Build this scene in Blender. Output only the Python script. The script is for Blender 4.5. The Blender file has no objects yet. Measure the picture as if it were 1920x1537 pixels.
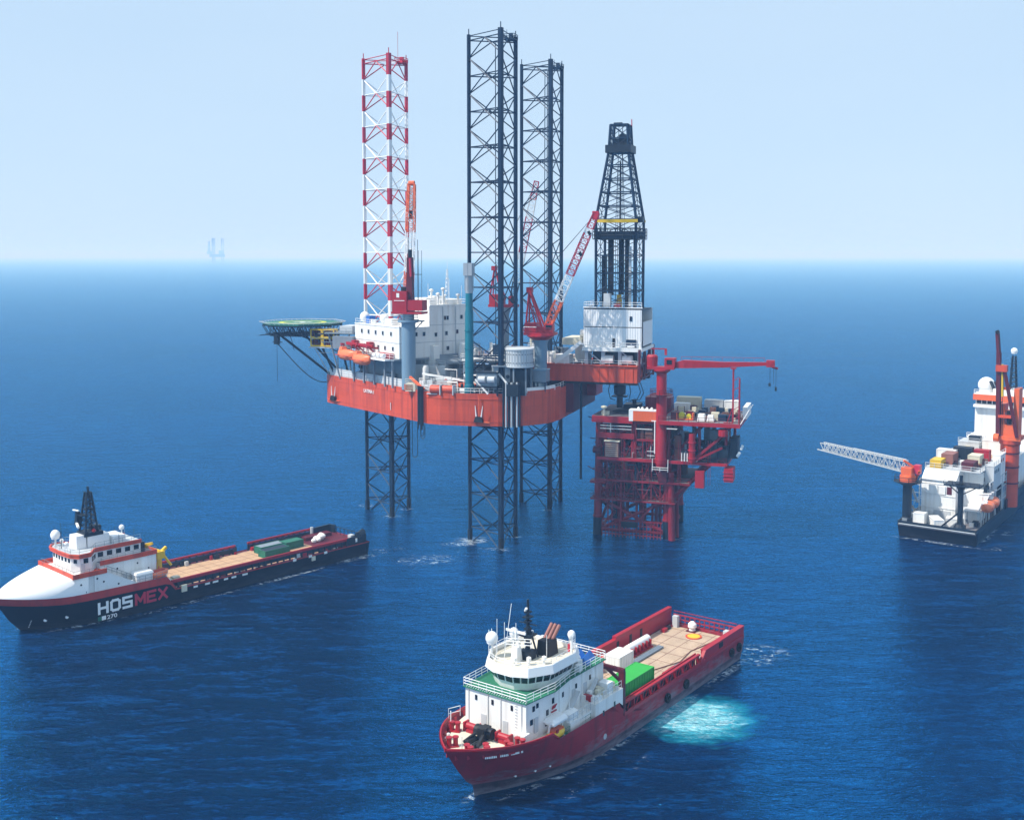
import bpy, bmesh, math, random
from mathutils import Vector, Matrix
R = math.radians
random.seed(7)
S = bpy.context.scene
COL = S.collection

# ---------------------------------------------------------------- camera
cd = bpy.data.cameras.new("camera"); cam = bpy.data.objects.new("camera", cd); COL.objects.link(cam)
cam.location = (0, 0, 66); cam.rotation_euler = (R(86), 0, 0)
cd.sensor_width = 36; cd.lens = 2050 / 1920 * 36; cd.shift_y = -(768.5 - 621.35) / 1920
cd.clip_start = 1; cd.clip_end = 80000
S.camera = cam

# ---------------------------------------------------------------- sky, sun, exposure
SUN_EL, SUN_AZ = 52, 250          # compass azimuth of the sun (0 = +Y, 90 = +X)
w = bpy.data.worlds.new("World"); S.world = w; w.use_nodes = True
nt = w.node_tree; bg = nt.nodes["Background"]
sky = nt.nodes.new("ShaderNodeTexSky"); sky.sky_type = 'NISHITA'; sky.sun_disc = False
sky.sun_elevation = R(SUN_EL); sky.sun_rotation = R(SUN_AZ)
sky.air_density = 1.0; sky.dust_density = 0.3; sky.ozone_density = 3.0
veil = nt.nodes.new("ShaderNodeMix"); veil.data_type = 'RGBA'      # humid summer air overhead: most of the sky's colour is pale haze
veil.inputs["Factor"].default_value = .90; veil.inputs["B"].default_value = (3.85, 5.2, 6.6, 1)
vn = nt.nodes.new("ShaderNodeTexNoise"); vn.inputs["Scale"].default_value = 2.2; vn.inputs["Detail"].default_value = 4; vt = nt.nodes.new("ShaderNodeTexCoord"); vm = nt.nodes.new("ShaderNodeMapping"); vm.inputs["Scale"].default_value = (1, 1, 4)
vr = nt.nodes.new("ShaderNodeMix"); vr.data_type = 'RGBA'; vr.inputs["A"].default_value = (3.6, 4.95, 6.45, 1); vr.inputs["B"].default_value = (4.15, 5.35, 6.65, 1)
nt.links.new(vt.outputs["Generated"], vm.inputs["Vector"]); nt.links.new(vm.outputs[0], vn.inputs["Vector"]); nt.links.new(vn.outputs["Fac"], vr.inputs["Factor"]); nt.links.new(vr.outputs["Result"], veil.inputs["B"])
nt.links.new(sky.outputs[0], veil.inputs["A"]); nt.links.new(veil.outputs["Result"], bg.inputs[0]); bg.inputs[1].default_value = 0.10
sl = bpy.data.lights.new("sun", 'SUN'); sun = bpy.data.objects.new("sun", sl); COL.objects.link(sun)
sl.energy = 3.6; sl.angle = R(0.8); sl.color = (1.0, 0.96, 0.90)
a, e = R(SUN_AZ), R(SUN_EL)
sdir = Vector((math.sin(a) * math.cos(e), math.cos(a) * math.cos(e), math.sin(e)))
sun.rotation_euler = sdir.to_track_quat('Z', 'Y').to_euler(); sun.location = sdir * 3000
S.view_settings.view_transform = 'Standard'; S.view_settings.look = 'None'
S.view_settings.exposure = 0.6; S.view_settings.gamma = 1
S.cycles.max_bounces = 6; S.cycles.volume_bounces = 1; S.cycles.diffuse_bounces = 3
S.cycles.transparent_max_bounces = 4; S.cycles.use_denoising = True

# ---------------------------------------------------------------- materials
MATS = {}
def mat(name, col, rough=0.55, var=0.18, scale=0.35, metal=0.0, rust=0.0, streak=0.0, rustcol=(0.22, 0.075, 0.03), bump=0.0, spec=0.4, grime=None, plates=0.0):
    """painted steel: broad tone drift, optional rust blotches and vertical run-down streaks (object space)"""
    m = bpy.data.materials.new(name); m.use_nodes = True; t = m.node_tree; N, Lk = t.nodes, t.links
    b = N["Principled BSDF"]; b.inputs["Roughness"].default_value = rough; b.inputs["Metallic"].default_value = metal
    b.inputs["Specular IOR Level"].default_value = spec
    tc = N.new("ShaderNodeTexCoord")
    n1 = N.new("ShaderNodeTexNoise"); n1.inputs["Scale"].default_value = scale; n1.inputs["Detail"].default_value = 5
    Lk.new(tc.outputs["Object"], n1.inputs["Vector"])
    mx = N.new("ShaderNodeMix"); mx.data_type = 'RGBA'
    mx.inputs["A"].default_value = (*[c * (1 - var) for c in col], 1); mx.inputs["B"].default_value = (*[min(c * (1 + var), .9) for c in col], 1)
    Lk.new(n1.outputs["Fac"], mx.inputs["Factor"]); out = mx.outputs["Result"]
    def blend(src, fac, c):
        q = N.new("ShaderNodeMix"); q.data_type = 'RGBA'; Lk.new(fac, q.inputs["Factor"]); Lk.new(src, q.inputs["A"]); q.inputs["B"].default_value = (*c, 1)
        return q.outputs["Result"]
    def ramp(src, lo, hi, amt):
        r = N.new("ShaderNodeMapRange"); r.inputs["From Min"].default_value = lo; r.inputs["From Max"].default_value = hi; r.inputs["To Max"].default_value = amt
        Lk.new(src, r.inputs["Value"]); return r.outputs["Result"]
    if rust > 0:
        n2 = N.new("ShaderNodeTexNoise"); n2.inputs["Scale"].default_value = scale * 3.1; n2.inputs["Detail"].default_value = 8; n2.inputs["Roughness"].default_value = .7
        Lk.new(tc.outputs["Object"], n2.inputs["Vector"]); out = blend(out, ramp(n2.outputs["Fac"], .55, .72, rust), rustcol)
    if streak > 0:
        mp = N.new("ShaderNodeMapping"); mp.inputs["Scale"].default_value = (1.3, 1.3, .09); Lk.new(tc.outputs["Object"], mp.inputs["Vector"])
        n3 = N.new("ShaderNodeTexNoise"); n3.inputs["Scale"].default_value = .8; n3.inputs["Detail"].default_value = 6
        Lk.new(mp.outputs[0], n3.inputs["Vector"]); out = blend(out, ramp(n3.outputs["Fac"], .48, .70, streak), rustcol)
    if plates > 0:                                                   # welded shell plates: slightly different tones and a fine seam
        mp = N.new("ShaderNodeMapping"); mp.inputs["Rotation"].default_value = (R(90), 0, 0); Lk.new(tc.outputs["Object"], mp.inputs["Vector"])
        bk = N.new("ShaderNodeTexBrick"); bk.inputs["Scale"].default_value = 1; bk.inputs["Brick Width"].default_value = 5.2; bk.inputs["Row Height"].default_value = 1.7; bk.inputs["Mortar Size"].default_value = .035
        bk.inputs["Color1"].default_value = (0, 0, 0, 1); bk.inputs["Color2"].default_value = (.55, .55, .55, 1); bk.inputs["Mortar"].default_value = (1, 1, 1, 1); Lk.new(mp.outputs[0], bk.inputs["Vector"])
        fm = N.new("ShaderNodeMath"); fm.operation = 'MULTIPLY'; fm.inputs[1].default_value = plates; Lk.new(bk.outputs["Color"], fm.inputs[0]); out = blend(out, fm.outputs[0], [c * .45 for c in col])
    if grime:                                                        # (height it fades out at, colour, amount): salt, fender scrapes and weed above the waterline
        zt, gc, am = grime
        sx = N.new("ShaderNodeSeparateXYZ"); Lk.new(tc.outputs["Object"], sx.inputs[0])
        mp = N.new("ShaderNodeMapping"); mp.inputs["Scale"].default_value = (.22, .22, .9); Lk.new(tc.outputs["Object"], mp.inputs["Vector"])
        n4 = N.new("ShaderNodeTexNoise"); n4.inputs["Scale"].default_value = 1.4; n4.inputs["Detail"].default_value = 9; n4.inputs["Roughness"].default_value = .72; Lk.new(mp.outputs[0], n4.inputs["Vector"])
        hz = ramp(sx.outputs["Z"], zt, 0, .34); ad = N.new("ShaderNodeMath"); Lk.new(hz, ad.inputs[0]); Lk.new(n4.outputs["Fac"], ad.inputs[1])
        out = blend(out, ramp(ad.outputs[0], .60, .82, am), gc)
    Lk.new(out, b.inputs["Base Color"])
    if bump > 0:
        bp = N.new("ShaderNodeBump"); bp.inputs["Strength"].default_value = bump; bp.inputs["Distance"].default_value = .05
        Lk.new(n1.outputs["Fac"], bp.inputs["Height"]); Lk.new(bp.outputs[0], b.inputs["Normal"])
    MATS[name] = m; return m
# ---------------------------------------------------------------- the sea
def sea_material():
    m = bpy.data.materials.new("sea_water"); m.use_nodes = True; t = m.node_tree; N, Lk = t.nodes, t.links
    b = N["Principled BSDF"]
    tc = N.new("ShaderNodeTexCoord")
    def noise(sx, sy, rot, detail=3, rough=.5, dist=0.0):
        mp = N.new("ShaderNodeMapping"); mp.inputs["Scale"].default_value = (sx, sy, 1); mp.inputs["Rotation"].default_value = (0, 0, R(rot))
        Lk.new(tc.outputs["Object"], mp.inputs["Vector"])
        n = N.new("ShaderNodeTexNoise"); n.inputs["Scale"].default_value = 1; n.inputs["Detail"].default_value = detail
        n.inputs["Roughness"].default_value = rough; n.inputs["Distortion"].default_value = dist
        Lk.new(mp.outputs[0], n.inputs["Vector"]); return n.outputs["Fac"]
    def math_(op, a, c):
        q = N.new("ShaderNodeMath"); q.operation = op
        for i, v in enumerate((a, c)):
            if hasattr(v, "is_linked"): Lk.new(v, q.inputs[i])
            else: q.inputs[i].default_value = v
        return q.outputs[0]
    def rng(v, lo, hi, a=0.0, c=1.0, smooth=True):
        r = N.new("ShaderNodeMapRange"); r.interpolation_type = 'SMOOTHSTEP' if smooth else 'LINEAR'
        for k, x in zip(("From Min", "From Max", "To Min", "To Max"), (lo, hi, a, c)): r.inputs[k].default_value = x
        Lk.new(v, r.inputs["Value"]); return r.outputs["Result"]
    def mix(fac, A, B):
        q = N.new("ShaderNodeMix"); q.data_type = 'RGBA'; Lk.new(fac, q.inputs["Factor"])
        for k, v in (("A", A), ("B", B)):
            if isinstance(v, tuple): q.inputs[k].default_value = (*v, 1)
            else: Lk.new(v, q.inputs[k])
        return q.outputs["Result"]
    # waves: long swell, wind sea, chop and ripples
    swell = noise(.022, .06, -16, 2); sea = noise(.10, .34, -20, 4, .55, .5); chop = noise(.42, 1.25, -17, 4, .62, .6); rip = noise(1.0, 2.7, -12, 3, .6, .4)
    hgt = math_('ADD', math_('MULTIPLY', swell, 1.6), math_('ADD', math_('MULTIPLY', sea, 1.5), math_('ADD', math_('MULTIPLY', chop, .80), math_('MULTIPLY', rip, .26))))
    bp = N.new("ShaderNodeBump"); bp.inputs["Strength"].default_value = 1.0; bp.inputs["Distance"].default_value = 1.0
    Lk.new(hgt, bp.inputs["Height"])
    # water colour: patchy deep blue
    patch = noise(.007, .013, 24, 4, .6, .8)
    col = mix(rng(patch, .38, .62), (.0001, .005, .028), (.0002, .013, .062))
    crest = math_('ADD', math_('MULTIPLY', sea, .42), math_('ADD', math_('MULTIPLY', chop, .36), math_('MULTIPLY', rip, .22)))     # light through thin crests painted into the water colour, troughs painted darker
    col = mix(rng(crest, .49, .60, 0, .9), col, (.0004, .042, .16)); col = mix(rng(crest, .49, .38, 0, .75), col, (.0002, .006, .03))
    # wind-roughened patches
    b.inputs["Roughness"].default_value = .9; b.inputs["Specular IOR Level"].default_value = 0
    xyz = N.new("ShaderNodeSeparateXYZ"); Lk.new(tc.outputs["Object"], xyz.inputs[0])
    fine = noise(.5, .9, 20, 8, .72, 1.2); swirl = noise(.30, .34, 10, 7, .66, 2.2); mid = noise(.14, .2, 0, 5, .6, 1.0)
    def blob(cx, cy, rx, ry, rot):
        ca, sa = math.cos(R(rot)), math.sin(R(rot))
        dx = math_('SUBTRACT', xyz.outputs[0], cx); dy = math_('SUBTRACT', xyz.outputs[1], cy)
        u = math_('DIVIDE', math_('ADD', math_('MULTIPLY', dx, ca), math_('MULTIPLY', dy, sa)), rx)
        v = math_('DIVIDE', math_('SUBTRACT', math_('MULTIPLY', dy, ca), math_('MULTIPLY', dx, sa)), ry)
        d = math_('SQRT', math_('ADD', math_('MULTIPLY', u, u), math_('MULTIPLY', v, v)), 0.0)
        return math_('ADD', d, math_('MULTIPLY', math_('SUBTRACT', mid, .5), .9))
    # aerated turquoise water thrown up by the thruster, and white foam
    WASH = [(26.3, 152.4, 7.8, 7.6, 30)]
    for (cx, cy, rx, ry, rot) in WASH:
        d = blob(cx, cy, rx, ry, rot)
        col = mix(rng(d, 1.3, .6, 0, .95), col, (.012, .36, .47))
        col = mix(math_('MULTIPLY', rng(d, 1.0, .35), rng(swirl, .36, .64, .15, .85)), col, (.42, .80, .84)); col = mix(math_('MULTIPLY', rng(d, 1.05, .55), rng(fine, .50, .64, 0, .6)), col, (.75, .86, .88))
    FOAM = [(-38.3, 285, 2.6, 1.6, 0, .54), (-30.3, 273.2, 3.0, 2.0, 0, .53), (-27.5, 281, 2, 1.2, 0, .50), (-2.8, 241.8, 3.4, 2.2, 0, .54), (-9.0, 250, 4.6, 3.4, 0, .50), (.6, 253, 2, 1.2, 0, .5), (9, 280, 2, 1.2, 0, .5), (36.4, 251, 3, 1.5, -18, .5),
            (-4.6, 129.6, 2.2, .8, 50, .52), (3.6, 132.6, 8, .7, 37, .53), (13.5, 142.5, 9, .8, 51, .53), (24, 155.5, 9, .8, 53, .53), (34, 169, 8, .9, 53, .50),
            (-86.4, 190, 2.4, .9, 47, .52), (-76, 191.8, 9, .8, 36, .52), (-62, 203.6, 12, .8, 47, .54), (-46, 221, 12, .9, 47, .52), (-35, 234, 6, 1.6, 47, .50),
            (97.9, 247.6, 11, 1.0, -36, .52), (112, 253, 10, .9, 54, .53), (-15, 228, 38, 20, 10, .665), (15, 238, 40, 16, 0, .68), (70, 220, 60, 30, 0, .72), (-50, 150, 70, 45, 0, .725), (60, 150, 50, 35, 0, .715), (-60, 330, 90, 60, 0, .73), (110, 330, 80, 60, 0, .73),
            (41.0, 177.0, 6, 5, 30, .55), (-12, 246.5, 4.5, 2.2, 0, .5), (-18, 233.5, 7, 4, 20, .55), (-13, 236, 16, 6, 10, .62), (-35, 235, 7, 2.6, 35, .53), (-29, 241, 6, 2.4, 20, .58), (-23, 233, 4, 2, 15, .57),
            (31, 254, 14, 2.2, -18, .60), (21, 256, 2.2, 1.5, 0, .52), (110, 243, 5, 1.5, 50, .60), (118, 256, 3.5, 1.6, 50, .54),
            (8, 118, 14, 4, 20, .70), (48, 172, 9, 5, 30, .68), (-60, 203, 12, 2.2, 40, .66), (10, 133, 12, 1.6, 40, .60)]
    for (cx, cy, rx, ry, rot, thr) in FOAM:
        d = blob(cx, cy, rx, ry, rot)
        col = mix(math_('MULTIPLY', rng(d, 1.1, .4), rng(fine, thr - .03, thr + .07, 0, .85)), col, (.62, .72, .78))
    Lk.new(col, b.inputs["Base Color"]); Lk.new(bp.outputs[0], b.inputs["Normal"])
    gl = N.new("ShaderNodeBsdfGlossy"); gl.inputs["Roughness"].default_value = .07; gl.inputs["Color"].default_value = (.06, .47, .95, 1)
    fr = N.new("ShaderNodeFresnel"); fr.inputs["IOR"].default_value = 1.333
    fl = N.new("ShaderNodeFresnel"); fl.inputs["IOR"].default_value = 1.333        # at a grazing angle water mirrors the pale sky more neutrally
    Lk.new(mix(fl.outputs[0], (.01, .35, .82), (.31, .71, .97)), gl.inputs["Color"])
    for n in (gl, fr): Lk.new(bp.outputs[0], n.inputs["Normal"])
    ms = N.new("ShaderNodeMixShader"); Lk.new(math_('MULTIPLY', fr.outputs[0], 1.7), ms.inputs[0])
    Lk.new(b.outputs[0], ms.inputs[1]); Lk.new(gl.outputs[0], ms.inputs[2]); Lk.new(ms.outputs[0], N["Material Output"].inputs["Surface"])
    return m
def build_sea():
    bm = bmesh.new()
    bmesh.ops.create_grid(bm, x_segments=8, y_segments=8, size=30000)
    me = bpy.data.meshes.new("sea"); bm.to_mesh(me); bm.free()
    o = bpy.data.objects.new("sea", me); COL.objects.link(o); o.location = (0, 0, 0); o["kind"] = "structure"
    me.materials.append(sea_material())
build_sea()
def build_haze():
    bm = bmesh.new(); bmesh.ops.create_cube(bm, size=1)
    me = bpy.data.meshes.new("haze"); bm.to_mesh(me); bm.free()
    o = bpy.data.objects.new("haze", me); COL.objects.link(o); o.scale = (60400, 60400, 136); o.location = (0, 0, 67); o["kind"] = "stuff"
    m = bpy.data.materials.new("haze_air"); m.use_nodes = True; t = m.node_tree; t.nodes.remove(t.nodes["Principled BSDF"])
    v = t.nodes.new("ShaderNodeVolumePrincipled"); v.inputs["Color"].default_value = (.34, .61, 1, 1); v.inputs["Absorption Color"].default_value = (.88, .84, .94, 1); v.inputs["Density"].default_value = HAZE
    v.inputs["Anisotropy"].default_value = 0.0
    t.links.new(v.outputs[0], t.nodes["Material Output"].inputs["Volume"]); me.materials.append(m)
HAZE = 0.00032
build_haze()
# ---------------------------------------------------------------- mesh helpers
V = Vector
class B:
    """collects shapes, then links them as ONE mesh object"""
    def __init__(s): s.v, s.f, s.fm, s.m, s.M, s.fp, s.p = [], [], [], 0, Matrix(), [], 0
    def piece(s): s.p += 1; return s
    def add(s, vs, fs):
        k = len(s.v); s.v += [s.M @ V(p) for p in vs]
        for f in fs: s.f.append([i + k for i in f]); s.fm.append(s.m); s.fp.append(s.p)
        return s
    def box(s, x0, x1, y0, y1, z0, z1, t=(0, 0)):
        """axis box; t = taper (inset of the top in x, y)"""
        if x0 > x1: x0, x1 = x1, x0
        if y0 > y1: y0, y1 = y1, y0
        a, c = t
        vs = [(x0, y0, z0), (x1, y0, z0), (x1, y1, z0), (x0, y1, z0), (x0 + a, y0 + c, z1), (x1 - a, y0 + c, z1), (x1 - a, y1 - c, z1), (x0 + a, y1 - c, z1)]
        return s.add(vs, [(3, 2, 1, 0), (4, 5, 6, 7), (0, 1, 5, 4), (1, 2, 6, 5), (2, 3, 7, 6), (3, 0, 4, 7)])
    def bar(s, p, q, w=.2, h=None):
        """rectangular beam from p to q"""
        p, q = V(p), V(q); d = (q - p).normalized(); h = h or w
        a = d.cross(V((0, 0, 1))); a = V((1, 0, 0)) if a.length < 1e-3 else a.normalized(); c = a.cross(d)
        vs = [e + a * (i * w / 2) + c * (j * h / 2) for e in (p, q) for i, j in ((-1, -1), (1, -1), (1, 1), (-1, 1))]
        return s.add(vs, [(3, 2, 1, 0), (4, 5, 6, 7), (0, 1, 5, 4), (1, 2, 6, 5), (2, 3, 7, 6), (3, 0, 4, 7)])
    def tube(s, p, q, r, r2=None, n=6, cap=True):
        p, q = V(p), V(q); r2 = r if r2 is None else r2
        d = (q - p)
        if d.length < 1e-6: return s
        d.normalize(); a = d.cross(V((0, 0, 1))); a = V((1, 0, 0)) if a.length < 1e-3 else a.normalized(); c = a.cross(d)
        vs = [e + (a * math.cos(2 * math.pi * i / n) + c * math.sin(2 * math.pi * i / n)) * rr for e, rr in ((p, r), (q, r2)) for i in range(n)]
        fs = [(i, (i + 1) % n, n + (i + 1) % n, n + i) for i in range(n)]
        if cap: fs += [tuple(range(n))[::-1], tuple(range(n, 2 * n))]
        return s.add(vs, fs)
    def path(s, pts, r, n=6):
        for p, q in zip(pts, pts[1:]): s.tube(p, q, r, n=n)
        return s
    def lathe(s, c, prof, n=20):
        c = V(c); vs, fs = [], []
        for r, z in prof: vs += [(c.x + r * math.cos(2 * math.pi * i / n), c.y + r * math.sin(2 * math.pi * i / n), c.z + z) for i in range(n)]
        for k in range(len(prof) - 1): fs += [(k * n + i, k * n + (i + 1) % n, (k + 1) * n + (i + 1) % n, (k + 1) * n + i) for i in range(n)]
        fs += [tuple(range(n))[::-1], tuple(range((len(prof) - 1) * n, len(prof) * n))]
        return s.add(vs, fs)
    def dome(s, c, r, squash=1.0, n=16, base=.35):
        """radome: a sphere on a short skirt"""
        prof = [(r * .8, -r * base - r * .45), (r * .86, -r * base)] + [(r * math.cos(a) + 1e-3, r * squash * math.sin(a)) for a in [R(-20 + 110 * k / 7) for k in range(8)]]
        return s.lathe(c, prof, n)
    def prism(s, poly, z0, z1, grow=1.0, c=None):
        n = len(poly)
        if c is None: c = (sum(p[0] for p in poly) / n, sum(p[1] for p in poly) / n)
        vs = [(x, y, z0) for x, y in poly] + [(c[0] + (x - c[0]) * grow, c[1] + (y - c[1]) * grow, z1) for x, y in poly]
        fs = [tuple(range(n))[::-1], tuple(range(n, 2 * n))] + [(i, (i + 1) % n, n + (i + 1) % n, n + i) for i in range(n)]
        return s.add(vs, fs)
    def loft(s, rings, closed=True, cap=True):
        n = len(rings[0]); vs = [p for r in rings for p in r]; fs = []
        m = n if closed else n - 1
        for k in range(len(rings) - 1): fs += [(k * n + i, k * n + (i + 1) % n, (k + 1) * n + (i + 1) % n, (k + 1) * n + i) for i in range(m)]
        if cap and closed: fs += [tuple(range(n))[::-1], tuple(range((len(rings) - 1) * n, len(rings) * n))]
        return s.add(vs, fs)
    def wall(s, pts, z0, z1, th):
        """upright plate of real thickness along a polyline; z0 / z1 may be lists"""
        n = len(pts); P_ = [V((p[0], p[1])) for p in pts]; off = []
        for i in range(n):
            d = (P_[min(i + 1, n - 1)] - P_[max(i - 1, 0)]).normalized(); off.append(V((-d.y, d.x)) * th / 2)
        Z0 = z0 if isinstance(z0, (list, tuple)) else [z0] * n; Z1 = z1 if isinstance(z1, (list, tuple)) else [z1] * n
        rings = [[(*(P_[i] + off[i]), Z0[i]), (*(P_[i] - off[i]), Z0[i]), (*(P_[i] - off[i]), Z1[i]), (*(P_[i] + off[i]), Z1[i])] for i in range(n)]
        return s.loft(rings)
    def rail(s, pts, h=1.1, r=.05, gap=2.2, bars=2):
        for p, q in zip(pts, pts[1:]):
            p, q = V(p), V(q); L = (q - p).length; k = max(1, int(round(L / gap)))
            for i in range(k + 1): a = p.lerp(q, i / k); s.tube(a, a + V((0, 0, h)), r, n=4)
            for j in range(bars): z = V((0, 0, h * (j + 1) / bars)); s.tube(p + z, q + z, r, n=4)
        return s
    def build_each(s, name, mats, parent=None, smooth=False):
        """one object per piece"""
        out = []
        for p in sorted(set(s.fp)):
            q = B(); ix = {}
            for f, m, k in zip(s.f, s.fm, s.fp):
                if k != p: continue
                for i in f:
                    if i not in ix: ix[i] = len(q.v); q.v.append(s.v[i])
                q.f.append([ix[i] for i in f]); q.fm.append(m)
            out.append(q.build(name, mats, parent, smooth))
        return out
    def build(s, name, mats, parent=None, smooth=False):
        me = bpy.data.meshes.new(name); me.from_pydata([tuple(p) for p in s.v], [], s.f)
        mats = mats if isinstance(mats, (list, tuple)) else [mats]
        for m in mats: me.materials.append(MATS[m])
        me.polygons.foreach_set("material_index", s.fm)
        bm = bmesh.new(); bm.from_mesh(me); bmesh.ops.recalc_face_normals(bm, faces=bm.faces); bm.to_mesh(me); bm.free()
        if smooth:
            me.polygons.foreach_set("use_smooth", [True] * len(me.polygons)); me.set_sharp_from_angle(angle=R(35))
        o = bpy.data.objects.new(name, me); COL.objects.link(o)
        if parent: o.parent = parent
        return o
def tag(o, label, cat, group=None):
    o["label"] = label; o["category"] = cat
    if group: o["group"] = group
    return o
def thing(name, label, cat, loc=(0, 0, 0), rot=0, group=None):
    o = bpy.data.objects.new(name, None); COL.objects.link(o); o.location = loc; o.rotation_euler = (0, 0, R(rot)); o.empty_display_size = .5
    return tag(o, label, cat, group)
def inst(src, parent, loc, rot=0):
    """another copy of a part: same mesh, same kind"""
    o = src.copy(); COL.objects.link(o); o.parent = parent; o.location = loc; o.rotation_euler = (0, 0, R(rot)); return o
def dup(root, loc, rot, label, group=None):
    r = root.copy(); COL.objects.link(r); r.location = loc; r.rotation_euler = (0, 0, R(rot)); r["label"] = label
    if group: r["group"] = group
    for ch in list(root.children):
        c = ch.copy(); COL.objects.link(c); c.parent = r
        for g in list(ch.children):
            d = g.copy(); COL.objects.link(d); d.parent = c
    return r
def frame(o, rot):
    return Matrix.Translation(V(o)) @ Matrix.Rotation(R(rot), 4, 'Z')
def text(name, s, size, matname, parent, loc, rx, rz, bold=0.0, sx=1.0, align='LEFT'):
    """raised lettering, real geometry a couple of centimetres proud of the plate it stands on"""
    c = bpy.data.curves.new(name, 'FONT'); c.body = s; c.size = size; c.extrude = .03; c.offset = bold; c.align_x = align
    t = bpy.data.objects.new("tmp", c); COL.objects.link(t)
    me = bpy.data.meshes.new_from_object(t.evaluated_get(bpy.context.evaluated_depsgraph_get()))
    bpy.data.objects.remove(t); bpy.data.curves.remove(c)
    me.name = name; me.materials.clear(); me.materials.append(MATS[matname])
    o = bpy.data.objects.new(name, me); COL.objects.link(o); o.parent = parent; o.location = loc; o.rotation_euler = (R(rx), 0, R(rz)); o.scale = (sx, 1, 1); return o

# ---------------------------------------------------------------- paints
mat("orange_red", (.62, .075, .026), .5, .28, .12, rust=.45, streak=.6, rustcol=(.27, .032, .02), plates=.3)
mat("signal_red", (.36, .009, .020), .45, .2, .3, rust=.3, streak=.2, rustcol=(.2, .02, .02))
mat("crimson", (.33, .008, .022), .6, .25, .25, rust=.6, streak=.6, rustcol=(.10, .016, .02), grime=(4.2, (.19, .15, .17), .85), plates=.5)
mat("stripe_red", (.46, .034, .024), .45, .2, .25, rust=.3, streak=.4, rustcol=(.15, .02, .02))
mat("platform_red", (.23, .006, .016), .5, .3, .3, rust=.4, streak=.35, rustcol=(.10, .01, .012))
mat("dark_red", (.095, .005, .013), .55, .3, .4, rust=.4, rustcol=(.05, .012, .012))
mat("navy_steel", (.003, .022, .055), .5, .4, .25, rust=.4, rustcol=(.022, .018, .026))
mat("dark_navy", (.006, .014, .026), .5, .3, .4)
mat("black_hull", (.003, .004, .010), .4, .3, .3, rust=.2, streak=.25, rustcol=(.018, .014, .014), spec=.25, grime=(2.0, (.03, .03, .036), .6), plates=.3)
mat("boot_grey", (.075, .04, .055), .6, .5, .5, rust=.7, streak=.6, rustcol=(.02, .016, .022), grime=(1.6, (.20, .17, .19), .9))
mat("white_paint", (.80, .80, .78), .45, .05, .5, rust=.14, streak=.30, rustcol=(.42, .36, .28))
mat("white_clean", (.82, .82, .81), .4, .03, .5)
mat("pale_grey", (.50, .53, .55), .5, .12, .5, rust=.12, streak=.2, rustcol=(.3, .24, .18))
mat("mid_grey", (.21, .25, .29), .5, .18, .5, streak=.25, rustcol=(.1, .1, .1))
mat("blue_grey", (.17, .27, .36), .45, .1, .4, streak=.25, rustcol=(.28, .34, .38))
mat("deck_grey", (.17, .16, .17), .8, .3, .5, rust=.4, rustcol=(.1, .07, .05))
mat("deck_tan", (.46, .34, .24), .8, .3, .4, rust=.8, rustcol=(.25, .14, .08))
mat("deck_orange", (.50, .32, .19), .8, .25, .5, rust=.5, rustcol=(.33, .19, .10))
mat("deck_cream", (.66, .60, .48), .75, .12, .6, rust=.3, rustcol=(.5, .38, .25))
mat("deck_green", (.02, .16, .085), .7, .2, .6, rust=.15, rustcol=(.03, .09, .06))
mat("heli_green", (.03, .16, .12), .7, .2, .3)
mat("heli_yellow", (.55, .55, .02), .6, .1, .5)
mat("teal", (.006, .15, .20), .45, .25, .25, streak=.3, rustcol=(.02, .1, .13))
mat("yellow", (.72, .46, .02), .5, .15, .6)
mat("orange", (.75, .13, .035), .45, .12, .6)
mat("bright_orange", (.80, .19, .07), .4, .08, .6)
mat("pink_red", (.50, .02, .05), .5, .2, .3, rust=.35, rustcol=(.3, .10, .11))
mat("lime_green", (.030, .36, .05), .6, .18, .5, rust=.3, streak=.25, rustcol=(.06, .3, .06))
mat("container_green", (.015, .14, .085), .55, .2, .6, rust=.2, rustcol=(.05, .09, .06))
mat("container_blue", (.015, .12, .42), .6, .2, .6)
mat("cream", (.62, .58, .45), .6, .1, .6, rust=.2, rustcol=(.4, .28, .16))
mat("black", (.008, .008, .010), .6, .3, .6)
mat("rubber", (.008, .008, .009), .9, .2, .8)
mat("rusty_pipe", (.26, .11, .09), .6, .3, .8, rust=.5)
mat("brown", (.16, .07, .05), .7, .3, .6, rust=.4, rustcol=(.07, .03, .03))
mat("steel", (.38, .40, .42), .4, .1, .8, metal=.3)
def glass_mat():
    m = bpy.data.materials.new("window_glass"); m.use_nodes = True; b = m.node_tree.nodes["Principled BSDF"]
    b.inputs["Base Color"].default_value = (.008, .012, .016, 1); b.inputs["Roughness"].default_value = .06; b.inputs["Specular IOR Level"].default_value = .6
    MATS["glass"] = m
glass_mat()
# ================================================================ the jack-up drilling rig
RO, RA = (-9.0, 271.8, 0), 162.3
rig = thing("jack_up_rig", "three-legged drilling rig with tall lattice legs and an orange hull raised high above the sea", "drilling rig", RO, RA)
BOT, DK = 28.0, 34.8
OUT = [(40.6, 0), (40.3, 2.0), (39.3, 3.4), (1.4, 28.6), (-2, 29.4), (-9, 29.0), (-15, 27.6), (-20.5, 24.8), (-24.3, 20.0), (-25.4, 14), (-25.4, 0)]
OUT = OUT + [(x, -y) for x, y in OUT[::-1][1:-1]]
b = B(); b.prism(OUT, BOT, DK); b.m = 1
for z, g in ((DK - .02, 0),):                                       # deck sheet and coaming
    b.prism([(x * .985, y * .985) for x, y in OUT], DK + .004, DK + .012)
b.m = 0
ring = [(x * .997, y * .997) for x, y in OUT] + [(OUT[0][0] * .997, OUT[0][1])]
b.wall(ring, DK + .01, DK + .45, .18)
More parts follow.
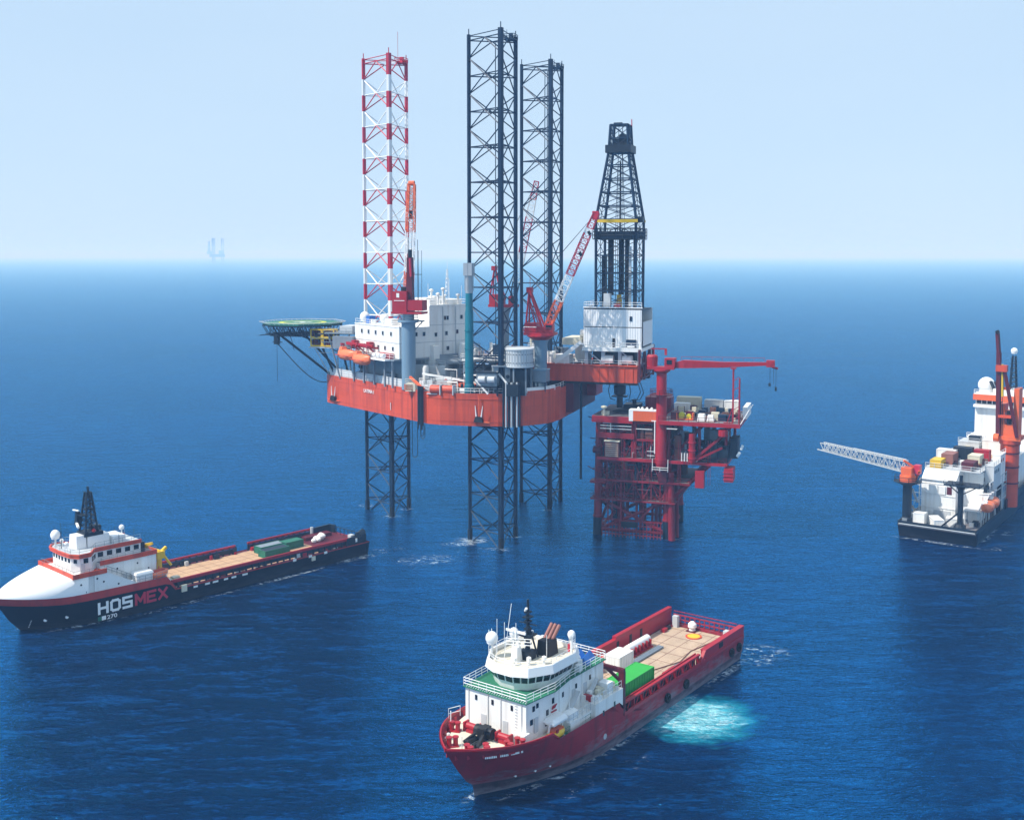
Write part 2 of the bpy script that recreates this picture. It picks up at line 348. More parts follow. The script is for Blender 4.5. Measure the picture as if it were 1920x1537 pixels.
# shallow rub strakes and weld seams of the side plating
for z in (BOT + 1.0, DK - .8):
    for p, q in zip(ring, ring[1:]): b.bar((p[0] * 1.004, p[1] * 1.004, z), (q[0] * 1.004, q[1] * 1.004, z), .10, .14)
hull = b.build("hull", ["orange_red", "deck_grey"], rig)
b = B()
for p, q in zip(OUT, OUT[1:] + OUT[:1]): b.rail([(p[0] * .985, p[1] * .985, DK + .45), (q[0] * .985, q[1] * .985, DK + .45)], 1.1, .05)
b.build("handrail", "white_clean", rig)
text("hull_lettering", "LATINA I", 1.2, "white_clean", rig, (24.3 + .10, 13.37 + .15, 32.5), 90, 180 - 33.62, .01)
b = B(); b.bar((14.2, 20.25, 29.4), (14.2, 20.25, 31.2), .1, .28); b.build("draught_mark", "white_clean", rig)
b = B(); b.wall([(38.8, 3.2), (9.4, 22.75)], DK + .03, DK + 2.3, .15); b.build("deck_screen", "pale_grey", rig)

LEGS = [(23.8, 0), (-11.9, 20.2), (-11.9, -20.2)]
BAY = 7.94; TOP = 115.5
def leg(cx, cy, banded):
    ch = [V((cx + 6.26 * math.cos(R(a)), cy + 6.26 * math.sin(R(a)), 0)) for a in (0, 120, 240)]
    br = B(); L = lambda p, z: V((p.x, p.y, z))
    def col(z): return 0
    ring0 = TOP - 1.3
    rb = .145
    k = 0
    def banding(zm, red_half):
        if not banded or zm < 40: return 0
        return 1 if red_half else 2
    while True:
        zr = ring0 - k * BAY; zn = zr - BAY / 2; zn_up = zr + BAY / 2
        if zr < -6: break
        for i in range(3):
            p, q = ch[i], ch[(i + 1) % 3]; mid = (p + q) / 2
            br.m = banding(zr, False) if k else banding(zr, True)
            br.tube(L(p, zr), L(q, zr), rb, n=5)
            br.m = banding(zr, True)
            # red half (ring down to node): diagonals from the crossing at ring level down to both chords
            br.tube(L(mid, zr), L(p, zn), rb, n=5); br.tube(L(mid, zr), L(q, zn), rb, n=5)
            if k:
                br.m = banding(zr, False)
                br.tube(L(p, zn_up), L(mid, zr), rb, n=5); br.tube(L(q, zn_up), L(mid, zr), rb, n=5)
            else:
                br.tube(L(p, TOP - .3), L(q, TOP - .3), rb * .8, n=5)
        br.m = banding(zr, False)
        ms = [L((ch[i] + ch[(i + 1) % 3]) / 2, zr) for i in range(3)]
        for i in range(3): br.tube(ms[i], ms[(i + 1) % 3], rb * .75, n=5)
        k += 1
    br.m = 0
    o = br.build("leg", ["navy_steel", "pink_red", "white_clean"], rig)
    for i, p in enumerate(ch):
        c = B(); d = (p - V((cx, cy, 0))).normalized(); t = V((-d.y, d.x, 0))
        def seg(z0, z1, m):
            c.m = m; c.tube(L(p, z0), L(p, z1), .46, n=10)
            for s in (-1, 1): c.bar(L(p + t * (.52 * s), z0), L(p + t * (.52 * s), z1), .2, .22)
        if banded:
            seg(-6, 42, 0); z = 42; kk = int((ring0 - 42) / (BAY / 2)) + 1
            edges = sorted({42.0, TOP} | {ring0 - BAY / 2 * j for j in range(0, kk) if ring0 - BAY / 2 * j > 42})
            for z0, z1 in zip(edges, edges[1:]):
                m_ = round((ring0 - (z0 + z1) / 2) / (BAY / 2) - .5)
                seg(z0, z1, 1 if (m_ % 2 == 0 or z1 > ring0) else 2)
        else: seg(-6, TOP, 0)
        c.m = 3; c.tube(L(p, -3), L(p, 2.4), .60, n=10)               # weed and wet steel at the water
        c.m = 1 if banded else 0
        c.tube(L(p, TOP), L(p, TOP + 1.3), .12, n=5)
        c.build("chord", ["navy_steel", "pink_red", "white_clean", "black"], o, smooth=True)
    t_ = B(); t_.m = 1 if banded else 0                               # beacon platform at the leg top
    q = (ch[2] * .75 + V((cx, cy, 0)) * .25)
    t_.box(q.x - 1.3, q.x + 1.3, q.y - 1.3, q.y + 1.3, TOP - 1.0, TOP - .8); t_.rail([(q.x - 1.3, q.y - 1.3, TOP - .8), (q.x + 1.3, q.y - 1.3, TOP - .8), (q.x + 1.3, q.y + 1.3, TOP - .8), (q.x - 1.3, q.y + 1.3, TOP - .8), (q.x - 1.3, q.y - 1.3, TOP - .8)], 1.1, .07)
    t_.box(q.x - .5, q.x + .3, q.y - .4, q.y + .4, TOP - .8, TOP + .6); t_.tube((q.x + .9, q.y, TOP - .8), (q.x + .9, q.y, TOP + (7 if banded else 1.5)), .05, n=4)
    t_.build("beacon_platform", ["navy_steel", "pink_red"], o)
    # pipe and ladder hung inside the leg
    g = B()
    for dx in (-.55, .1): g.tube((cx + dx, cy - .6, 28 if banded else 30), (cx + dx, cy - .6, 50 if banded else TOP - 2), .11, n=5)
    g.build("inner_pipe", "navy_steel", o)
    # jack case round the leg where it leaves the deck
    j = B()
    for p in ch:
        d = (p - V((cx, cy, 0))).normalized()
        j.piece(); j.M = Matrix.Translation(L(p, 0)) @ Matrix.Rotation(math.atan2(d.y, d.x), 4, 'Z')
        for s in (-1, 1):
            j.m = 0; j.box(-.9, .9, .75 * s, 1.9 * s, DK, DK + 6.3); j.m = 1
            for z in (1.0, 2.6, 4.2): j.tube((0, 1.9 * s, DK + z), (0, 2.45 * s, DK + z), .5, n=10); j.tube((.9, 1.3 * s, DK + z), (1.35, 1.3 * s, DK + z), .42, n=10)
        j.m = 0; j.box(-1.0, 1.0, -2.0, 2.0, DK + 6.3, DK + 6.6)
    j.M = Matrix()
    j.build_each("jack_case", ["mid_grey", "dark_navy"], o)
    return o
for i, (x, y) in enumerate(LEGS):
    o = leg(x, y, i == 0)
    o["label"] = ["lattice leg banded red and white above the deck", "dark lattice leg nearest the viewer", "dark lattice leg at the far side"][i]

# ---------------------------------------------------------------- living quarters
QM = Matrix.Translation(V((11.3, 21.6, 0))) @ Matrix.Rotation(math.atan2(.575, -.818), 4, 'Z')   # x runs aft along the hull side, -y runs inboard... 
# local axes of the block: +x towards the pedestal corner, +y away from the sea side
if (QM.to_3x3() @ V((0, 1, 0))).dot(V((-.575, -.818, 0))) < 0: QM = QM @ Matrix.Scale(-1, 4, V((0, 1, 0)))
def qb(): q = B(); q.M = QM.copy(); return q
b = qb()
b.box(-21, 0, 0, 4.4, 41.6, 49.0); b.box(-14.5, 0, 4.4, 8.4, 41.6, 49.003)
b.m = 1
for z in (45.3, 41.75):
    b.box(-21.04, .04, -.05, -.003, z - .08, z + .08); b.box(.003, .05, 0, 8.4, z - .08, z + .08)
b.m = 0
b.box(-21.1, .1, -.1, 4.4, 49.004, 49.22)
quarters = b.build("living_quarters", ["white_paint", "pale_grey"], rig)
b = qb(); b.box(-12, -.05, 8.402, 19.4, DK, 53.8); b.m = 1
for z in (38.6, 42.0, 45.3, 49.3): b.box(-.048, .02, 8.42, 19.4, z - .07, z + .07)
for y in (12.2, 15.9): b.box(-.048, .10, y - .12, y + .12, 36, 53.6)
b.m = 0; b.box(-12.1, .1, 8.45, 19.5, 53.802, 54.1)
tall = b.build("accommodation_tower", ["white_paint", "pale_grey"], rig)
b = qb(); b.box(-18, -2.0, 2.0, 8.3, DK, 41.59); b.box(-21, 0, -1.5, 8.3, 41.2, 41.597); b.m = 1
for x in (-20, -15, -10, -5, -1.5): b.box(x - .2, x + .2, -1.2, -.8, DK, 41.2)
b.build("lower_house", ["mid_grey", "mid_grey"], rig)
# windows: one mesh, copied along the facades
wb = B(); wb.box(-.34, .34, -.06, .05, -.45, .45); wb.m = 1
for x0, x1, z0, z1 in ((-.42, -.34, -.53, .53), (.34, .42, -.53, .53), (-.34, .34, .45, .53), (-.34, .34, -.53, -.45)): wb.box(x0, x1, -.09, .04, z0, z1)
win0 = wb.build("window", ["glass", "pale_grey"], quarters)
first = True
def window_at(parent, lx, ly, z, face):
    global first
    p = QM @ V((lx, ly, 0)); a = math.degrees(math.atan2(*(QM.to_3x3() @ (V((1, 0, 0)) if face == 'x' else V((0, 1, 0)))).yx))
    if first and parent is quarters: win0.location = (p.x, p.y, z); win0.rotation_euler = (0, 0, R(a)); first = False; return
    inst(win0, parent, (p.x, p.y, z), a)
for x in (-17.5, -14.2, -10.8, -7.4, -3.6): window_at(quarters, x, -.03, 47.4, 'x')
for x in (-19.4, -16.2, -12.8, -9.6, -6.4, -2.8): window_at(quarters, x, -.03, 43.9, 'x')
for y in (4.6, 6.8): window_at(quarters, .03, y, 47.3, 'y')
for y, z in ((12.9, 50.9), (13.5, 50.9), (13.2, 47.2), (16.3, 47.5), (13.6, 43.6), (17.6, 51.0), (10.2, 47.0)): window_at(tall, -.02, y, z, 'y')
b = qb(); rl = [(-20.9, .1, 49.2), (-.1, .1, 49.2), (-.1, 8.2, 49.2)]; b.rail(rl, 1.1, .05); b.rail([(-.2, 8.6, 54.1), (-.2, 19.3, 54.1), (-11.8, 19.3, 54.1)], 1.1, .05)
b.rail([(-21, -1.45, 41.6), (0, -1.45, 41.6)], 1.1, .05)
b.build("handrail", "white_clean", rig)
b = qb(); b.m = 0
b.dome((-19.6, 2.0, 50.6), 1.25, 1.1); b.tube((-19.6, 2, 49.2), (-19.6, 2, 50), .5, n=8); b.piece(); b.dome((-11.6, 2.8, 50.6), 1.1, 1.0); b.tube((-11.6, 2.8, 49.2), (-11.6, 2.8, 50), .5, n=8)
b.build_each("radar_dome", "white_clean", rig, smooth=True)
b = qb(); b.m = 0
b.box(-9, -6, 1.5, 3.8, 49.22, 50.7); b.piece(); b.box(-5, -3.2, 3, 5, 49.22, 50.4); b.piece(); b.m = 1; b.box(-17.6, -15.9, 1.2, 2.9, 49.22, 51.0); b.m = 0
for x in (-15, -13.6): b.piece(); b.tube((x, 1.4, 49.2), (x, 1.4, 50.3), .35, n=8)
b.piece(); b.box(-9, -4, 10, 13, 54.1, 55.6); b.piece(); b.box(-3.4, -1.2, 9.2, 11, 54.1, 55.3); b.piece(); b.box(-6, -1.5, 14.5, 18.5, 54.1, 55.2); b.piece(); b.box(-10, -7.2, 14.5, 17, 54.1, 55.9)
for x, y, h in ((-1, 11.5, 2.2), (-1.4, 13.2, 3.4), (-2.2, 14.0, 1.7), (-1.0, 17.3, 1.9), (-5, 12.2, 3)): b.piece(); b.tube((x, y, 54.1), (x, y, 54.1 + h), .28, n=8); b.lathe((x, y, 54.1 + h), [(.28, 0), (.55, .2), (.5, .5), (.1, .7)], 8)
b.build_each("roof_unit", ["white_paint", "container_blue"], tall)
b = qb(); x, y = -1.6, 14.6
for s, t in ((-.5, -.4), (.5, -.4), (0, .5)): b.tube((x + s, y + t, 54.1), (x + s * .3, y + t * .3, 62.5), .07, n=4)
for k in range(7): b.rail([(x - .45 + k * .04, y - .35 + k * .03, 55 + k), (x + .45 - k * .04, y - .35 + k * .03, 55 + k)], .4, .05, 9)
b.tube((x, y, 62), (x, y, 64.5), .05, n=4); b.box(x - .5, x + .5, y - .08, y + .08, 60.2, 60.4)
for dx, dy, h in ((-3, -3.6, 5), (.8, 3.6, 4.5), (-4, 3.2, 6)): b.tube((x + dx, y + dy, 54.1), (x + dx, y + dy, 54.1 + h), .06, n=4)
b.build("antenna_mast", "white_clean", tall)
# vent stacks and grey ducts along the side wall of the tower
b = qb(); b.box(-.04, 1.6, 8.6, 10.2, DK, 44.5); b.box(-.04, 2.6, 10.6, 18, DK, 38.2); b.lathe((1.4, 6.2, 37.4), [(.9, -2.6), (.9, 2.0), (.6, 2.6)], 12); b.lathe((1.5, 16.8, 41), [(1.0, -6), (1.0, 3), (.95, 3.6), (.4, 4.0)], 12)
b.m = 1; b.add([(.05, 9, 42.2), (3.6, 9, 40.2), (3.6, 18, 40.2), (.05, 18, 42.2), (.05, 9, 42.0), (3.6, 9, 40.0), (3.6, 18, 40.0), (.05, 18, 42.0)], [(0, 1, 2, 3), (7, 6, 5, 4), (0, 4, 5, 1), (1, 5, 6, 2), (2, 6, 7, 3), (3, 7, 4, 0)])
b.build("ventilation_stack", ["white_paint", "mid_grey"], rig, smooth=True)

# ---------------------------------------------------------------- helideck
HC = V((47.6, 1.2, 48.5)); RH = 10.3
b = B(); oct_ = [(HC.x + RH * math.cos(R(22.5 + 45 * k)), HC.y + RH * math.sin(R(22.5 + 45 * k))) for k in range(8)]
b.prism(oct_, 48.1, 48.5); b.m = 1
def ringband(r0, r1, z, n=40):
    vs = [(HC.x + r * math.cos(2 * math.pi * i / n), HC.y + r * math.sin(2 * math.pi * i / n), z) for r in (r0, r1) for i in range(n)]
    b.add(vs, [(i, (i + 1) % n, n + (i + 1) % n, n + i) for i in range(n)])
ringband(5.0, 6.2, 48.506); b.m = 2
hh = frame((HC.x, HC.y, 0), -18); b.M = hh
for x0, x1, y0, y1 in ((-1.6, -.9, -2, 2), (.9, 1.6, -2, 2), (-.9, .9, -.35, .35)): b.box(x0, x1, y0, y1, 48.503, 48.512)
b.M = Matrix(); heli = b.build("helideck", ["heli_green", "heli_yellow", "white_clean"], rig)
b = B()
for k in range(8):
    p, q = oct_[k], oct_[(k + 1) % 8]; po = ((p[0] - HC.x) * 1.09 + HC.x, (p[1] - HC.y) * 1.09 + HC.y); qo = ((q[0] - HC.x) * 1.09 + HC.x, (q[1] - HC.y) * 1.09 + HC.y)
    b.tube((*po, 48.75), (*qo, 48.75), .06, n=4)
    for t in range(7): a = V((*p, 48.3)).lerp(V((*q, 48.3)), t / 6); c = V((*po, 48.75)).lerp(V((*qo, 48.75)), t / 6); b.tube(a, c, .05, n=4)
b.build("safety_net", "pale_grey", heli)
b = B()                                                             # truss under the deck
for t in (-9, -6, -3, 0, 3, 6, 9):
    w_ = math.sqrt(max(0, 10.3 ** 2 - t * t)); x0, x1 = HC.x - w_, HC.x + w_
    b.bar((x0, HC.y + t, 47.9), (x1, HC.y + t, 47.9), .22, .35); b.bar((max(x0, HC.x - 9.4), HC.y + t * .9, 45.4), (min(x1, HC.x + 9.4), HC.y + t * .9, 45.4), .2)
    n = 6
    for k in range(n):
        xa = x0 + (x1 - x0) * k / n; xb = x0 + (x1 - x0) * (k + .5) / n; xc = x0 + (x1 - x0) * (k + 1) / n
        xm = min(max(xb, HC.x - 9.4), HC.x + 9.4)
        b.tube((xa, HC.y + t, 47.8), (xm, HC.y + t * .9, 45.4), .1, n=4); b.tube((xm, HC.y + t * .9, 45.4), (xc, HC.y + t, 47.8), .1, n=4)
for t in (-8, -4, 0, 4, 8): b.bar((HC.x + t, HC.y - 8.4, 45.4), (HC.x + t, HC.y + 8.4, 45.4), .2)
for y in (-6, 6):                                                    # main raking supports back to the bow
    b.tube((HC.x + 4, HC.y + y, 46.0), (38.6, y * .45, DK + .2), .32, n=8); b.tube((HC.x - 7, HC.y + y, 46.0), (37, y * .6, DK + .2), .3, n=8); b.tube((HC.x - 7, HC.y + y, 46.0), (30, y, 46.2), .25, n=6)
    b.tube((HC.x - 1, HC.y + y, 46.0), (36, y * .5, 41), .16, n=6)
b.build("support_truss", "dark_navy", heli)
b = B(); b.box(29.5, 37.5, -3, 8.5, 46.2, 46.5); b.m = 1; b.box(30, 33.5, 2, 8, 46.5, 48.2); b.m = 0
b.rail([(37.4, 8.4, 46.5), (29.6, 8.4, 46.5)], 1.1, .05); b.box(28.5, 34, 9.4, 11, 42.8, 45.8); b.tube((36.8, 7.8, 46.2), (34, 7, DK), .22, n=6); b.tube((31, 7.8, 46.2), (31, 7, DK), .22, n=6)
b.bar((38.8, 8, 44), (31, 8, 44.2), .14); b.bar((40, 7.5, 41.2), (33, 6, 41.4), .12)
b.build("access_platform", ["mid_grey", "pale_grey"], heli)
b = B(); b.m = 0; pts = []
for k in range(13):
    t = k / 12; pts.append((53.2 - 17 * t + 2.2 * t * t, 4.5 - 1.5 * t, 43.0 - 11.2 * math.sin(t * math.pi / 2) ** 1.0 * (1) + 2.2 * t ** 4))
b.path(pts, .13, 6); b.tube((53.4, 4.4, 42.8), (53.4, 4.4, 33), .06, n=4); b.box(52.8, 54.0, 3.8, 5.0, 42.8, 46); b.bar((51.8, 4.4, 43.4), (54.6, 4.4, 43.4), .2)
b.path([(49.5, 5, 46), (48.4, 5, 43), (48.2, 5, 41.6)], .1, 5)
b.build("hanging_hose", "dark_navy", heli)

# ---------------------------------------------------------------- cantilever, drill floor, derrick
b = B()
for s in (-1, 1):
    b.m = 0; b.box(-42.4, -8, 7.2 * s, 8.2 * s, 36.4, 40.2)
    b.box(-42.42, -8, 6.9 * s, 8.5 * s, 40.2, 40.42); b.m = 3; b.box(-42.42, -10, 7.0 * s, 8.4 * s, 35.9, 36.4); b.m = 0
    for k in range(17): x = -41.4 + k * 2; b.box(x - .07, x + .07, 8.2 * s, 8.34 * s, 36.5, 40.1)
for x in (-42.2, -34, -28, -22, -16, -10): b.m = 0; b.box(x - .3, x + .3, -7.2, 7.2, 36.6, 39.8)
b.m = 1; b.box(-27.5, -8.2, -7.2, 7.2, 40.0, 40.4)
b.m = 2; b.box(-42.3, -27.6, -7.1, 7.1, 39.82, 40.2)
cant = b.build("cantilever", ["orange_red", "deck_grey", "dark_red", "black"], rig)
b = B()                                                             # red end bracing under the drill floor, seen from the stern
for y in (-9.5, -4, 2, 8.2): b.bar((-42.9, y, 36.6), (-42.9, y, 44.2), .5)
for z in (37.2, 40.6, 44.0): b.bar((-42.9, -9.8, z), (-42.9, 8.4, z), .4)
for y0, y1 in ((-9.5, -4), (-4, 2), (2, 8.2)): b.bar((-42.9, y0, 37.2), (-42.9, y1, 44), .3); b.bar((-42.9, y1, 37.2), (-42.9, y0, 44), .3)
b.box(-43.4, -42.95, -9.6, 1, 38, 41.5)
b.build("end_bracing", "dark_red", cant)
b = B()
b.box(-43.4, -29.2, -7.2, 8.0, 43.6, 44.3); b.m = 1                 # substructure; a dark block inside stands in for the shade of its gap
for s in (-1, 1):
    for x in (-42.6, -38, -34, -30): b.box(x - .4, x + .4, 6.6 * s - .35, 6.6 * s + .35, 40.43, 43.6)
    b.bar((-42, 6.6 * s, 40.6), (-38.4, 6.6 * s, 43.4), .25); b.bar((-34, 6.6 * s, 40.6), (-30.4, 6.6 * s, 43.4), .25)
b.m = 2; b.box(-41, -31, -4, 4.5, 40.5, 43.3); b.m = 0; b.tube((-36.4, 6.2, 41.6), (-33.6, 6.2, 41.6), 1.0, n=14); b.tube((-40.8, 6.0, 41.6), (-38.5, 6.0, 41.6), 1.0, n=14)
sub = b.build("substructure", ["white_paint", "pale_grey", "dark_navy"], rig)
b = B()                                                             # white corrugated windwalls round the drill floor
FX0, FX1, FY0, FY1, FZ0, FZ1 = -43.1, -29.4, -6.6, 7.0, 44.5, 54.0
for k in range(46):
    x = FX0 + (FX1 - FX0) * k / 46; wv = (FX1 - FX0) / 46; pr = .09 if k % 2 else 0
    b.box(x, x + wv, FY1 - .12, FY1 + pr, FZ0, 49.1); b.box(x, x + wv, FY1 - .12, FY1 + pr * .8, 49.3, FZ1 - .7)
    b.box(x, x + wv, FY0, FY0 + .12, FZ0, FZ1 - .7)
for k in range(44):
    y = FY0 + (FY1 - FY0) * k / 44; wv = (FY1 - FY0) / 44; pr = .09 if k % 2 else 0
    b.box(FX1 - .12, FX1 + pr, y, y + wv, FZ0, FZ1 - .7)
    if y < 4.6: b.box(FX0 - pr, FX0 + .12, y, y + wv, FZ0 + .3, 50.4)
b.m = 1; b.box(FX0, FX1, FY1 - .1, FY1 - .02, 49.1, 49.3); b.box(FX0, FX1, FY1 - .25, FY1 - .05, FZ1 - .7, FZ1 - .35)
b.m = 0; b.box(FX0 - .15, FX1 + .15, FY1 - .3, FY1 + .2, FZ1 - .35, FZ1 - .1); b.box(FX1 - .2, FX1 + .2, FY0, FY1 - .31, FZ1 - .35, FZ1 - .1)
b.box(FX0 - .2, FX1 + .1, FY1 - .1, FY1 + 1.0, 44.31, 44.5); b.m = 2; b.box(FX0 + .2, FX1 - .2, FY0 + .2, FY1 - .2, 44.32, 45.0); b.box(FX0 + .2, FX1 - .2, FY0 + .2, FY1 - .3, 53.1, 53.3)
wall = b.build("windwall", ["white_clean", "black", "dark_navy"], rig)
b = B(); b.box(-36.9, -36.3, 7.1, 7.16, 44.6, 46.6); b.m = 1; b.box(-41.9, -39.6, 7.11, 7.6, 44.7, 46.4); b.m = 2; b.box(-41.6, -39.9, 7.6, 7.65, 44.6, 45.1); b.m = 1
b.box(-40.9, -40.3, 7.1, 7.16, 50.7, 51.8)
b.build("doorway", ["black", "navy_steel", "white_clean"], wall)
b = B(); b.rail([(FX0, FY1, FZ1 - .1), (FX1, FY1, FZ1 - .1), (FX1, FY0, FZ1 - .1)], 1.1, .05); b.rail([(FX0 - .1, FY1 + .95, 44.5), (FX1, FY1 + .95, 44.5)], 1.1, .05); b.rail([(-42.3, 8.4, 40.42), (-10, 8.4, 40.42)], 1.1, .05)
b.bar((-28.9, 7.6, 45.6), (-22.5, 7.6, 40.6), .35, .9); b.box(-29.3, -28.2, 5.5, 7.9, 45, 45.2)
b.build("handrail", "white_clean", wall)
# derrick
DX, DY = -36.4, 0.0
def lattice(b, secs, r, hr, dr, rows):
    """square tapering lattice; secs = [(z, half)]"""
    for (z0, h0), (z1, h1), n in zip(secs, secs[1:], rows):
        for k in range(n):
            za, zb = z0 + (z1 - z0) * k / n, z0 + (z1 - z0) * (k + 1) / n; ha, hb = h0 + (h1 - h0) * k / n, h0 + (h1 - h0) * (k + 1) / n
            ca = [V((DX + s * ha, DY + t * ha, za)) for s, t in ((-1, -1), (1, -1), (1, 1), (-1, 1))]; cb = [V((DX + s * hb, DY + t * hb, zb)) for s, t in ((-1, -1), (1, -1), (1, 1), (-1, 1))]
            for i in range(4):
                j = (i + 1) % 4; b.bar(ca[i], cb[i], r * 2); b.bar(cb[i], cb[j], hr * 2)
                b.tube(ca[i], cb[j], dr, n=4); b.tube(ca[j], cb[i], dr, n=4)
                ma, mb_ = (ca[i] + ca[j]) / 2, (cb[i] + cb[j]) / 2; b.tube(ma, mb_, dr * .9, n=4)
b = B(); lattice(b, [(53.3, 4.7), (74.3, 4.75), (90.2, 2.35), (96.5, 2.0)], .24, .14, .085, (5, 5, 2))
der = b.build("derrick", "navy_steel", rig)
b = B(); b.box(DX - 2.9, DX + 2.9, DY - 2.9, DY + 2.9, 89.9, 90.2); b.wall([(DX + s * 3, DY + t * 3) for s, t in ((-1, -1), (1, -1), (1, 1), (-1, 1), (-1, -1))], 89.9, 91.7, .15)
b.box(DX - 1.3, DX + 1.3, DY - 1.9, DY + 1.9, 91.4, 93.2); b.tube((DX - .9, DY - 1.6, 93.4), (DX - .9, DY + 1.6, 93.4), 1.0, n=14); b.bar((DX - 1.8, DY, 96.6), (DX + 1.8, DY, 96.6), .5); b.box(DX - .4, DX + 1.6, DY - .5, DY + .5, 96.6, 97.1)
b.m = 1; b.tube((DX - 2.4, DY - 2.2, 90), (DX - 2.2, DY - 2, 98), .12, n=5)
b.build("crown_block", ["dark_navy", "pink_red"], der)
b = B(); b.box(DX - 5.4, DX + 5.4, DY - 5.4, DY + 5.4, 69.6, 69.8); b.rail([(DX + s * 5.4, DY + t * 5.4, 69.8) for s, t in ((-1, -1), (1, -1), (1, 1), (-1, 1), (-1, -1))], 2.4, .1, 1.8, 3)
b.box(DX - 4.5, DX + 4.5, DY + 2.4, DY + 4.4, 69.8, 71.4); b.box(DX - 4.5, DX - 2, DY - 4.4, DY + 2.4, 69.8, 71.6); b.box(DX - 6.2, DX - 4.6, DY + 2, DY + 4, 73.6, 74.9)
b.m = 1; b.bar((DX - 5.2, DY + 5.0, 73.9), (DX + 4.4, DY + 5.0, 73.9), .35, .7); b.bar((DX - 5.2, DY - 4.8, 74.0), (DX + 4.4, DY - 4.8, 74.0), .3, .5)
b.build("monkey_board", ["dark_navy", "yellow"], der)
b = B()
for x, y, w_ in ((1.6, 2.6, 1.15), (-2.4, 3.0, .95), (.2, -2.6, 1.1), (-3.4, -1.5, .8)): b.box(DX + x - w_ / 2, DX + x + w_ / 2, DY + y - w_ / 2, DY + y + w_ / 2, 56.5 if x > 0 else 53.4, 70.5)
b.m = 1; b.box(DX - 3.55, DX - 3.0, DY + 3.6, DY + 4.1, 53.4, 68)
b.m = 0; b.box(DX + 3.3, DX + 4.2, DY - 1, DY + 1, 53.4, 66); b.tube((DX, DY, 53), (DX, DY, 88), .22, n=6)
for dx in (-.5, .5): b.tube((DX + dx, DY + .3, 60), (DX + dx, DY + .3, 91), .07, n=4)
b.m = 2; b.box(DX - .9, DX + .6, DY + .6, DY + 1.9, 53.4, 56.6, (.3, .3)); b.m = 1; b.box(DX + 1.0, DX + 2.6, DY + 4.4, DY + 5.8, 53.4, 57); b.m = 3; b.box(DX - 1.2, DX + .4, DY + 4, DY + 5, 53.4, 54.6)
b.build("pipe_stand", ["black", "pale_grey", "yellow", "signal_red"], der)
b = B(); b.tube((-36.6, 0, 29.5), (-36.6, 0, 36.5), .75, n=14); b.lathe((-36.6, 0, 34.0), [(.8, -1.5), (1.4, -1.2), (1.5, .6), (.9, 1.2), (1.9, 1.7), (1.9, 2.4)], 14); b.box(-37.6, -35.6, -1, 1, 32.6, 33.6); b.box(-38.4, -34.8, -1.2, 1.2, 32.1, 32.35)
for dx, dy in ((-2.4, 1), (2.2, .6), (-4.2, 0), (-5, 1)): b.path([(-36.6 + dx, dy, 36.2), (-36.6 + dx * 1.2, dy, 33.4), (-36.6 + dx * 1.0, dy * .6, 31.6), (-36.6 + dx * .5, 0, 31.2)], .1, 5)
b.build("blowout_preventer", "dark_navy", sub, smooth=True)
# raw-water caisson and skid under the stern
b = B(); b.box(-27.2, -25.3, -14, 8.0, 29.0, 36.3); b.m = 1; b.box(-29.6, -27.3, -12, -5, 31.5, 36.3); b.m = 2; b.tube((-28.2, 4.6, 12.5), (-28.2, 4.6, 36.2), .3, n=8)
b.build("stern_sponson", ["dark_red", "signal_red", "dark_navy"], rig)
# ---------------------------------------------------------------- pedestal cranes
def boom(b, p, q, w0, wm, w1, cols, n=14, r=.11, tip_plate=0):
    """four-chord lattice boom from p to q; cols = [(fraction, material slot)]"""
    p, q = V(p), V(q); d = (q - p).normalized(); a = d.cross(V((0, 0, 1))).normalized(); c = a.cross(d)
    def half(t): return (w0 + (wm - w0) * min(t / .12, 1)) if t < .12 else (wm if t < .75 else wm + (w1 - wm) * (t - .75) / .25)
    def slot(t):
        for f, m in cols:
            if t <= f + 1e-6: return m
        return cols[-1][1]
    rings = []
    for k in range(n + 1):
        t = k / n; h = half(t) / 2; o = p.lerp(q, t); rings.append([o + a * i * h + c * j * h for i, j in ((-1, -1), (1, -1), (1, 1), (-1, 1))])
    for k in range(n):
        b.m = slot((k + .5) / n)
        for i in range(4):
            j = (i + 1) % 4; b.bar(rings[k][i], rings[k + 1][i], r * 2); b.bar(rings[k][i], rings[k][j], r * 1.2)
            b.bar(rings[k][i], rings[k + 1][j], r * 1.1) if k % 2 else b.bar(rings[k][j], rings[k + 1][i], r * 1.1)
    for i in range(4): b.bar(rings[n][i], rings[n][(i + 1) % 4], r * 2)
    return rings
CC = ["signal_red", "white_clean", "orange", "black", "pink_red"]
# near-left crane on the tall grey pedestal by the quarters
b = B(); b.lathe((8.7, 22.2, 0), [(1.65, DK), (1.65, 50.2), (2.5, 50.5), (2.5, 51.0), (1.35, 51.0), (1.35, 52.4)], 24)
crane = b.build("crane", "blue_grey", rig, smooth=True); crane["label"] = "crane with steep orange and white boom on a tall grey pedestal"
b = B(); b.rail([(8.7 + 2.4 * math.cos(R(a)), 22.2 + 2.4 * math.sin(R(a)), 51) for a in range(0, 361, 45)], 1.1, .05); b.box(5.0, 8.4, 21.4, 22.8, 50.6, 50.9); b.bar((5.2, 22.2, 50.6), (7.4, 22.2, 48.4), .2)
b.build("walkway", "mid_grey", crane)
b = B(); b.box(8.4, 12.0, 20.6, 24.0, 52.9, 57.6); b.box(4.6, 8.4, 20.8, 23.8, 53.2, 55.6); b.box(4.6, 12.2, 20.4, 24.2, 52.4, 52.9); b.m = 1; b.box(8.9, 11.5, 23.96, 24.05, 55.4, 55.55); b.box(10.2, 10.9, 24.0, 24.04, 56.2, 57.2); b.m = 2; b.box(9.6, 10.6, 21, 22, 57.6, 58.6)
b.build("machinery_house", ["signal_red", "white_clean", "black"], crane)
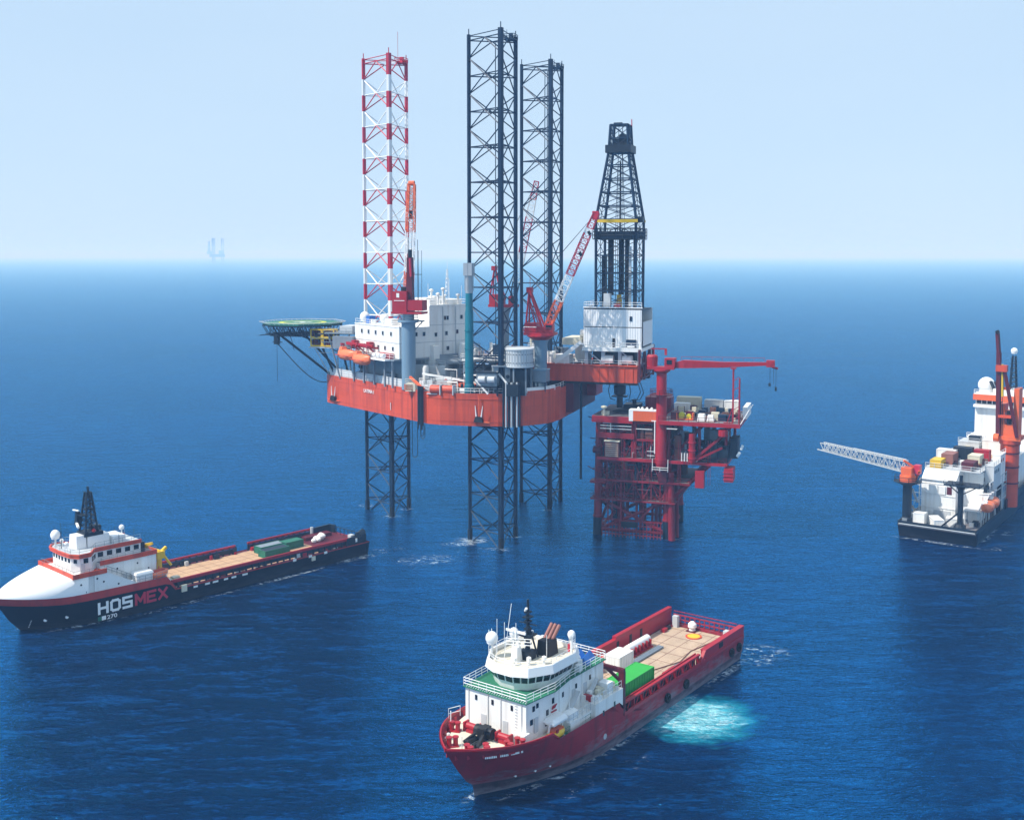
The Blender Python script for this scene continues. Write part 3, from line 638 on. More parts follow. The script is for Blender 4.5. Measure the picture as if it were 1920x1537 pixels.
b = B(); b.box(7.4, 9.0, 21.4, 23.0, 52.9, 65.4, (.2, .2)); b.m = 1
b.tube((8.2, 22.2, 65.0), (8.2, 22.2, 67.2), .5, n=10); b.m = 2; b.tube((7.6, 23.05, 61), (7.9, 22.9, 65.2), .28, n=8)
b.m = 1; b.rail([(6.2, 22, 53), (6.2, 22.01, 53.02)], 14, .05, 3, 12); b.rail([(5.4, 22, 53), (5.4, 22.01, 53.02)], 14, .05, 3, 12); b.bar((5.4, 22, 61.5), (7.4, 22, 61.5), .5, .12); b.tube((6.3, 22.2, 53), (6.3, 22.2, 69.5), .07, n=4)
b.build("king_post", ["dark_red", "dark_navy", "pink_red"], crane)
b = B(); rg = boom(b, (9.4, 20.6, 54.2), (10.2, 16.2, 82.5), 1.3, 1.9, 1.6, [(.28, 2), (.62, 1), (1, 2)], 18, .10)
tip = V((10.2, 16.2, 82.5)); b.m = 2
for i in (0, 2): b.bar(rg[14][i], rg[18][i], .4, .25)
b.tube(tip + V((-.7, 0, .4)), tip + V((.7, 0, .4)), .5, n=12); b.m = 3
for dx in (-.4, .4): b.tube(tip + V((dx, 0, -.3)), (8.2 + dx, 22.2, 67), .05, n=4)
for dx in (-.3, .0, .3): b.tube(tip + V((dx, .5, -.6)), tip + V((dx, .6, -6)), .05, n=4)
b.box(tip.x - .35, tip.x + .35, tip.y + .3, tip.y + .9, tip.z - 8, tip.z - 6)
b.build("boom", CC, crane)
# right-hand crane by the cantilever
b = B(); b.lathe((-20.6, 13.0, 0), [(1.5, DK), (1.5, 45.2), (1.9, 46.4), (1.9, 47.2)], 20); b.m = 1
crane = b.build("crane", "blue_grey", rig, smooth=True); crane["label"] = "crane with red cab and orange boom leaning towards the derrick"
b = B(); b.lathe((-20.6, 13, 0), [(2.0, 46.4), (3.2, 47.2), (3.2, 47.5)], 16); b.box(-24.2, -17, 11.2, 15, 47.5, 48.1); b.box(-20.0, -17.2, 11.4, 14.8, 48.1, 50.3); b.box(-24, -22.2, 13.2, 15, 48.1, 50.2); b.box(-22.2, -20.0, 11.6, 14.4, 48.1, 49.4); b.m = 1; b.box(-20.1, -17.0, 14.8, 14.87, 49.3, 49.5)
b.m = 2; b.box(-23.8, -22.4, 15, 15.05, 49.0, 49.9); b.m = 0; b.rail([(-24.2, 15.2, 48.1), (-17, 15.2, 48.1)], 1.1, .05)
b.build("machinery_house", ["signal_red", "white_clean", "glass"], crane)
b = B()
for y in (11.8, 14.2):
    b.bar((-17.4, y, 50.2), (-17.9, 13 + (y - 13) * .35, 57.6), .3); b.bar((-21.2, y, 49.4), (-18.1, 13 + (y - 13) * .35, 57.6), .42); b.bar((-19.6, y, 50.2), (-18.0, 13 + (y - 13) * .35, 55), .22)
b.box(-18.6, -17.3, 12.3, 13.7, 57.3, 58.5); b.bar((-17.6, 11.9, 53.6), (-17.6, 14.1, 53.6), .2); b.tube((-18, 13, 58.4), (-18, 13, 61.5), .06, n=4)
b.build("a_frame", "signal_red", crane)
b = B(); rg = boom(b, (-22.4, 13.2, 49.6), (-33.6, 12.4, 75.6), 1.4, 1.7, 1.2, [(.22, 2), (.44, 1), (.80, 4), (.88, 1), (1, 4)], 22, .09)
b.m = 2
for i in (0, 1): b.bar(rg[0][i], rg[5][i], .4, .4)
tip = V((-33.6, 12.4, 75.6)); b.m = 4; b.box(tip.x - .5, tip.x + .9, tip.y - .6, tip.y + .6, tip.z - 1.6, tip.z + .3); b.m = 3
b.tube(rg[18][1], V(rg[18][1]) + V((.4, .2, .8)), .35, n=8); b.tube(rg[14][1], V(rg[14][1]) + V((.4, .2, .8)), .35, n=8)
for y in (12.0, 14.0): b.tube((-18, 13 + (y - 13) * .5, 58), tip, .04, n=4)
b.build("boom", CC, crane)
# far crane behind the dark near leg
b = B(); b.lathe((.5, -24, 0), [(1.4, DK), (1.4, 50), (1.9, 51.5), (1.9, 52)], 18)
crane = b.build("crane", "mid_grey", rig, smooth=True); crane["label"] = "dark red crane behind the nearest dark leg"
b = B(); b.box(-3.2, 4.4, -26, -22.2, 52, 52.7); b.box(.6, 4.2, -25.8, -22.4, 52.7, 55.4); b.box(-3.2, -1.4, -23.8, -22.0, 52.7, 55); b.m = 1; b.tube((-3, -22.4, 54), (-3, -21.6, 54), 1.0, n=12)
b.build("machinery_house", ["signal_red", "black"], crane)
b = B()
for y in (-25.2, -22.8): b.bar((4.0, y, 55.2), (3.2, -24, 62.4), .3); b.bar((.4, y, 54), (3.0, -24, 62.4), .4)
b.box(2.5, 3.9, -24.6, -23.4, 61.8, 63); b.build("a_frame", "signal_red", crane)
b = B(); boom(b, (-2.0, -24, 54), (-8.2, -25.5, 85.5), 1.4, 1.8, 1.2, [(.14, 3), (.40, 1), (.68, 4), (.86, 1), (1, 4)], 20, .10)
b.m = 3; tip = V((-8.2, -25.5, 85.5))
for y in (-24.6, -23.4): b.tube((3.2, y, 62.4), tip, .04, n=4)
b.build("boom", CC, crane)

# ---------------------------------------------------------------- deck equipment
b = B(); b.lathe((-8.1, 27.2, 0), [(1.15, 34.9), (1.15, 37), (.95, 37.2), (.95, 53), (.82, 54), (.80, 57.5)], 18); b.m = 1; b.lathe((-8.1, 27.2, 0), [(.83, 57.5), (.83, 63.2)], 14)
for k in range(4): b.tube((-8.1 + math.cos(k * 1.57), 27.2 + math.sin(k * 1.57), 58), (-8.1 + math.cos(k * 1.57), 27.2 + math.sin(k * 1.57), 64.2), .08, n=4)
b.box(-9.1, -7.1, 26.3, 28.2, 61.4, 64.2); b.m = 0
for z in (37, 41, 45, 49): b.lathe((-8.1, 27.2, z), [(1.05, 0), (1.05, .25)], 18)
b.build("raw_water_tower", ["teal", "steel"], rig, smooth=True)
b = B(); b.lathe((-18.6, 23.4, 0), [(3.2, 41.0), (3.35, 41.1), (3.35, 41.4), (3.2, 41.4), (3.2, 44.9), (3.35, 44.9), (3.35, 45.2), (3.0, 45.4), (.2, 45.5)], 30); b.m = 1
for k in range(30):
    a = 2 * math.pi * k / 30
    for z in (42.1, 44.0): b.tube((-18.6 + 3.2 * math.cos(a), 23.4 + 3.2 * math.sin(a), z), (-18.6 + 3.26 * math.cos(a), 23.4 + 3.26 * math.sin(a), z), .11, n=6)
    b.m = 2; b.bar((-18.6 + 3.22 * math.cos(a + .1), 23.4 + 3.22 * math.sin(a + .1), 41.4), (-18.6 + 3.22 * math.cos(a + .1), 23.4 + 3.22 * math.sin(a + .1), 44.9), .06); b.m = 1
b.m = 2
for a in (20, 80, 140, 200, 260, 320): b.box(-18.6 + 2.7 * math.cos(R(a)) - .16, -18.6 + 2.7 * math.cos(R(a)) + .16, 23.4 + 2.7 * math.sin(R(a)) - .16, 23.4 + 2.7 * math.sin(R(a)) + .16, DK, 41.0)
b.build("round_reel_tank", ["pale_grey", "dark_navy", "mid_grey"], rig, smooth=True)
b = B(); b.box(-20.5, -16.5, 21, 25.4, DK, 40.6); b.m = 1; b.box(-14.8, -10.2, 24.6, 28.0, DK + 2.2, DK + 5.0); b.m = 0; b.box(-15, -10, 24.4, 28.2, DK + 1.9, DK + 2.2); b.box(-15, -10, 24.4, 28.2, DK + 5.0, DK + 5.3)
for x in (-14.9, -10.1): b.box(x - .15, x + .15, 27.6, 28.0, DK, DK + 1.9)
b.m = 2
for x in (-13.6, -11.4): b.tube((x - .8, 28.05, DK + 3.6), (x + .8, 28.05, DK + 3.6), .75, n=12)
b.build("winch_house", ["dark_navy", "mid_grey", "pale_grey"], rig)
b = B(); b.box(-24.0, -21.0, 17.2, 20.6, DK + 2.6, DK + 5.2); b.m = 1; b.box(-24.1, -20.9, 17.1, 20.7, DK + 5.2, DK + 5.4); b.m = 2
for x, y in ((-23.8, 20.4), (-21.2, 20.4), (-23.8, 17.4), (-21.2, 17.4)): b.box(x - .12, x + .12, y - .12, y + .12, DK, DK + 2.6)
b.box(-24.1, -20.9, 17, 20.8, DK + 2.4, DK + 2.6); b.rail([(-24, 21.2, DK + 1.2), (-19.5, 22.8, DK + 1.2)], 1.0, .06)
b.build("control_cabin", ["mid_grey", "blue_grey", "navy_steel"], rig)
b = B(); b.wall([(-24.6, 16), (-23.8, 19.6), (-20.4, 24.0), (-16.5, 26.2)], DK + .02, DK + 1.5, .8); b.m = 1; b.wall([(-25.2, 13), (-24.2, 19.4), (-20.8, 24.2)], DK + .46, DK + .9, .5)
b.build("bulwark_store", ["white_paint", "orange_red"], rig)
b = B()                                                             # conductor pipes and hoses down the hull side
b.m = 0; b.box(-19.6, -16.2, 26.25, 27.4, DK, DK + 2.6)
for k in range(7): x = -16.2 - k * .55; b.m = k % 2; y = 27.25 - k * .26; b.tube((x, y + .25, BOT - .2), (x, y + .25, DK + 3), .24, n=7)
b.build("riser_bundle", ["dark_navy", "pale_grey"], rig)
b = B()
for k in range(5): x = 4.2 - k * .42; b.tube((x, 27.5 + k * .28, BOT - 1.5 + (k % 3)), (x, 27.5 + k * .28, DK + 1.6), .17, n=6)
def hang(x0, x1, y, zt, zb):
    pts = [(x0, y, zt), (x0, y, zb + .6), ((x0 * 3 + x1) / 4, y, zb + .08), ((x0 + x1) / 2, y, zb), ((x0 + 3 * x1) / 4, y, zb + .08), (x1, y, zb + .6), (x1, y, BOT - .2)]
    b.path(pts, .09, 5)
hang(6.3, 5.0, 26.0, DK + .5, 19.6); hang(3.0, 2.2, 29.0, DK + .8, 25.2); hang(2.9, 1.9, 29.1, DK + .8, 24.6); b.tube((4.5, 27.2, 21), (4.5, 27.2, BOT), .07, n=5)
b.build("hanging_hose", "dark_navy", rig)
# anchors in their racks on the hull side
def anchor(x, y, ang):
    b = B(); b.M = frame((x, y, 0), ang)
    b.bar((-2.6, 0, BOT + 1.0), (2.6, 0, BOT + 1.0), .22); b.m = 1; b.box(-1.1, 1.1, -.1, .7, BOT + 1.0, BOT + 2.2, (.4, .1)); b.m = 2
    for s in (-1, 1): b.tube((s * .6, .3, BOT + 1.9), (s * .95, .2, BOT + 4.6), .17, .06, n=5)
    b.m = 0; b.tube((0, .2, BOT + 1.8), (0, .15, DK), .09, n=5)
    return b.build("anchor", ["orange", "black", "white_clean"], rig)
anchor(-11.0, 28.75, -9); anchor(36.5, 5.6, -31)
b = B()
for x, y, z, r, l in ((-3.6, 28.6, DK + 1.1, .95, 2.6), (-.7, 28.8, DK + 1.1, .95, 2.4)): b.tube((x - l / 2, y, z), (x + l / 2, y, z), r, n=14); b.m = 1; b.box(x - l / 2 - .2, x - l / 2, y - 1, y + 1, DK, z + 1.1); b.m = 0
b.m = 1; b.box(-5.4, 1.4, 27.6, 29.2, DK + .0, DK + .2)
b.build("hose_reel", ["orange_red", "pale_grey"], rig)
b = B()                                                             # mud tanks, generators and pipework on the main deck
rnd = random.Random(5)
blocks = [(2, 10, 8, 16, 5.2, 0), (-3, 3, 18, 25, 2.6, 0), (5.5, 8, 24, 26, 1.8, 2), (-6, 1, 2, 12, 4.2, 1), (-8, -2, -14, -4, 6.5, 0), (8, 16, -8, 4, 5.0, 1), (-3.6, 1, 22.5, 26.6, 1.4, 3), (0, 3.4, 25.2, 27.4, 1.7, 0), (-17, -13, 3, 9, 4.4, 1), (-16, -11, -8, 2, 6.2, 0), (14, 17, 14, 18, 3, 1)]
for x0, x1, y0, y1, h, m in blocks: b.piece(); b.m = m; b.box(x0, x1, y0, y1, DK + .013, DK + h); b.rail([(x0, y1, DK + h), (x1, y1, DK + h)], 1.0, .05)
for k in range(26):
    x, y = rnd.uniform(-16, 6), rnd.uniform(2, 27)
    if (x + 11.9) ** 2 + (y - 20.2) ** 2 < 60: continue
    b.piece(); b.m = rnd.choice([0, 1, 1, 2, 3]); h = rnd.uniform(.8, 3.2); w_ = rnd.uniform(.4, 1.3)
    if rnd.random() < .5: b.tube((x, y, DK), (x, y, DK + h), w_ * .6, n=10)
    else: b.box(x - w_, x + w_, y - w_ * .7, y + w_ * .7, DK + .02, DK + h)
for k in range(70):                                                  # lockers, winches, valves and small tanks crowding the seaward edge and the mid deck
    x = rnd.uniform(-22, 8); y = rnd.uniform(19.5, 28) if k < 48 else rnd.uniform(12, 19)
    edge = 28.6 if x < 1.4 else 28.6 - (x - 1.4) * .665
    if x < -14: edge = 27 - (-14 - x) * .75
    y = min(y, edge - 1.4)
    if (x + 11.9) ** 2 + (y - 20.2) ** 2 < 52 or (x - 8.7) ** 2 + (y - 22.2) ** 2 < 6: continue
    b.piece(); b.m = rnd.choice([0, 4, 4, 1, 2, 5, 6]); h = rnd.uniform(.6, 2.6); w_ = rnd.uniform(.25, .8); t = rnd.random()
    if t < .3: b.tube((x, y, DK), (x, y, DK + h), w_ * .6, n=10); b.lathe((x, y, DK + h), [(w_ * .75, 0), (w_ * .7, .15), (.1, .4)], 10)
    elif t < .5: b.tube((x - w_, y, DK + .9), (x + w_, y, DK + .9), .5, n=10); b.box(x - w_, x + w_, y - .4, y + .4, DK, DK + .45)
    elif t < .85: b.box(x - w_, x + w_, y - w_ * .7, y + w_ * .7, DK + .02, DK + h); b.rail([(x - w_, y + w_ * .7, DK + h), (x + w_, y + w_ * .7, DK + h)], .6, .05)
    else: b.tube((x, y, DK), (x, y, DK + h * 1.8), .09, n=5); b.box(x - .3, x + .3, y - .2, y + .2, DK + h * 1.8, DK + h * 1.8 + .4)
b.build_each("deck_machine", ["pale_grey", "mid_grey", "cream", "rusty_pipe", "white_paint", "dark_navy", "signal_red"], rig)
b = B(); b.box(-18.5, 3, -6, 11.4, DK + 5.6, DK + 5.9)               # mezzanine deck carrying pumps, tanks and cabins
for x in (-18, -12, -6, 0, 2.6):
    for y in (-5, 3, 11): b.box(x - .2, x + .2, y - .2, y + .2, DK, DK + 5.6)
b.rail([(-18.4, 11.3, DK + 5.9), (2.9, 11.3, DK + 5.9), (2.9, -6, DK + 5.9)], 1.1, .06); b.build("mezzanine", "mid_grey", rig)
b = B()
for k in range(46):
    x, y = rnd.uniform(-17.5, 2.4), rnd.uniform(-4, 10.8); b.piece(); b.m = rnd.choice([0, 0, 1, 2, 3, 4]); w_ = rnd.uniform(.3, 1.1); h = rnd.uniform(.7, 3.6); t = rnd.random()
    if t < .25: b.tube((x, y, DK + 5.9), (x, y, DK + 5.9 + h * 1.3), w_ * .5, n=10)
    elif t < .4: b.tube((x - w_, y, DK + 6.9), (x + w_, y, DK + 6.9), .8, n=12)
    else: b.box(x - w_, x + w_, y - w_, y + w_, DK + 5.91, DK + 5.9 + h); b.rail([(x - w_, y + w_, DK + 5.9 + h), (x + w_, y + w_, DK + 5.9 + h)], .9, .05)
b.build_each("mezzanine_unit", ["white_paint", "pale_grey", "mid_grey", "cream", "rusty_pipe"], rig)
b = B()
for k in range(16):
    z = DK + rnd.uniform(1, 5.5); x = rnd.uniform(-20, -2); y = rnd.uniform(18, 27); l = rnd.uniform(2, 6)
    b.m = k % 3; b.path([(x, y, DK), (x, y, z), (x + l * .5, y, z), (x + l * .5, y - 2, z)], rnd.uniform(.09, .2), 6)
b.m = 0
for p, q in (((-9.5, 27.5, DK + .6), (-6.5, 26, DK + 4.4)), ((-12.8, 28, DK + .4), (-9.8, 28, DK + 3.6)), ((-17.6, 27, DK + 2), (-14.4, 26.8, DK + 5.4))): b.bar(p, q, .35)
for y in (12, 15, 18): b.bar((-17, y, DK + 6.8), (-3, y, DK + 6.8), .4); b.box(-16, -4, y - .9, y + .9, DK + 7.0, DK + 7.2)
b.rail([(-17, 18.9, DK + 7.2), (-3, 18.9, DK + 7.2)], 1.1, .05); b.m = 1; b.box(-14, -11.5, 9.5, 11.5, DK + 7.2, DK + 9.6); b.m = 2; b.box(-10.6, -8.4, 9.5, 11.8, DK + 7.2, DK + 9.9)
b.build("deck_pipework", ["white_paint", "mid_grey", "navy_steel"], rig)
b = B()                                                             # pipe deck on the cantilever: racks, tanks, catwalk
for k in range(14): b.m = k % 3; y = -5.8 + k * .42; b.tube((-26, y, 41.0), (-12, y, 41.0), .18, n=6); b.tube((-25, y, 41.4), (-13, y, 41.4), .18, n=6)
b.m = 3; b.box(-25.8, -22.6, 3, 6.8, 40.42, 42.4); b.box(-21.8, -19.4, 4.2, 6.9, 40.42, 43.0); b.m = 4; b.box(-17.4, -14.2, 5.6, 7, 40.42, 42.2); b.m = 5; b.box(-28.8, -24, -3.0, 6.6, 44.8, 46.4); b.m = 3; b.tube((-29.1, 4.4, 47.4), (-28, 4.4, 47.4), 1.0, n=14)
b.box(-29.2, -26, -2, 2, 40.42, 44.7); b.m = 1
for x in (-21, -18.4, -16.8, -14.6, -12.2): b.tube((x, 7.4, 40.4), (x, 7.4, 43.2), .14, n=5); b.bar((x - .7, 7.4, 43.2), (x + .7, 7.4, 43.2), .18)
b.build("pipe_rack", ["rusty_pipe", "mid_grey", "pale_grey", "white_paint", "signal_red", "cream"], cant)
b = B(); b.m = 0; b.bar((-9.8, 24.4, DK + 2.2), (4.4, 24.2, DK + 4.0), .5, .4); b.m = 1; b.box(-8.4, -4, 22, 26, DK + 1.5, DK + 1.9); b.bar((2.6, 27.9, DK + .9), (7.2, 25.0, DK + 3.2), .5); b.box(6.0, 8.2, 24.2, 26, DK + .2, DK + 1.6)
b.build("deck_gantry", ["white_paint", "orange"], rig)
# lifeboats under their red davits (boats are things of their own)
def lifeboat_mesh(L, W, H, keel):
    b = B(); rings = []
    for k in range(13):
        t = k / 12 * 2 - 1; f = (1 - abs(t) ** 2.6) ** .6 if abs(t) < 1 else 0; f = max(f, .06)
        ring_ = []
        for i in range(16):
            a = 2 * math.pi * i / 16; y, z = math.cos(a), math.sin(a)
            yy = W / 2 * f * (abs(y) ** .8) * (1 if y >= 0 else -1); zz = (H * .55 * z * (.75 + .25 * f)) if z > 0 else keel * z * f ** .7
            ring_.append((t * L / 2, yy, zz))
        rings.append(ring_)
    b.loft(rings); return b
b = lifeboat_mesh(7.6, 2.9, 2.6, 1.25); b.m = 0
boat_me = b
def lifeboat(loc, rot, label):
    root = thing("lifeboat", label, "lifeboat", loc, rot, "orange lifeboats on the rig's side")
    h = lifeboat_mesh(7.6, 2.9, 2.6, 1.25).build("hull", "bright_orange", root, smooth=True)
    c = B(); c.box(-2.6, -1.0, -.8, .8, 1.2, 2.0, (.3, .2)); c.m = 1; c.box(-2.3, -1.3, .72, .82, 1.4, 1.75); c.build("wheelhouse", ["bright_orange", "glass"], root)
    k = B(); k.bar((-3.4, 1.36, 0), (3.4, 1.36, 0), .16); k.bar((-3.4, -1.36, 0), (3.4, -1.36, 0), .16); k.build("fender", "orange_red", root); return root
def qpos(x, y, z): p = QM @ V((x, y, 0)); q = Matrix.Translation(V(RO)) @ Matrix.Rotation(R(RA), 4, 'Z') @ V((p.x, p.y, z)); return tuple(q)
qa = math.degrees(math.atan2(*(QM.to_3x3() @ V((1, 0, 0))).yx)) + RA
lifeboat(qpos(-19.6, -3.2, 41.4), qa, "left orange lifeboat hanging from red davits below the white quarters")
lifeboat(qpos(-12.2, -3.2, 40.8), qa, "right orange lifeboat hanging from red davits beside the grey crane pedestal")
b = qb()
for x0 in (-19.6, -12.2):
    for dx in (-2.6, 2.6):
        b.bar((x0 + dx, -.06, 43.6), (x0 + dx, -3.4, 44.0), .45, .5); b.bar((x0 + dx, -.06, 41.7), (x0 + dx, -2.6, 43.8), .3); b.tube((x0 + dx, -3.2, 43.9), (x0 + dx, -3.2, 42.2), .1, n=5)
    b.bar((x0 - 3.4, -2.0, 44.2), (x0 + 3.4, -2.0, 44.2), .5, .7)
    b.box(x0 - .9, x0 + .7, -1.4, -.2, 43.6, 45)
b.box(-8.2, -2.2, -1.2, -.15, 41.6, 42.8); b.build("davit", "signal_red", rig)
b = qb()
for x in (-7.4, -5.6, -3.8): b.tube((x - .6, -2.2, 42.3), (x + .6, -2.2, 42.3), .55, n=10)
b.box(-8.6, -1.8, -2.9, -1.5, 41.2, 41.6); b.build("life_raft_rack", "white_clean", rig)
# yellow cages beside the helideck
cg = None
def local(x, y, z): return tuple(Matrix.Translation(V(RO)) @ Matrix.Rotation(R(RA), 4, 'Z') @ V((x, y, z)))
for k, (x, z, lab) in enumerate(((40.6, 45.0, "upper yellow steel cage farther from the white quarters"), (37.2, 45.0, "upper yellow steel cage closer to the white quarters"), (40.6, 42.8, "lower yellow steel cage farther from the white quarters"), (37.2, 42.8, "lower yellow steel cage closer to the white quarters"))):
    if cg is None:
        cg = thing("yellow_cage", lab, "cage", local(x, 6, z), RA, "yellow cages under the helideck")
        f = B()
        for sx in (-1.5, 1.5):
            for sy in (-1, 1): f.bar((sx, sy, 0), (sx, sy, 2.1), .3)
        for z_ in (.15, 2.05):
            for sy in (-1, 1): f.bar((-1.6, sy, z_), (1.6, sy, z_), .32)
            for sx in (-1.5, 1.5): f.bar((sx, -1, z_), (sx, 1, z_), .3)
        f.build("frame", "yellow", cg)
        f = B(); f.box(-1.4, 1.4, -.9, .9, .1, .25)
        f.box(-1.45, 1.45, -.5, .5, .95, 1.15)
        for x_ in (-1.1, -.55, 0, .55, 1.1):
            for y_ in (-.6, .6): f.tube((x_, y_, .25), (x_, y_, .9), .22, n=8); f.tube((x_, y_, 1.15), (x_, y_, 1.8), .22, n=8)
        f.build("rack", "dark_red", cg)
    else: dup(cg, local(x, 6, z), RA, lab)
b = B(); b.box(35.2, 42.6, 4.4, 7.4, 42.4, 42.7); b.bar((35.4, 5, 42.4), (32.5, 4, 40), .25); b.bar((42, 5.5, 42.5), (39, 3, DK + .2), .16); b.tube((35.3, 5.9, 42.4), (36.5, 3, DK), .15, n=5)
b.box(35.2, 42.6, 4.5, 7.3, 44.95, 44.99); b.build("cage_shelf", "pale_grey", rig)
# ================================================================ the red wellhead platform
PO, PA = (20.3, 255.8, 0), -18
plat = thing("production_platform", "dark red fixed platform of stacked decks and pipework standing on a tubular jacket", "oil platform", PO, PA)
FEET = [(0, 0), (16.6, .4), (16.4, 18.6), (.2, 18.4)]
def leg_at(i, z): x, y = FEET[i]; k = z / 30; return V((x + (8.3 - x) * .05 * k, y + (9.3 - y) * .05 * k, z))
jk = B()
for za, zb in ((1.0, 8.8), (8.8, 17.6)):
    for i in range(4):
        j = (i + 1) % 4; a0, a1, b0, b1 = leg_at(i, za), leg_at(j, za), leg_at(i, zb), leg_at(j, zb); m0, m1 = (a0 + a1) / 2, (b0 + b1) / 2
        jk.tube(b0, b1, .5, n=8); jk.tube(a0, m1, .42, n=8) if zb > 10 else (jk.tube(a0, b1, .4, n=8), jk.tube(a1, b0, .4, n=8))
        if zb > 10: jk.tube(a1, m1, .42, n=8)
for i in range(4): jk.tube(leg_at(i, 1.2), leg_at((i + 1) % 4, 1.2), .4, n=8)
for x in (4.2, 8.6, 12.4):
    for y in (4, 9, 14): jk.tube((x, y, -4), (x, y, 18), .42 if y > 4 else .3, n=8)
jacket = jk.build("jacket_bracing", "platform_red", plat, smooth=True)
for i in range(4):
    b = B(); p0, p1, p2 = leg_at(i, -5), leg_at(i, 4.2), leg_at(i, 28)
    b.m = 1; b.tube(p0, p1, 1.05, n=14); b.m = 0; b.tube(p1, p2, 1.0 if i != 0 else .95, n=14)
    b.tube(leg_at(i, 4.2), leg_at(i, 4.6), 1.2, n=14); b.tube(leg_at(i, 8.4), leg_at(i, 9.3), 1.25, n=14)
    b.build("leg", ["platform_red", "dark_navy"], plat, smooth=True)
b = B(); b.tube((17.9, -.6, -3), (17.4, -.4, 16), .8, n=12); b.tube((18.6, 2.5, -3), (18.3, 2.5, 13), .45, n=10); b.tube((-.9, 2.4, 3.5), (-.7, 2.4, 12.4), .6, n=10); b.box(-1.6, 2.2, -1.4, 1.4, 12.4, 13.0); b.tube((5.8, -.7, 1.5), (5.8, -.7, 16), .28, n=8)
for x in (2.6, 3.6, 9.4, 11): b.tube((x, -.4, 3.6), (x, -.4, 13), .16, n=6)
b.build("riser", "platform_red", plat, smooth=True)
b = B()                                                             # boat landing: a grid of fender bars between the front legs
for z in (.6, 1.7, 2.8, 3.9): b.bar((1.3, -1.1, z), (15.4, -1.0, z), .22)
for k in range(18): x = 1.4 + k * .82; b.bar((x, -1.2, -.8), (x, -1.2, 4.0), .16)
for z in (1.0, 3.6): b.bar((1.3, 1.2, z), (15.4, 1.2, z), .2)
for x in (1.3, 6, 10.6, 15.3): b.bar((x, -1.1, 3.6), (x, 1.2, 3.6), .2); b.bar((x, -1.1, 1), (x, 1.2, 1), .2)
b.m = 1; b.box(6.0, 9.8, -1.3, -1.05, 2.4, 3.7); b.m = 2
for k in range(6): b.box(6.3 + k * .6, 6.55 + k * .6, -1.38, -1.3, 1.9, 2.2)
b.m = 0; b.bar((10, -.6, 4.0), (14.2, -.4, 8.6), .6, .3); b.build("boat_landing", ["platform_red", "black", "signal_red"], plat)
def deck(name, x0, x1, y0, y1, z, th, fascia="platform_red", top="deck_grey", rails=True, beams=True, hole=None):
    b = B(); b.m = 0; b.box(x0, x1, y0, y0 + .25, z - th, z); b.box(x0, x1, y1 - .25, y1, z - th, z); b.box(x0, x0 + .25, y0 + .25, y1 - .25, z - th, z); b.box(x1 - .25, x1, y0 + .25, y1 - .25, z - th, z)
    b.m = 1; b.box(x0 + .25, x1 - .25, y0 + .25, y1 - .25, z - .12, z - .02); b.m = 2
    if beams:
        n = int((x1 - x0) / 2.2)
        for k in range(1, n): x = x0 + (x1 - x0) * k / n; b.box(x - .12, x + .12, y0 + .25, y1 - .25, z - th * .9, z - .12)
        for y in (y0 + (y1 - y0) * .33, y0 + (y1 - y0) * .66): b.box(x0 + .25, x1 - .25, y - .15, y + .15, z - th * .95, z - .121)
    o = b.build(name, [fascia, top, "dark_red"], plat)
    if rails:
        r = B(); r.rail([(x0 + .1, y0 + .1, z), (x1 - .1, y0 + .1, z), (x1 - .1, y1 - .1, z), (x0 + .1, y1 - .1, z), (x0 + .1, y0 + .1, z)], 1.1, .05); r.build("handrail", "dark_red", o)
    return o
deck("deck", -1.0, 8.6, -2.0, 17.6, 28.5, 1.5, "signal_red", "deck_grey", False)
deck("deck", 8.6, 15.0, -1.2, 17.6, 27.4, .5)
deck("deck", 15.0, 33.4, -4.0, 17.8, 28.3, .9, "signal_red")
deck("deck", .4, 9.0, -1.6, 17, 24.6, 1.3, "platform_red", "deck_grey")
deck("deck", 9.0, 17.4, -1.2, 17, 23.4, .5)
deck("deck", .2, 30.4, -2.0, 17.4, 18.9, .7, "signal_red", "deck_grey")
deck("deck", -.4, 22, -1.4, 18, 13.6, .5)
deck("deck", -1.4, 18.6, -1.6, 19.6, 8.9, .35)
b = B()                                                             # knee braces below the overhang
for y in (.6, 15.5):
    b.piece(); b.tube((17.2, y, 9.2), (26.5, y, 18.3), .55, n=10); b.piece(); b.tube((24.0, y, 19), (31.2, y, 27.5), .45, n=10); b.piece(); b.tube((17.4, y, 19), (25, y, 27.6), .4, n=8)
b.piece(); b.bar((22.6, -2.2, 19.2), (30, -2.2, 25.8), .28, .6); b.piece(); b.bar((22.6, -2.6, 19), (29.4, -2.6, 22.6), .28, .5)
for x in (9.2, 16.9, 24, 30):
    for y in (-1.0, 16.6): b.piece(); b.tube((x, y, 18.9), (x, y, 27.6), .35, n=8)
for x in (2, 8.5): b.piece(); b.tube((x, -1, 18.9), (x, -1, 27), .35, n=8)
for x in (-.2, 6, 11): b.piece(); b.tube((x, 17, 9), (x, 17, 27), .4, n=8)
b.build_each("deck_column", "platform_red", plat, smooth=True)
BB = [B(), B(), B()]; rnd = random.Random(11)                                    # vessels, cabinets, pipes filling the decks
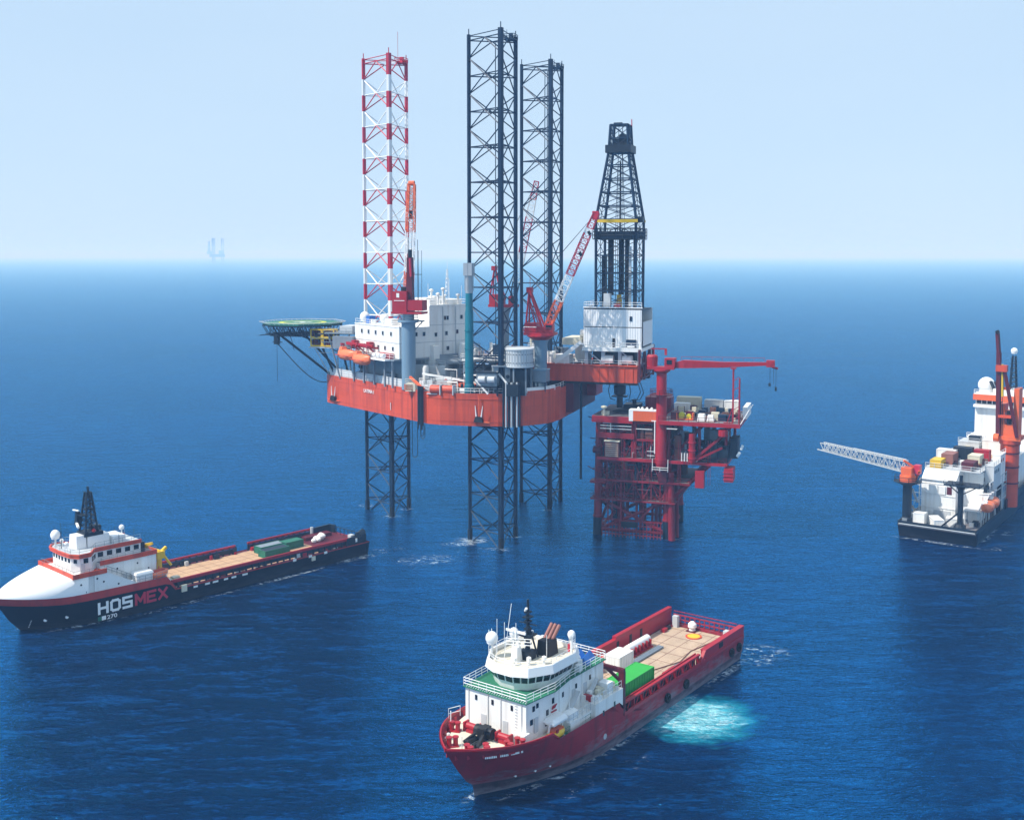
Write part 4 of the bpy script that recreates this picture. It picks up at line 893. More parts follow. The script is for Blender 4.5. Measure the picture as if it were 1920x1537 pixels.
def fill(x0, x1, y0, y1, z, hmax, n):
    for k in range(n):
        x, y = rnd.uniform(x0, x1), rnd.uniform(y0, y1); h = rnd.uniform(.5, 1) * hmax; w_ = rnd.uniform(.4, 1.1)
        t = rnd.random(); b = BB[0 if t < .35 else 1 if t < .55 else 2]; b.piece(); b.m = rnd.choice([0, 0, 1, 1, 2, 2, 3])
        if t < .35: b.tube((x, y, z), (x, y, z + h), w_ * .55, n=9)
        elif t < .55: b.tube((x, y, z + h * .5), (min(x + rnd.uniform(2, 4), x1), y, z + h * .5), w_ * .55, n=9)
        else: b.box(x - w_, x + w_, y - w_, y + w_, z, z + h)
fill(1.2, 8, -.6, 14, 24.6, 2.2, 18); fill(1.5, 8.5, -1, 14, 19, 4.0, 22); fill(9.5, 16, -.4, 14, 23.4, 3.4, 16); fill(9.5, 16, -.8, 14, 19, 3.8, 18)
fill(18, 29, -1.0, 15, 19, 7, 46); fill(1, 20, -.6, 16, 13.7, 4.8, 56); fill(1, 16, 2, 16, 9, 4.4, 36)
for b, nm in zip(BB, ("pressure_vessel", "pipe_spool", "equipment_cabinet")): b.build_each(nm, ["dark_red", "brown", "dark_navy", "mid_grey"], plat)
b = B()
for k in range(120):
    z = rnd.choice([9.0, 13.7, 13.7, 19, 19, 24.6]); x = rnd.uniform(0, 26 if z == 19 else 14); y = rnd.uniform(-1.7, .8); b.m = rnd.choice([0, 0, 0, 3, 3, 1, 1, 2]) if k % 3 else 0; r = rnd.uniform(.06, .17); dz = rnd.uniform(1, 3.6)
    b.path([(x, y, z), (x, y, z + dz), (x + rnd.uniform(-4, 5), y, z + dz), (x + rnd.uniform(-4, 5), y + 3, z + dz)], r, 5)
for z in (26.3, 25.6): b.m = 2; b.bar((1.0, -1.9, z), (8.4, -1.9, z), .16)
for z0, z1 in ((9, 13.2), (13.7, 18.3), (19, 23)):                  # bracing and ladders between the decks
    for k in range(8):
        x = .4 + k * 2.1; b.m = 3; b.bar((x, -1.1, z0), (x + 2.1, -1.1, z1), .16) if k % 2 else b.bar((x + 2.1, -1.1, z0), (x, -1.1, z1), .16); b.bar((x, -1.15, z0), (x, -1.15, z1), .2)
for x in (6.4, 12.2, 19.6, 26.4):
    for dx in (-.25, .25): b.bar((x + dx, -2.0, 13.7), (x + dx, -2.0, 24), .08)
b.build("pipework", ["dark_red", "navy_steel", "pale_grey", "platform_red"], plat)
b = B(); b.m = 0
for k in range(3): b.tube((20.2 + k * .65, -2.4, 19), (20.2 + k * .65, -2.4, 20.9), .13, n=6)
b.path([(14.0, -2.6, 28), (14.0, -2.6, 20.4)], .16, 5); b.bar((13.2, -2.6, 28.0), (15.0, -2.6, 28.0), .2)
for z in (19.9, 20.9): b.bar((12.2, -2.6, z), (14.0, -2.6, z), .12)
for s in (-1, 1): b.bar((15.4 + s * 1.8, -3.2, 16.6), (15.4 + s * 1.8, -3.2, 19.3), .12); 
b.rail([(13.6, -3.4, 16.4), (17.2, -3.4, 16.4)], 1, .06); b.bar((9.4, -1.5, 25.8), (13.2, -1.5, 25.8), .14); b.bar((17, -4.1, 26.6), (19.4, -4.1, 26.6), .16)
b.build("white_pipework", "white_paint", plat)
b = B(); b.m = 0; b.box(2.2, 5.4, -2.2, .4, 18.95, 22.6); b.m = 1; b.box(2.0, 5.7, -2.4, .6, 22.6, 22.85)
for k in range(7): b.bar((2.3, -2.24, 19.3 + k * .45), (5.3, -2.24, 19.3 + k * .45), .08)
b.m = 2; b.tube((-.9, -1, 20.2), (.8, -1, 20.2), .7, n=12); b.box(.3, 1.0, -1.9, -1.2, 20.3, 21)
b.build("equipment_skid", ["rusty_pipe", "cream", "dark_red"], plat)
b = B()                                                             # hanging work baskets on the right edge
b.box(23.4, 25.4, -3.2, -1.2, 13.2, 17.0); b.box(29.8, 31.8, -2.4, 2, 14.8, 17.8); b.tube((22.6, -2.8, 19), (22.6, -2.8, 25.5), .75, n=10); b.tube((29.6, -3.2, 25.4), (29.6, -3.2, 26.8), 1.1, n=12); b.m = 1
for z in (19.8, 21.6, 23.4): b.lathe((22.6, -2.8, z), [(.95, 0), (.95, .2)], 10)
for z in (15.4, 16.2, 17.0): b.bar((29.6, -2.5, z), (32, -2.5, z), .15)
b.m = 2; b.box(28.2, 30.6, -1.4, 5, 19, 23); b.box(31.0, 32.6, -1, 4, 20, 24.6); b.m = 3; b.tube((32.6, -1.6, 20.6), (33.2, -1.6, 21.6), .35, n=8); b.tube((33.4, -1.4, 22.2), (33.8, -1.4, 23.2), .3, n=8)
b.build("valve_skid", ["signal_red", "pink_red", "dark_navy", "white_clean"], plat)
# pedestal crane
b = B(); b.m = 1; b.tube((15.4, -2.2, 17.4), (15.4, -2.2, 18.3), 1.1, 1.35, n=20); b.lathe((15.4, -2.2, 0), [(1.35, 18.3), (1.35, 18.9), (1.45, 18.9), (1.45, 19.3), (1.3, 19.3), (1.3, 24.2), (1.2, 24.6), (1.2, 34.6), (1.15, 34.6), (1.15, 39.0), (2.0, 39.6), (2.0, 40.0)], 22)
pc = b.build("crane", ["signal_red", "signal_red"], plat, smooth=True); pc["label"] = "red pedestal crane with its boom lying level over the deck"
b = B(); pts = [(15.4 + 2.6 * math.cos(R(a)), -2.2 + 2.6 * math.sin(R(a)), 34.2) for a in range(0, 361, 45)]; b.rail(pts, 1.1, .06); b.lathe((15.4, -2.2, 34.0), [(1.2, 0), (2.7, .05), (2.7, .2)], 16); b.bar((13.0, -2.2, 32), (12.9, -2.2, 34.1), .15)
b.build("walkway", "dark_red", pc)
b = B(); b.box(12.2, 18.4, -3.6, -.8, 40.0, 40.6); b.lathe((13.2, -2.2, 40.6), [(1.2, 0), (1.3, 2.2), (1.0, 2.6)], 14); b.box(16.2, 18.6, -3.4, -1.0, 40.6, 42.6); b.m = 1; b.box(16.7, 17.9, -3.46, -3.4, 41.2, 42.2); b.m = 0
b.bar((12.9, -2.2, 44.6), (16.4, -2.2, 44.6), .25); b.bar((16.3, -2.2, 43.2), (16.3, -2.2, 44.7), .5); b.bar((13.6, -2.2, 42.8), (13.6, -2.2, 44.6), .14)
b.build("machinery_house", ["signal_red", "glass"], pc)
b = B()
secs = [(18.0, 40.9, .55), (20.5, 41.3, .9), (29.4, 41.4, .62), (39.4, 41.9, .34)]
b.loft([[(x, -2.2 - h * .8, z - h), (x, -2.2 + h * .8, z - h), (x, -2.2 + h * .8, z + h), (x, -2.2 - h * .8, z + h)] for x, z, h in secs])
b.m = 1
for k in range(11): x = 20.5 + k * 1.9; z = 41.4 + (x - 20.5) * .03; b.bar((x, -3.05, z - .3), (x + .9, -3.0, z + .3), .06)
b.rail([(20, -2.9, 42.2), (38.4, -2.6, 42.4)], .8, .04, 2.2, 1); b.m = 0
b.box(38.8, 40.6, -2.9, -1.5, 41.2, 42.7); b.tube((40.0, -2.2, 41.2), (41.3, -2.2, 40.9), .25, n=8); b.m = 2
for dx, l in ((39.6, 3.8), (40.4, 3.8), (40.9, 4.6)): b.tube((dx, -2.2, 41.2), (dx, -2.2, 41.2 - l), .05, n=4)
b.box(39.3, 39.8, -2.4, -2.0, 36.9, 37.6); b.box(40.7, 41.1, -2.4, -2.0, 35.9, 36.8)
b.build("boom", ["signal_red", "crimson", "dark_navy"], pc)
b = B()                                                             # boom rest
for x, zt in ((31.6, 40.6), (33.0, 38.4)):
    for y in (-2.9, -1.5): b.bar((x, y, 28.3), (x, y, zt), .22)
    for k in range(7): z = 28.6 + k * (zt - 29) / 6.6; b.bar((x, -2.9, z), (x, -1.5, z + .9), .1)
for k in range(5): z = 29 + k * 2.2; b.bar((31.6, -2.9, z), (33.0, -2.9, z + 1.0), .12)
b.bar((31.6, -2.9, 28.4), (29.6, -2.9, 28.4), .2); b.bar((31.6, -2.9, 32), (30.4, -2.9, 28.4), .16); b.box(31.0, 32.2, -3.0, -1.4, 40.5, 40.8)
b.build("boom_rest", "signal_red", plat)
b = B(); b.m = 0; b.bar((33.5, -4, 28.3), (35.4, -1, 31.8), .12); b.bar((33.5, 6, 28.3), (35.4, 4, 31.8), .12); b.bar((35.4, -1, 31.8), (35.4, 4, 31.8), .12); b.box(33.2, 34.2, 3, 12, 28.6, 31.2)
for k in range(5): b.bar((33.6 + k * .4, -3.6 + k * .6, 28.6 + k * .75), (33.6 + k * .4, 5.8 - k * .4, 28.6 + k * .75), .07)
b.build("escape_chute", "white_paint", plat)
b = B()                                                             # drilling conductor and derrick-side clutter on the top deck
b.box(4.2, 8.0, 8.5, 13, 28.52, 30.0); b.m = 1; b.box(8.7, 15, 13, 17, 27.4, 31.4); b.m = 0; b.tube((6.4, 11, 28.5), (6.4, 11, 31), .5, n=10); b.rail([(-.8, 14, 28.5), (8.4, 17.4, 28.5), (8.4, -.5, 28.5)], 1.1, .05)
for k in range(7): b.bar((2.6 + k * .2, 4 + k, 28.9), (8 + k * .5, 4 + k, 28.9), .3)
b.build("wellhead_deck_equipment", ["dark_navy", "platform_red"], plat)
b = B(); b.m = 0; b.tube((1.6, -.8, 28.5), (1.6, -.8, 30.1), .3, n=8); b.lathe((1.6, -.8, 30.1), [(.3, 0), (.75, .2), (.75, .5), (.2, .7)], 10); b.box(.8, 2.6, -.2, .8, 28.5, 29.4); b.m = 1; b.tube((8.0, -1, 28.5), (8.0, -1, 29.9), .5, n=8)
b.build("ventilator", ["cream", "container_green"], plat)
# loose things standing on the platform's top deck
def ploc(x, y, z): return tuple(Matrix.Translation(V(PO)) @ Matrix.Rotation(R(PA), 4, 'Z') @ V((x, y, z)))
def container(L, W_, H, m, label, loc, rot, group=None, door=True, m2=None, name="cargo_container", cat="container"):
    root = thing(name, label, cat, loc, rot, group); b = B(); b.m = 0
    n = int(L / .35)
    for k in range(n):
        x0, x1 = -L / 2 + L * k / n, -L / 2 + L * (k + 1) / n; d = .05 if k % 2 else 0
        b.box(x0, x1, -W_ / 2 + d, W_ / 2 - d, .12, H - .1)
    b.m = 1; b.box(-L / 2 + .02, L / 2 - .02, -W_ / 2 + .02, W_ / 2 - .02, H - .1, H - .03)
    b.build("body", [m, m2 or m], root)
    f = B()
    for sx in (-1, 1):
        for sy in (-1, 1): f.box(sx * L / 2 - .09, sx * L / 2 + .09, sy * W_ / 2 - .09, sy * W_ / 2 + .09, 0, H)
    for z in (.08, H - .06):
        for sy in (-1, 1): f.bar((-L / 2, sy * W_ / 2, z), (L / 2, sy * W_ / 2, z), .14)
        for sx in (-1, 1): f.bar((sx * L / 2, -W_ / 2, z), (sx * L / 2, W_ / 2, z), .14)
    f.build("corner_frame", m, root)
    if door:
        d = B(); d.box(L / 2 + .01, L / 2 + .07, -W_ / 2 + .15, -.02, .2, H - .2); d.box(L / 2 + .01, L / 2 + .07, .02, W_ / 2 - .15, .2, H - .2)
        for y in (-.5, .5): d.tube((L / 2 + .1, y, .2), (L / 2 + .1, y, H - .2), .03, n=5)
        d.build("door", m, root)
    return root
t = thing("basket_container", "long orange ribbed container with white top beside the red crane column", "container", ploc(11.4, -1.0, 27.45), PA)
b = B()
for k in range(9): x = -2.6 + k * .65; b.box(x, x + .6, -1.1, 1.1, .25, 2.6); b.box(x + .6, x + .65, -1.0, 1.0, .3, 2.5)
b.build("body", "orange", t)
b = B(); b.box(-3.6, -2.62, -1.1, 1.1, .2, 2.75); b.box(-3.6, 3.3, -1.12, 1.12, 2.6, 2.85)
for x in (-1.5, -.6, .5, 1.6): b.lathe((x, -.2, 2.85), [(.35, 0), (.3, .4), (.1, .6)], 8)
b.build("lid", "white_clean", t)
container(5.6, 2.4, 3.4, "cream", "tall cream cabin at the back of the platform right of the crane column", ploc(19.2, 14.6, 28.3), PA)
container(4.2, 2.4, 2.9, "pale_grey", "pale grey cabin in the back row of the platform between two cream ones", ploc(25.2, 14.6, 28.3), PA)
container(3.2, 2.4, 2.9, "white_paint", "white square cabin in the back row closest to the boom rest", ploc(29.4, 14.4, 28.3), PA)
container(3.4, 2.2, 2.4, "white_paint", "small white cabin on the red platform standing before the tall cream cabin", ploc(18.2, 10.5, 28.3), PA)
t = thing("chemical_tank", "yellow twin chemical tank on the red platform deck", "tank", ploc(20.6, -.4, 28.3), PA)
b = B(); b.tube((-.9, -.3, .9), (-.9, 1, .9), .75, n=14); b.tube((.8, -.3, .7), (.8, 1, .7), .65, n=14); b.build("vessel", "heli_yellow", t, smooth=True)
b = B(); b.box(-1.9, 1.9, -1, 1.4, 0, .3); b.box(-1.9, -1.7, -1, 1.4, .3, 1.6); b.box(1.7, 1.9, -1, 1.4, .3, 1.6); b.build("skid", "orange", t)
t = thing("tarpaulin_load", "two white canvas covered loads on the front edge of the red platform", "covered load", ploc(25.4, -1.6, 28.3), PA)
b = B(); b.prism([(-1.8, -.9), (-.1, -1), (.1, .9), (-1.7, 1)], 0, 1.7, .72); b.prism([(.3, -.9), (2, -.9), (2, .9), (.3, 1)], 0, 1.5, .7); b.build("canvas", "white_paint", t)
b = B(); b.box(-2, 2.2, -1.1, 1.1, -.0, .12); b.build("pallet", "brown", t)
b = B(); rnd = random.Random(3); b.m = 0
for k in range(54):
    b.piece(); x, y = rnd.uniform(17.6, 32), rnd.uniform(-1, 12); b.m = rnd.choice([0, 1, 2, 3, 1]); w_ = rnd.uniform(.3, .9); h = rnd.uniform(.5, 1.9)
    b.box(x - w_, x + w_, y - w_ * .8, y + w_ * .8, 28.3, 28.3 + h)
b.m = 0; b.piece()
for k in range(10): b.tube((23 + k * .15, 4 + k * .3, 28.8), (30, 4 + k * .3, 28.8), .12, n=5)
b.build_each("deck_machine", ["navy_steel", "brown", "cream", "dark_red"], plat)
# ================================================================ ships
def hull_shell(b, levels, n_aft=7, n_fwd=16):
    """levels = [(z or f(x), stem x, entrance length, power, half beam, stern x, material slot of the band above)]"""
    rows = []
    for z, xb, Le, p, Bh, xs, m in levels:
        row = []
        for k in range(n_aft): row.append(xs + (xb - Le - xs) * k / n_aft)
        for k in range(n_fwd + 1): row.append(xb - Le + Le * math.sin(math.pi / 2 * k / n_fwd))
        pts = []
        for x in row:
            t = max(0, (x - (xb - Le)) / Le); h = Bh * max(0, 1 - t ** p)
            pts.append((x, h, z(x) if callable(z) else z))
        rows.append(pts)
    for (ra, rb, lv) in zip(rows, rows[1:], levels):
        b.m = lv[6]
        for k in range(len(ra) - 1):
            for s in (1, -1):
                f = lambda q: (q[0], q[1] * s, q[2])
                if ra[k + 1][1] < 1e-6 and rb[k + 1][1] < 1e-6: b.add([f(ra[k]), f(ra[k + 1]), f(rb[k + 1]), f(rb[k])], [(0, 1, 2, 3)])
                else: b.add([f(ra[k]), f(ra[k + 1]), f(rb[k + 1]), f(rb[k])], [(0, 1, 2, 3)])
        a0, b0 = ra[0], rb[0]; b.add([(a0[0], a0[1], a0[2]), (a0[0], -a0[1], a0[2]), (b0[0], -b0[1], b0[2]), (b0[0], b0[1], b0[2])], [(0, 1, 2, 3)])
    return rows
def hb_at(rows, x, z):
    """half breadth of a hull at station x and height z"""
    def at(row):
        for p, q in zip(row, row[1:]):
            if p[0] <= x <= q[0]: t = (x - p[0]) / max(q[0] - p[0], 1e-6); return p[1] + (q[1] - p[1]) * t, p[2] + (q[2] - p[2]) * t
        return (0.0 if x > row[-1][0] else row[0][1]), row[-1][2]
    for ra, rb in zip(rows, rows[1:]):
        (y0, z0), (y1, z1) = at(ra), at(rb)
        if z0 <= z <= z1 + 1e-6: return y0 + (y1 - y0) * (z - z0) / max(z1 - z0, 1e-6)
    return at(rows[-1])[0]
def weld(o):
    bm = bmesh.new(); bm.from_mesh(o.data); bmesh.ops.remove_doubles(bm, verts=bm.verts, dist=.002); bmesh.ops.recalc_face_normals(bm, faces=bm.faces); bm.to_mesh(o.data); bm.free()
    return o
def window_row(parent, pts, z, w_=.9, h=.8, gap=.35, tilt=0, name="window"):
    """one pane mesh per window along a polyline of wall corners (outside face)"""
    out = []
    for p, q in zip(pts, pts[1:]):
        p, q = V((*p, 0)), V((*q, 0)); L = (q - p).length; n = max(1, int((L - gap) / (w_ + gap))); d = (q - p).normalized(); nrm = V((d.y, -d.x, 0))
        for k in range(n):
            c = p + d * (L * (k + .5) / n); b = B()
            b.M = Matrix.Translation(V((c.x, c.y, z))) @ Matrix.Rotation(math.atan2(d.y, d.x), 4, 'Z') @ Matrix.Rotation(R(tilt), 4, 'X')
            b.box(-w_ / 2, w_ / 2, -.07, .05, -h / 2, h / 2); o = b.build(name, "glass", parent); out.append(o)
    return out

# ---------------------------------------------------------------- the black-hulled supply ship
LO, LA = (-85.8, 190.2, 0), 227
ship = thing("supply_ship", "long supply ship with black hull, white rounded bow and large lettering on its side", "ship", LO, LA)
def lloc(x, y, z): return tuple(Matrix.Translation(V(LO)) @ Matrix.Rotation(R(LA), 4, 'Z') @ V((x, y, z)))
step = lambda hi, lo: (lambda x: hi if x > -23.4 else (lo if x < -24.6 else lo + (hi - lo) * (x + 24.6) / 1.2))
top_black = lambda x: 2.7 if x < -24.5 else (4.2 + max(0, (x + 24) * .02) + max(0, x + 4) * .05) if x > -23.5 else 2.7 + 1.5 * (x + 24.5)
top_red = lambda x: 2.9 if x < -24.5 else (5.6 + max(0, (x + 24) * .02) + max(0, x + 4) * .05) if x > -23.5 else 2.9 + 2.7 * (x + 24.5)
b = B(); rows = hull_shell(b, [(-2.5, -.5, 17, 2.0, 6.6, -70.6, 0), (0, 1.7, 17, 2.2, 6.95, -71.6, 0), (2.2, 3.6, 17, 2.5, 7.0, -71.9, 0), (top_black, 5.4, 17, 2.9, 7.02, -72, 1), (top_red, 6.3, 17, 3.1, 7.05, -72, 1)], 60, 18)
h = weld(b.build("hull", ["black_hull", "stripe_red"], ship, smooth=True))
dk = [(x, y * .985) for x, y, z in rows[3] if x < -24.2]
b = B(); b.prism(dk + [(x, -y) for x, y in dk[::-1]], 2.5, 2.75); b.m = 1; b.box(-61, -25.2, -5.9, 5.9, 2.755, 2.80); b.m = 2
for k in range(15): b.box(-60.5 + k * 2.4, -60.44 + k * 2.4, -5.9, 5.9, 2.80, 2.812)
for y in (-3.2, -1.1, 1.1, 3.2): b.box(-60.9, -25.3, y - .04, y + .04, 2.80, 2.810)
b.build("cargo_deck", ["dark_red", "deck_orange", "brown"], ship)
b = B()                                                             # white whaleback over the bow, sloping up to the bridge front
ring_low = [(x, y, top_red(x) - .02) for x, y, z in rows[4] if x > -9.0]
edge = [(x, y, z, z + (9.0 - z) * min(1, max(0, (6.2 - x) / 11.4)) ** .85) for x, y, z in ring_low]
for p, q in zip(edge, edge[1:]):                                    # upright side panel, then the sloping front with a slight crown
    NC = 8
    def across(e): return [(e[0], e[1] * math.cos(math.pi * c / NC), e[3] + (.12 * min(1, e[1] / 5)) * math.sin(math.pi * c / NC)) for c in range(NC + 1)]
    for s in (1, -1): b.add([(p[0], p[1] * s, p[2]), (q[0], q[1] * s, q[2]), (q[0], q[1] * s, q[3]), (p[0], p[1] * s, p[3])], [(0, 1, 2, 3)])
    A_, C_ = across(p), across(q)
    for c in range(NC): b.add([A_[c], A_[c + 1], C_[c + 1], C_[c]], [(0, 1, 2, 3)])
weld(b.build("forecastle_cover", "white_clean", ship, smooth=True))
b = B()
b.prism([(-9, 6.95), (-9, -6.95), (-11.4, -6.95), (-16.6, -6.9), (-16.6, 6.9), (-11.4, 6.95)], 5.0, 5.05)
# side panels: full-height to x=-11, then cut down diagonally to the stripe at x=-16.5
for s in (1, -1):
    y0, y1 = 6.75 * s, 6.95 * s; pr = [(-8.9, 5.2), (-8.9, 9.0), (-11.2, 9.0), (-17.2, 5.72), (-17.2, 5.2)]
    vs = [(x, y0, z) for x, z in pr] + [(x, y1, z) for x, z in pr]; n = len(pr); b.add(vs, [tuple(range(n))[::-1], tuple(range(n, 2 * n))] + [(i, (i + 1) % n, n + (i + 1) % n, n + i) for i in range(n)])
b.box(-11.2, -5.3, -6.7, 6.7, 5.1, 8.98); b.box(-22.4, -11.21, -4.2, 4.2, 5.1, 10.0)
house = b.build("deckhouse", "white_paint", ship)
b = B(); b.wall([(-11.2, -7.0), (-5.0, -7.0), (-5.0, 7.0), (-11.2, 7.0)], 8.9, 9.75, .18); b.box(-11.3, -5.1, -6.9, 6.9, 8.99, 9.06); b.m = 0
b.wall([(-11.3, 4.3), (-22.5, 4.3), (-22.5, -4.3), (-11.3, -4.3)], 9.6, 10.45, .16); b.m = 1; b.box(-22.4, -11.3, -4.2, 4.2, 10.003, 10.06)
b.build("red_coaming", ["orange_red", "deck_grey"], house)
b = B()
for x, z in ((-6.4, 7.7), (-9.4, 8.2), (-10.6, 7.4), (-7.4, 6.2), (-13.4, 6.4)): b.piece(); b.tube((x, 6.9, z), (x, 7.0, z), .17, n=10)
for x, z in ((-14.6, 8.4), (-18.6, 8.6), (-20.8, 7.2)): b.piece(); b.tube((x, 4.15, z), (x, 4.26, z), .17, n=10)
b.build_each("porthole", "glass", house)
# wheelhouse
WH = [(-20, 2.9), (-11.2, 2.9), (-9.4, 5.0), (-7.2, 5.0), (-6.2, 3.6), (-6.0, 0), (-6.2, -3.6), (-7.2, -5.0), (-9.4, -5.0), (-11.2, -2.9), (-20, -2.9)]
b = B(); b.prism(WH, 9.0, 12.0); bridge = b.build("wheelhouse", "white_paint", ship)
window_row(bridge, [WH[0], WH[1]], 11.3, 1.0, .85, .45); window_row(bridge, [WH[2], WH[3]], 11.3, .85, .85, .25); window_row(bridge, WH[3:8], 11.35, .62, .7, .3); window_row(bridge, [WH[1], WH[2]], 11.3, .9, .85, .3)
b = B(); b.m = 0; b.prism([(x * 1.0 + (.4 if x > -12 else 0), y * 1.12) for x, y in WH], 12.0, 12.5); b.m = 1; b.prism([(x + .1, y * 1.05) for x, y in WH], 12.503, 12.6)
b.m = 0; b.wall([(x * 1.0 + (.4 if x > -12 else 0), y * 1.10) for x, y in WH], 12.5, 12.75, .3)
b.build("roof", ["orange_red", "pale_grey"], bridge)
b = B(); b.rail([(x + .1, y * 1.03, 12.6) for x, y in WH], 1.0, .035, 1.6); b.rail([(-5.3, -6.6, 9.06), (-5.3, 6.6, 9.06), (-11, 6.7, 9.06)], 1.1, .035, 1.5); b.rail([(-11.5, 4.3, 10.4), (-22.4, 4.3, 10.4)], .7, .03, 1.5)
b.rail([(-16.5, 6.8, 5.6), (-23.3, 6.8, 5.6)], 1.1, .035, 1.2); b.rail([(-12.4, 4.6, 8.4), (-17.2, 4.6, 5.8)], 1.0, .04, 1.0); b.build("handrail", "mid_grey", ship)
b = B(); b.prism([(-10.2, -1.5), (-8.3, -1.5), (-8.3, 1.5), (-10.2, 1.5)], 12.6, 15.0, .92); b.box(-14.6, -10.4, -1.5, 1.5, 12.6, 14.6); b.box(-17.4, -15, -2.0, 2.2, 12.6, 13.9)
b.build("mast_house", "white_clean", bridge)
b = B()
for s, t in ((-1, -1), (1, -1), (1, 1), (-1, 1)): b.tube((-11.4 + s * 1.25, t * 1.3, 14.6), (-11.4 + s * .4, t * .4, 22.6), .2, n=6)
for k in range(7):
    z = 15.2 + k * 1.05; f = 1.25 - (z - 14.6) * .106
    for (s, t), (u, v_) in (((-1, -1), (1, -1)), ((1, -1), (1, 1)), ((1, 1), (-1, 1)), ((-1, 1), (-1, -1))):
        b.tube((-11.4 + s * f, t * f, z), (-11.4 + u * f, v_ * f, z), .09, n=4); b.tube((-11.4 + s * f, t * f, z), (-11.4 + u * (f - .08), v_ * (f - .08), z + 1.05), .08, n=4)
b.box(-12.1, -10.7, -.7, .7, 19.4, 19.6); b.tube((-11.4, 0, 22), (-11.4, 0, 23.6), .2, n=6); b.box(-10.8, -9.6, -1.2, 1.2, 18.4, 18.6); b.box(-10.4, -9.4, -1.6, -.6, 16.6, 19.0, (.2, .2)); b.bar((-11.4, -1.5, 20.6), (-11.4, 1.5, 20.6), .12)
b.box(-13.4, -9.8, -1.6, 1.6, 14.62, 15.3); b.box(-14.2, -12.6, -2.4, -.8, 14.6, 15.8); b.m = 1; b.tube((-9.3, -1.6, 19.3), (-9.3, .6, 19.5), .16, n=6); b.tube((-9.6, -.9, 16.9), (-9.2, .5, 16.4), .26, n=6); b.m = 2; b.lathe((-11.6, 1.5, 15.6), [(.1, -.4), (.45, 0), (.1, .4)], 8)
b.build("mast", ["dark_navy", "white_clean", "signal_red"], bridge)
b = B(); b.dome((-7.0, -4.2, 14.6), .85, 1.15); b.tube((-7, -4.2, 12.6), (-7, -4.2, 14), .18, n=8); b.build("radar_dome", "white_clean", bridge, smooth=True)
b = B(); b.dome((-7.6, -2.9, 13.7), .36); b.tube((-7.6, -2.9, 12.6), (-7.6, -2.9, 13.5), .12, n=6); b.build("radar_dome", "white_clean", bridge, smooth=True)
b = B(); b.dome((-6.8, .8, 13.9), .38); b.tube((-6.8, .8, 12.6), (-6.8, .8, 13.7), .12, n=6); b.build("radar_dome", "white_clean", bridge, smooth=True)
b = B(); b.dome((-18.6, -1.6, 14.4), .5); b.tube((-18.6, -1.6, 12.6), (-18.6, -1.6, 14.1), .14, n=6); b.build("radar_dome", "white_clean", bridge, smooth=True)
b = B(); b.tube((-6.9, -1.6, 12.6), (-6.9, -1.6, 17.4), .09, .04, n=5); b.tube((-7.3, -4.9, 12.6), (-7.3, -4.9, 15.6), .06, n=4)
for x, y in ((-16, 2.4), (-19.4, 1.6), (-19.4, -2.6), (-17.6, -2.4)): b.tube((x, y, 12.6), (x, y, 14.6), .05, n=4)
b.box(-21.6, -20.4, -1, 1, 10.06, 11.6); b.box(-21, -20.4, 1.6, 2.6, 10.06, 11.9); b.build("whip_antenna", "dark_navy", bridge)
b = B(); b.box(-20.4, -17.2, 4.5, 6.4, 5.2, 6.9); b.box(-20.6, -17.0, 4.3, 6.6, 6.9, 7.3, (.2, .2)); b.m = 1; b.box(-16.6, -15.6, 5.4, 6.4, 5.2, 6.2); b.build("deck_locker", ["white_clean", "pale_grey"], ship)
b = B(); b.tube((-23.4, .6, 5), (-23.4, .6, 9.0), .5, n=10); b.box(-24.2, -22.6, -.1, 1.4, 8.4, 9.8); b.bar((-23.4, .8, 9.6), (-21.4, -2.6, 10.6), .6, .7); b.bar((-21.4, -2.6, 10.6), (-22.6, -.4, 11.2), .5); b.bar((-23.4, .6, 9.2), (-25, .4, 10.2), .5); b.bar((-24.2, .9, 8.8), (-25.0, 2.2, 7.0), .35); b.build("deck_crane", "yellow", ship).location = (-.4, 2.2, -.2)
b = B(); b.box(-23.6, -16.6, -6.7, 6.7, 4.9, 5.05); b.box(-23.8, -23.5, -6.9, 6.9, 2.76, 5.0); b.build("boat_deck", "pale_grey", ship)
# cargo rails along both sides, fenders, stern works
for s in (1, -1):
    b = B(); b.m = 0
    segs = ((-24.8, -46.5), (-49.5, -66.0)) if s < 0 else ((-24.2, -66.4),)
    for x0, x1 in segs:
        b.tube((x0, 6.5 * s, 4.4), (x1, 6.5 * s, 4.4), .2, n=8); b.bar((x0, 6.55 * s, 4.1), (x1, 6.55 * s, 4.1), .2, .25); b.m = 1
        n = int(abs(x1 - x0) / 1.5)
        for k in range(n + 1): x = x0 + (x1 - x0) * k / n; b.box(x - .14, x + .14, 6.3 * s - .12, 6.3 * s + .12, 2.76, 4.2)
        b.bar((x0, 6.2 * s, 3.5), (x1, 6.2 * s, 3.5), .12, .9); b.m = 0
    b.build("cargo_rail", ["signal_red", "dark_navy"], ship)
b = B()
for k in range(6): x = -29.0 - k * 2.1 - (k % 2) * .4; b.piece(); b.box(x - .4 - .15 * (k % 3), x + .5, 6.98, 7.08, 2.2, 2.55)
for k in range(3): x = -52 - k * 4; b.piece(); b.box(x - .4, x + .4, 6.98, 7.10, 2.5, 3.0)
b.m = 1; b.piece(); b.box(-27.0, -25.9, 6.9, 7.3, 2.0, 3.3); b.piece(); b.box(-57.2, -56.3, 6.95, 7.25, 1.7, 2.6); b.build_each("fender_plate", ["white_paint", "cream"], ship)
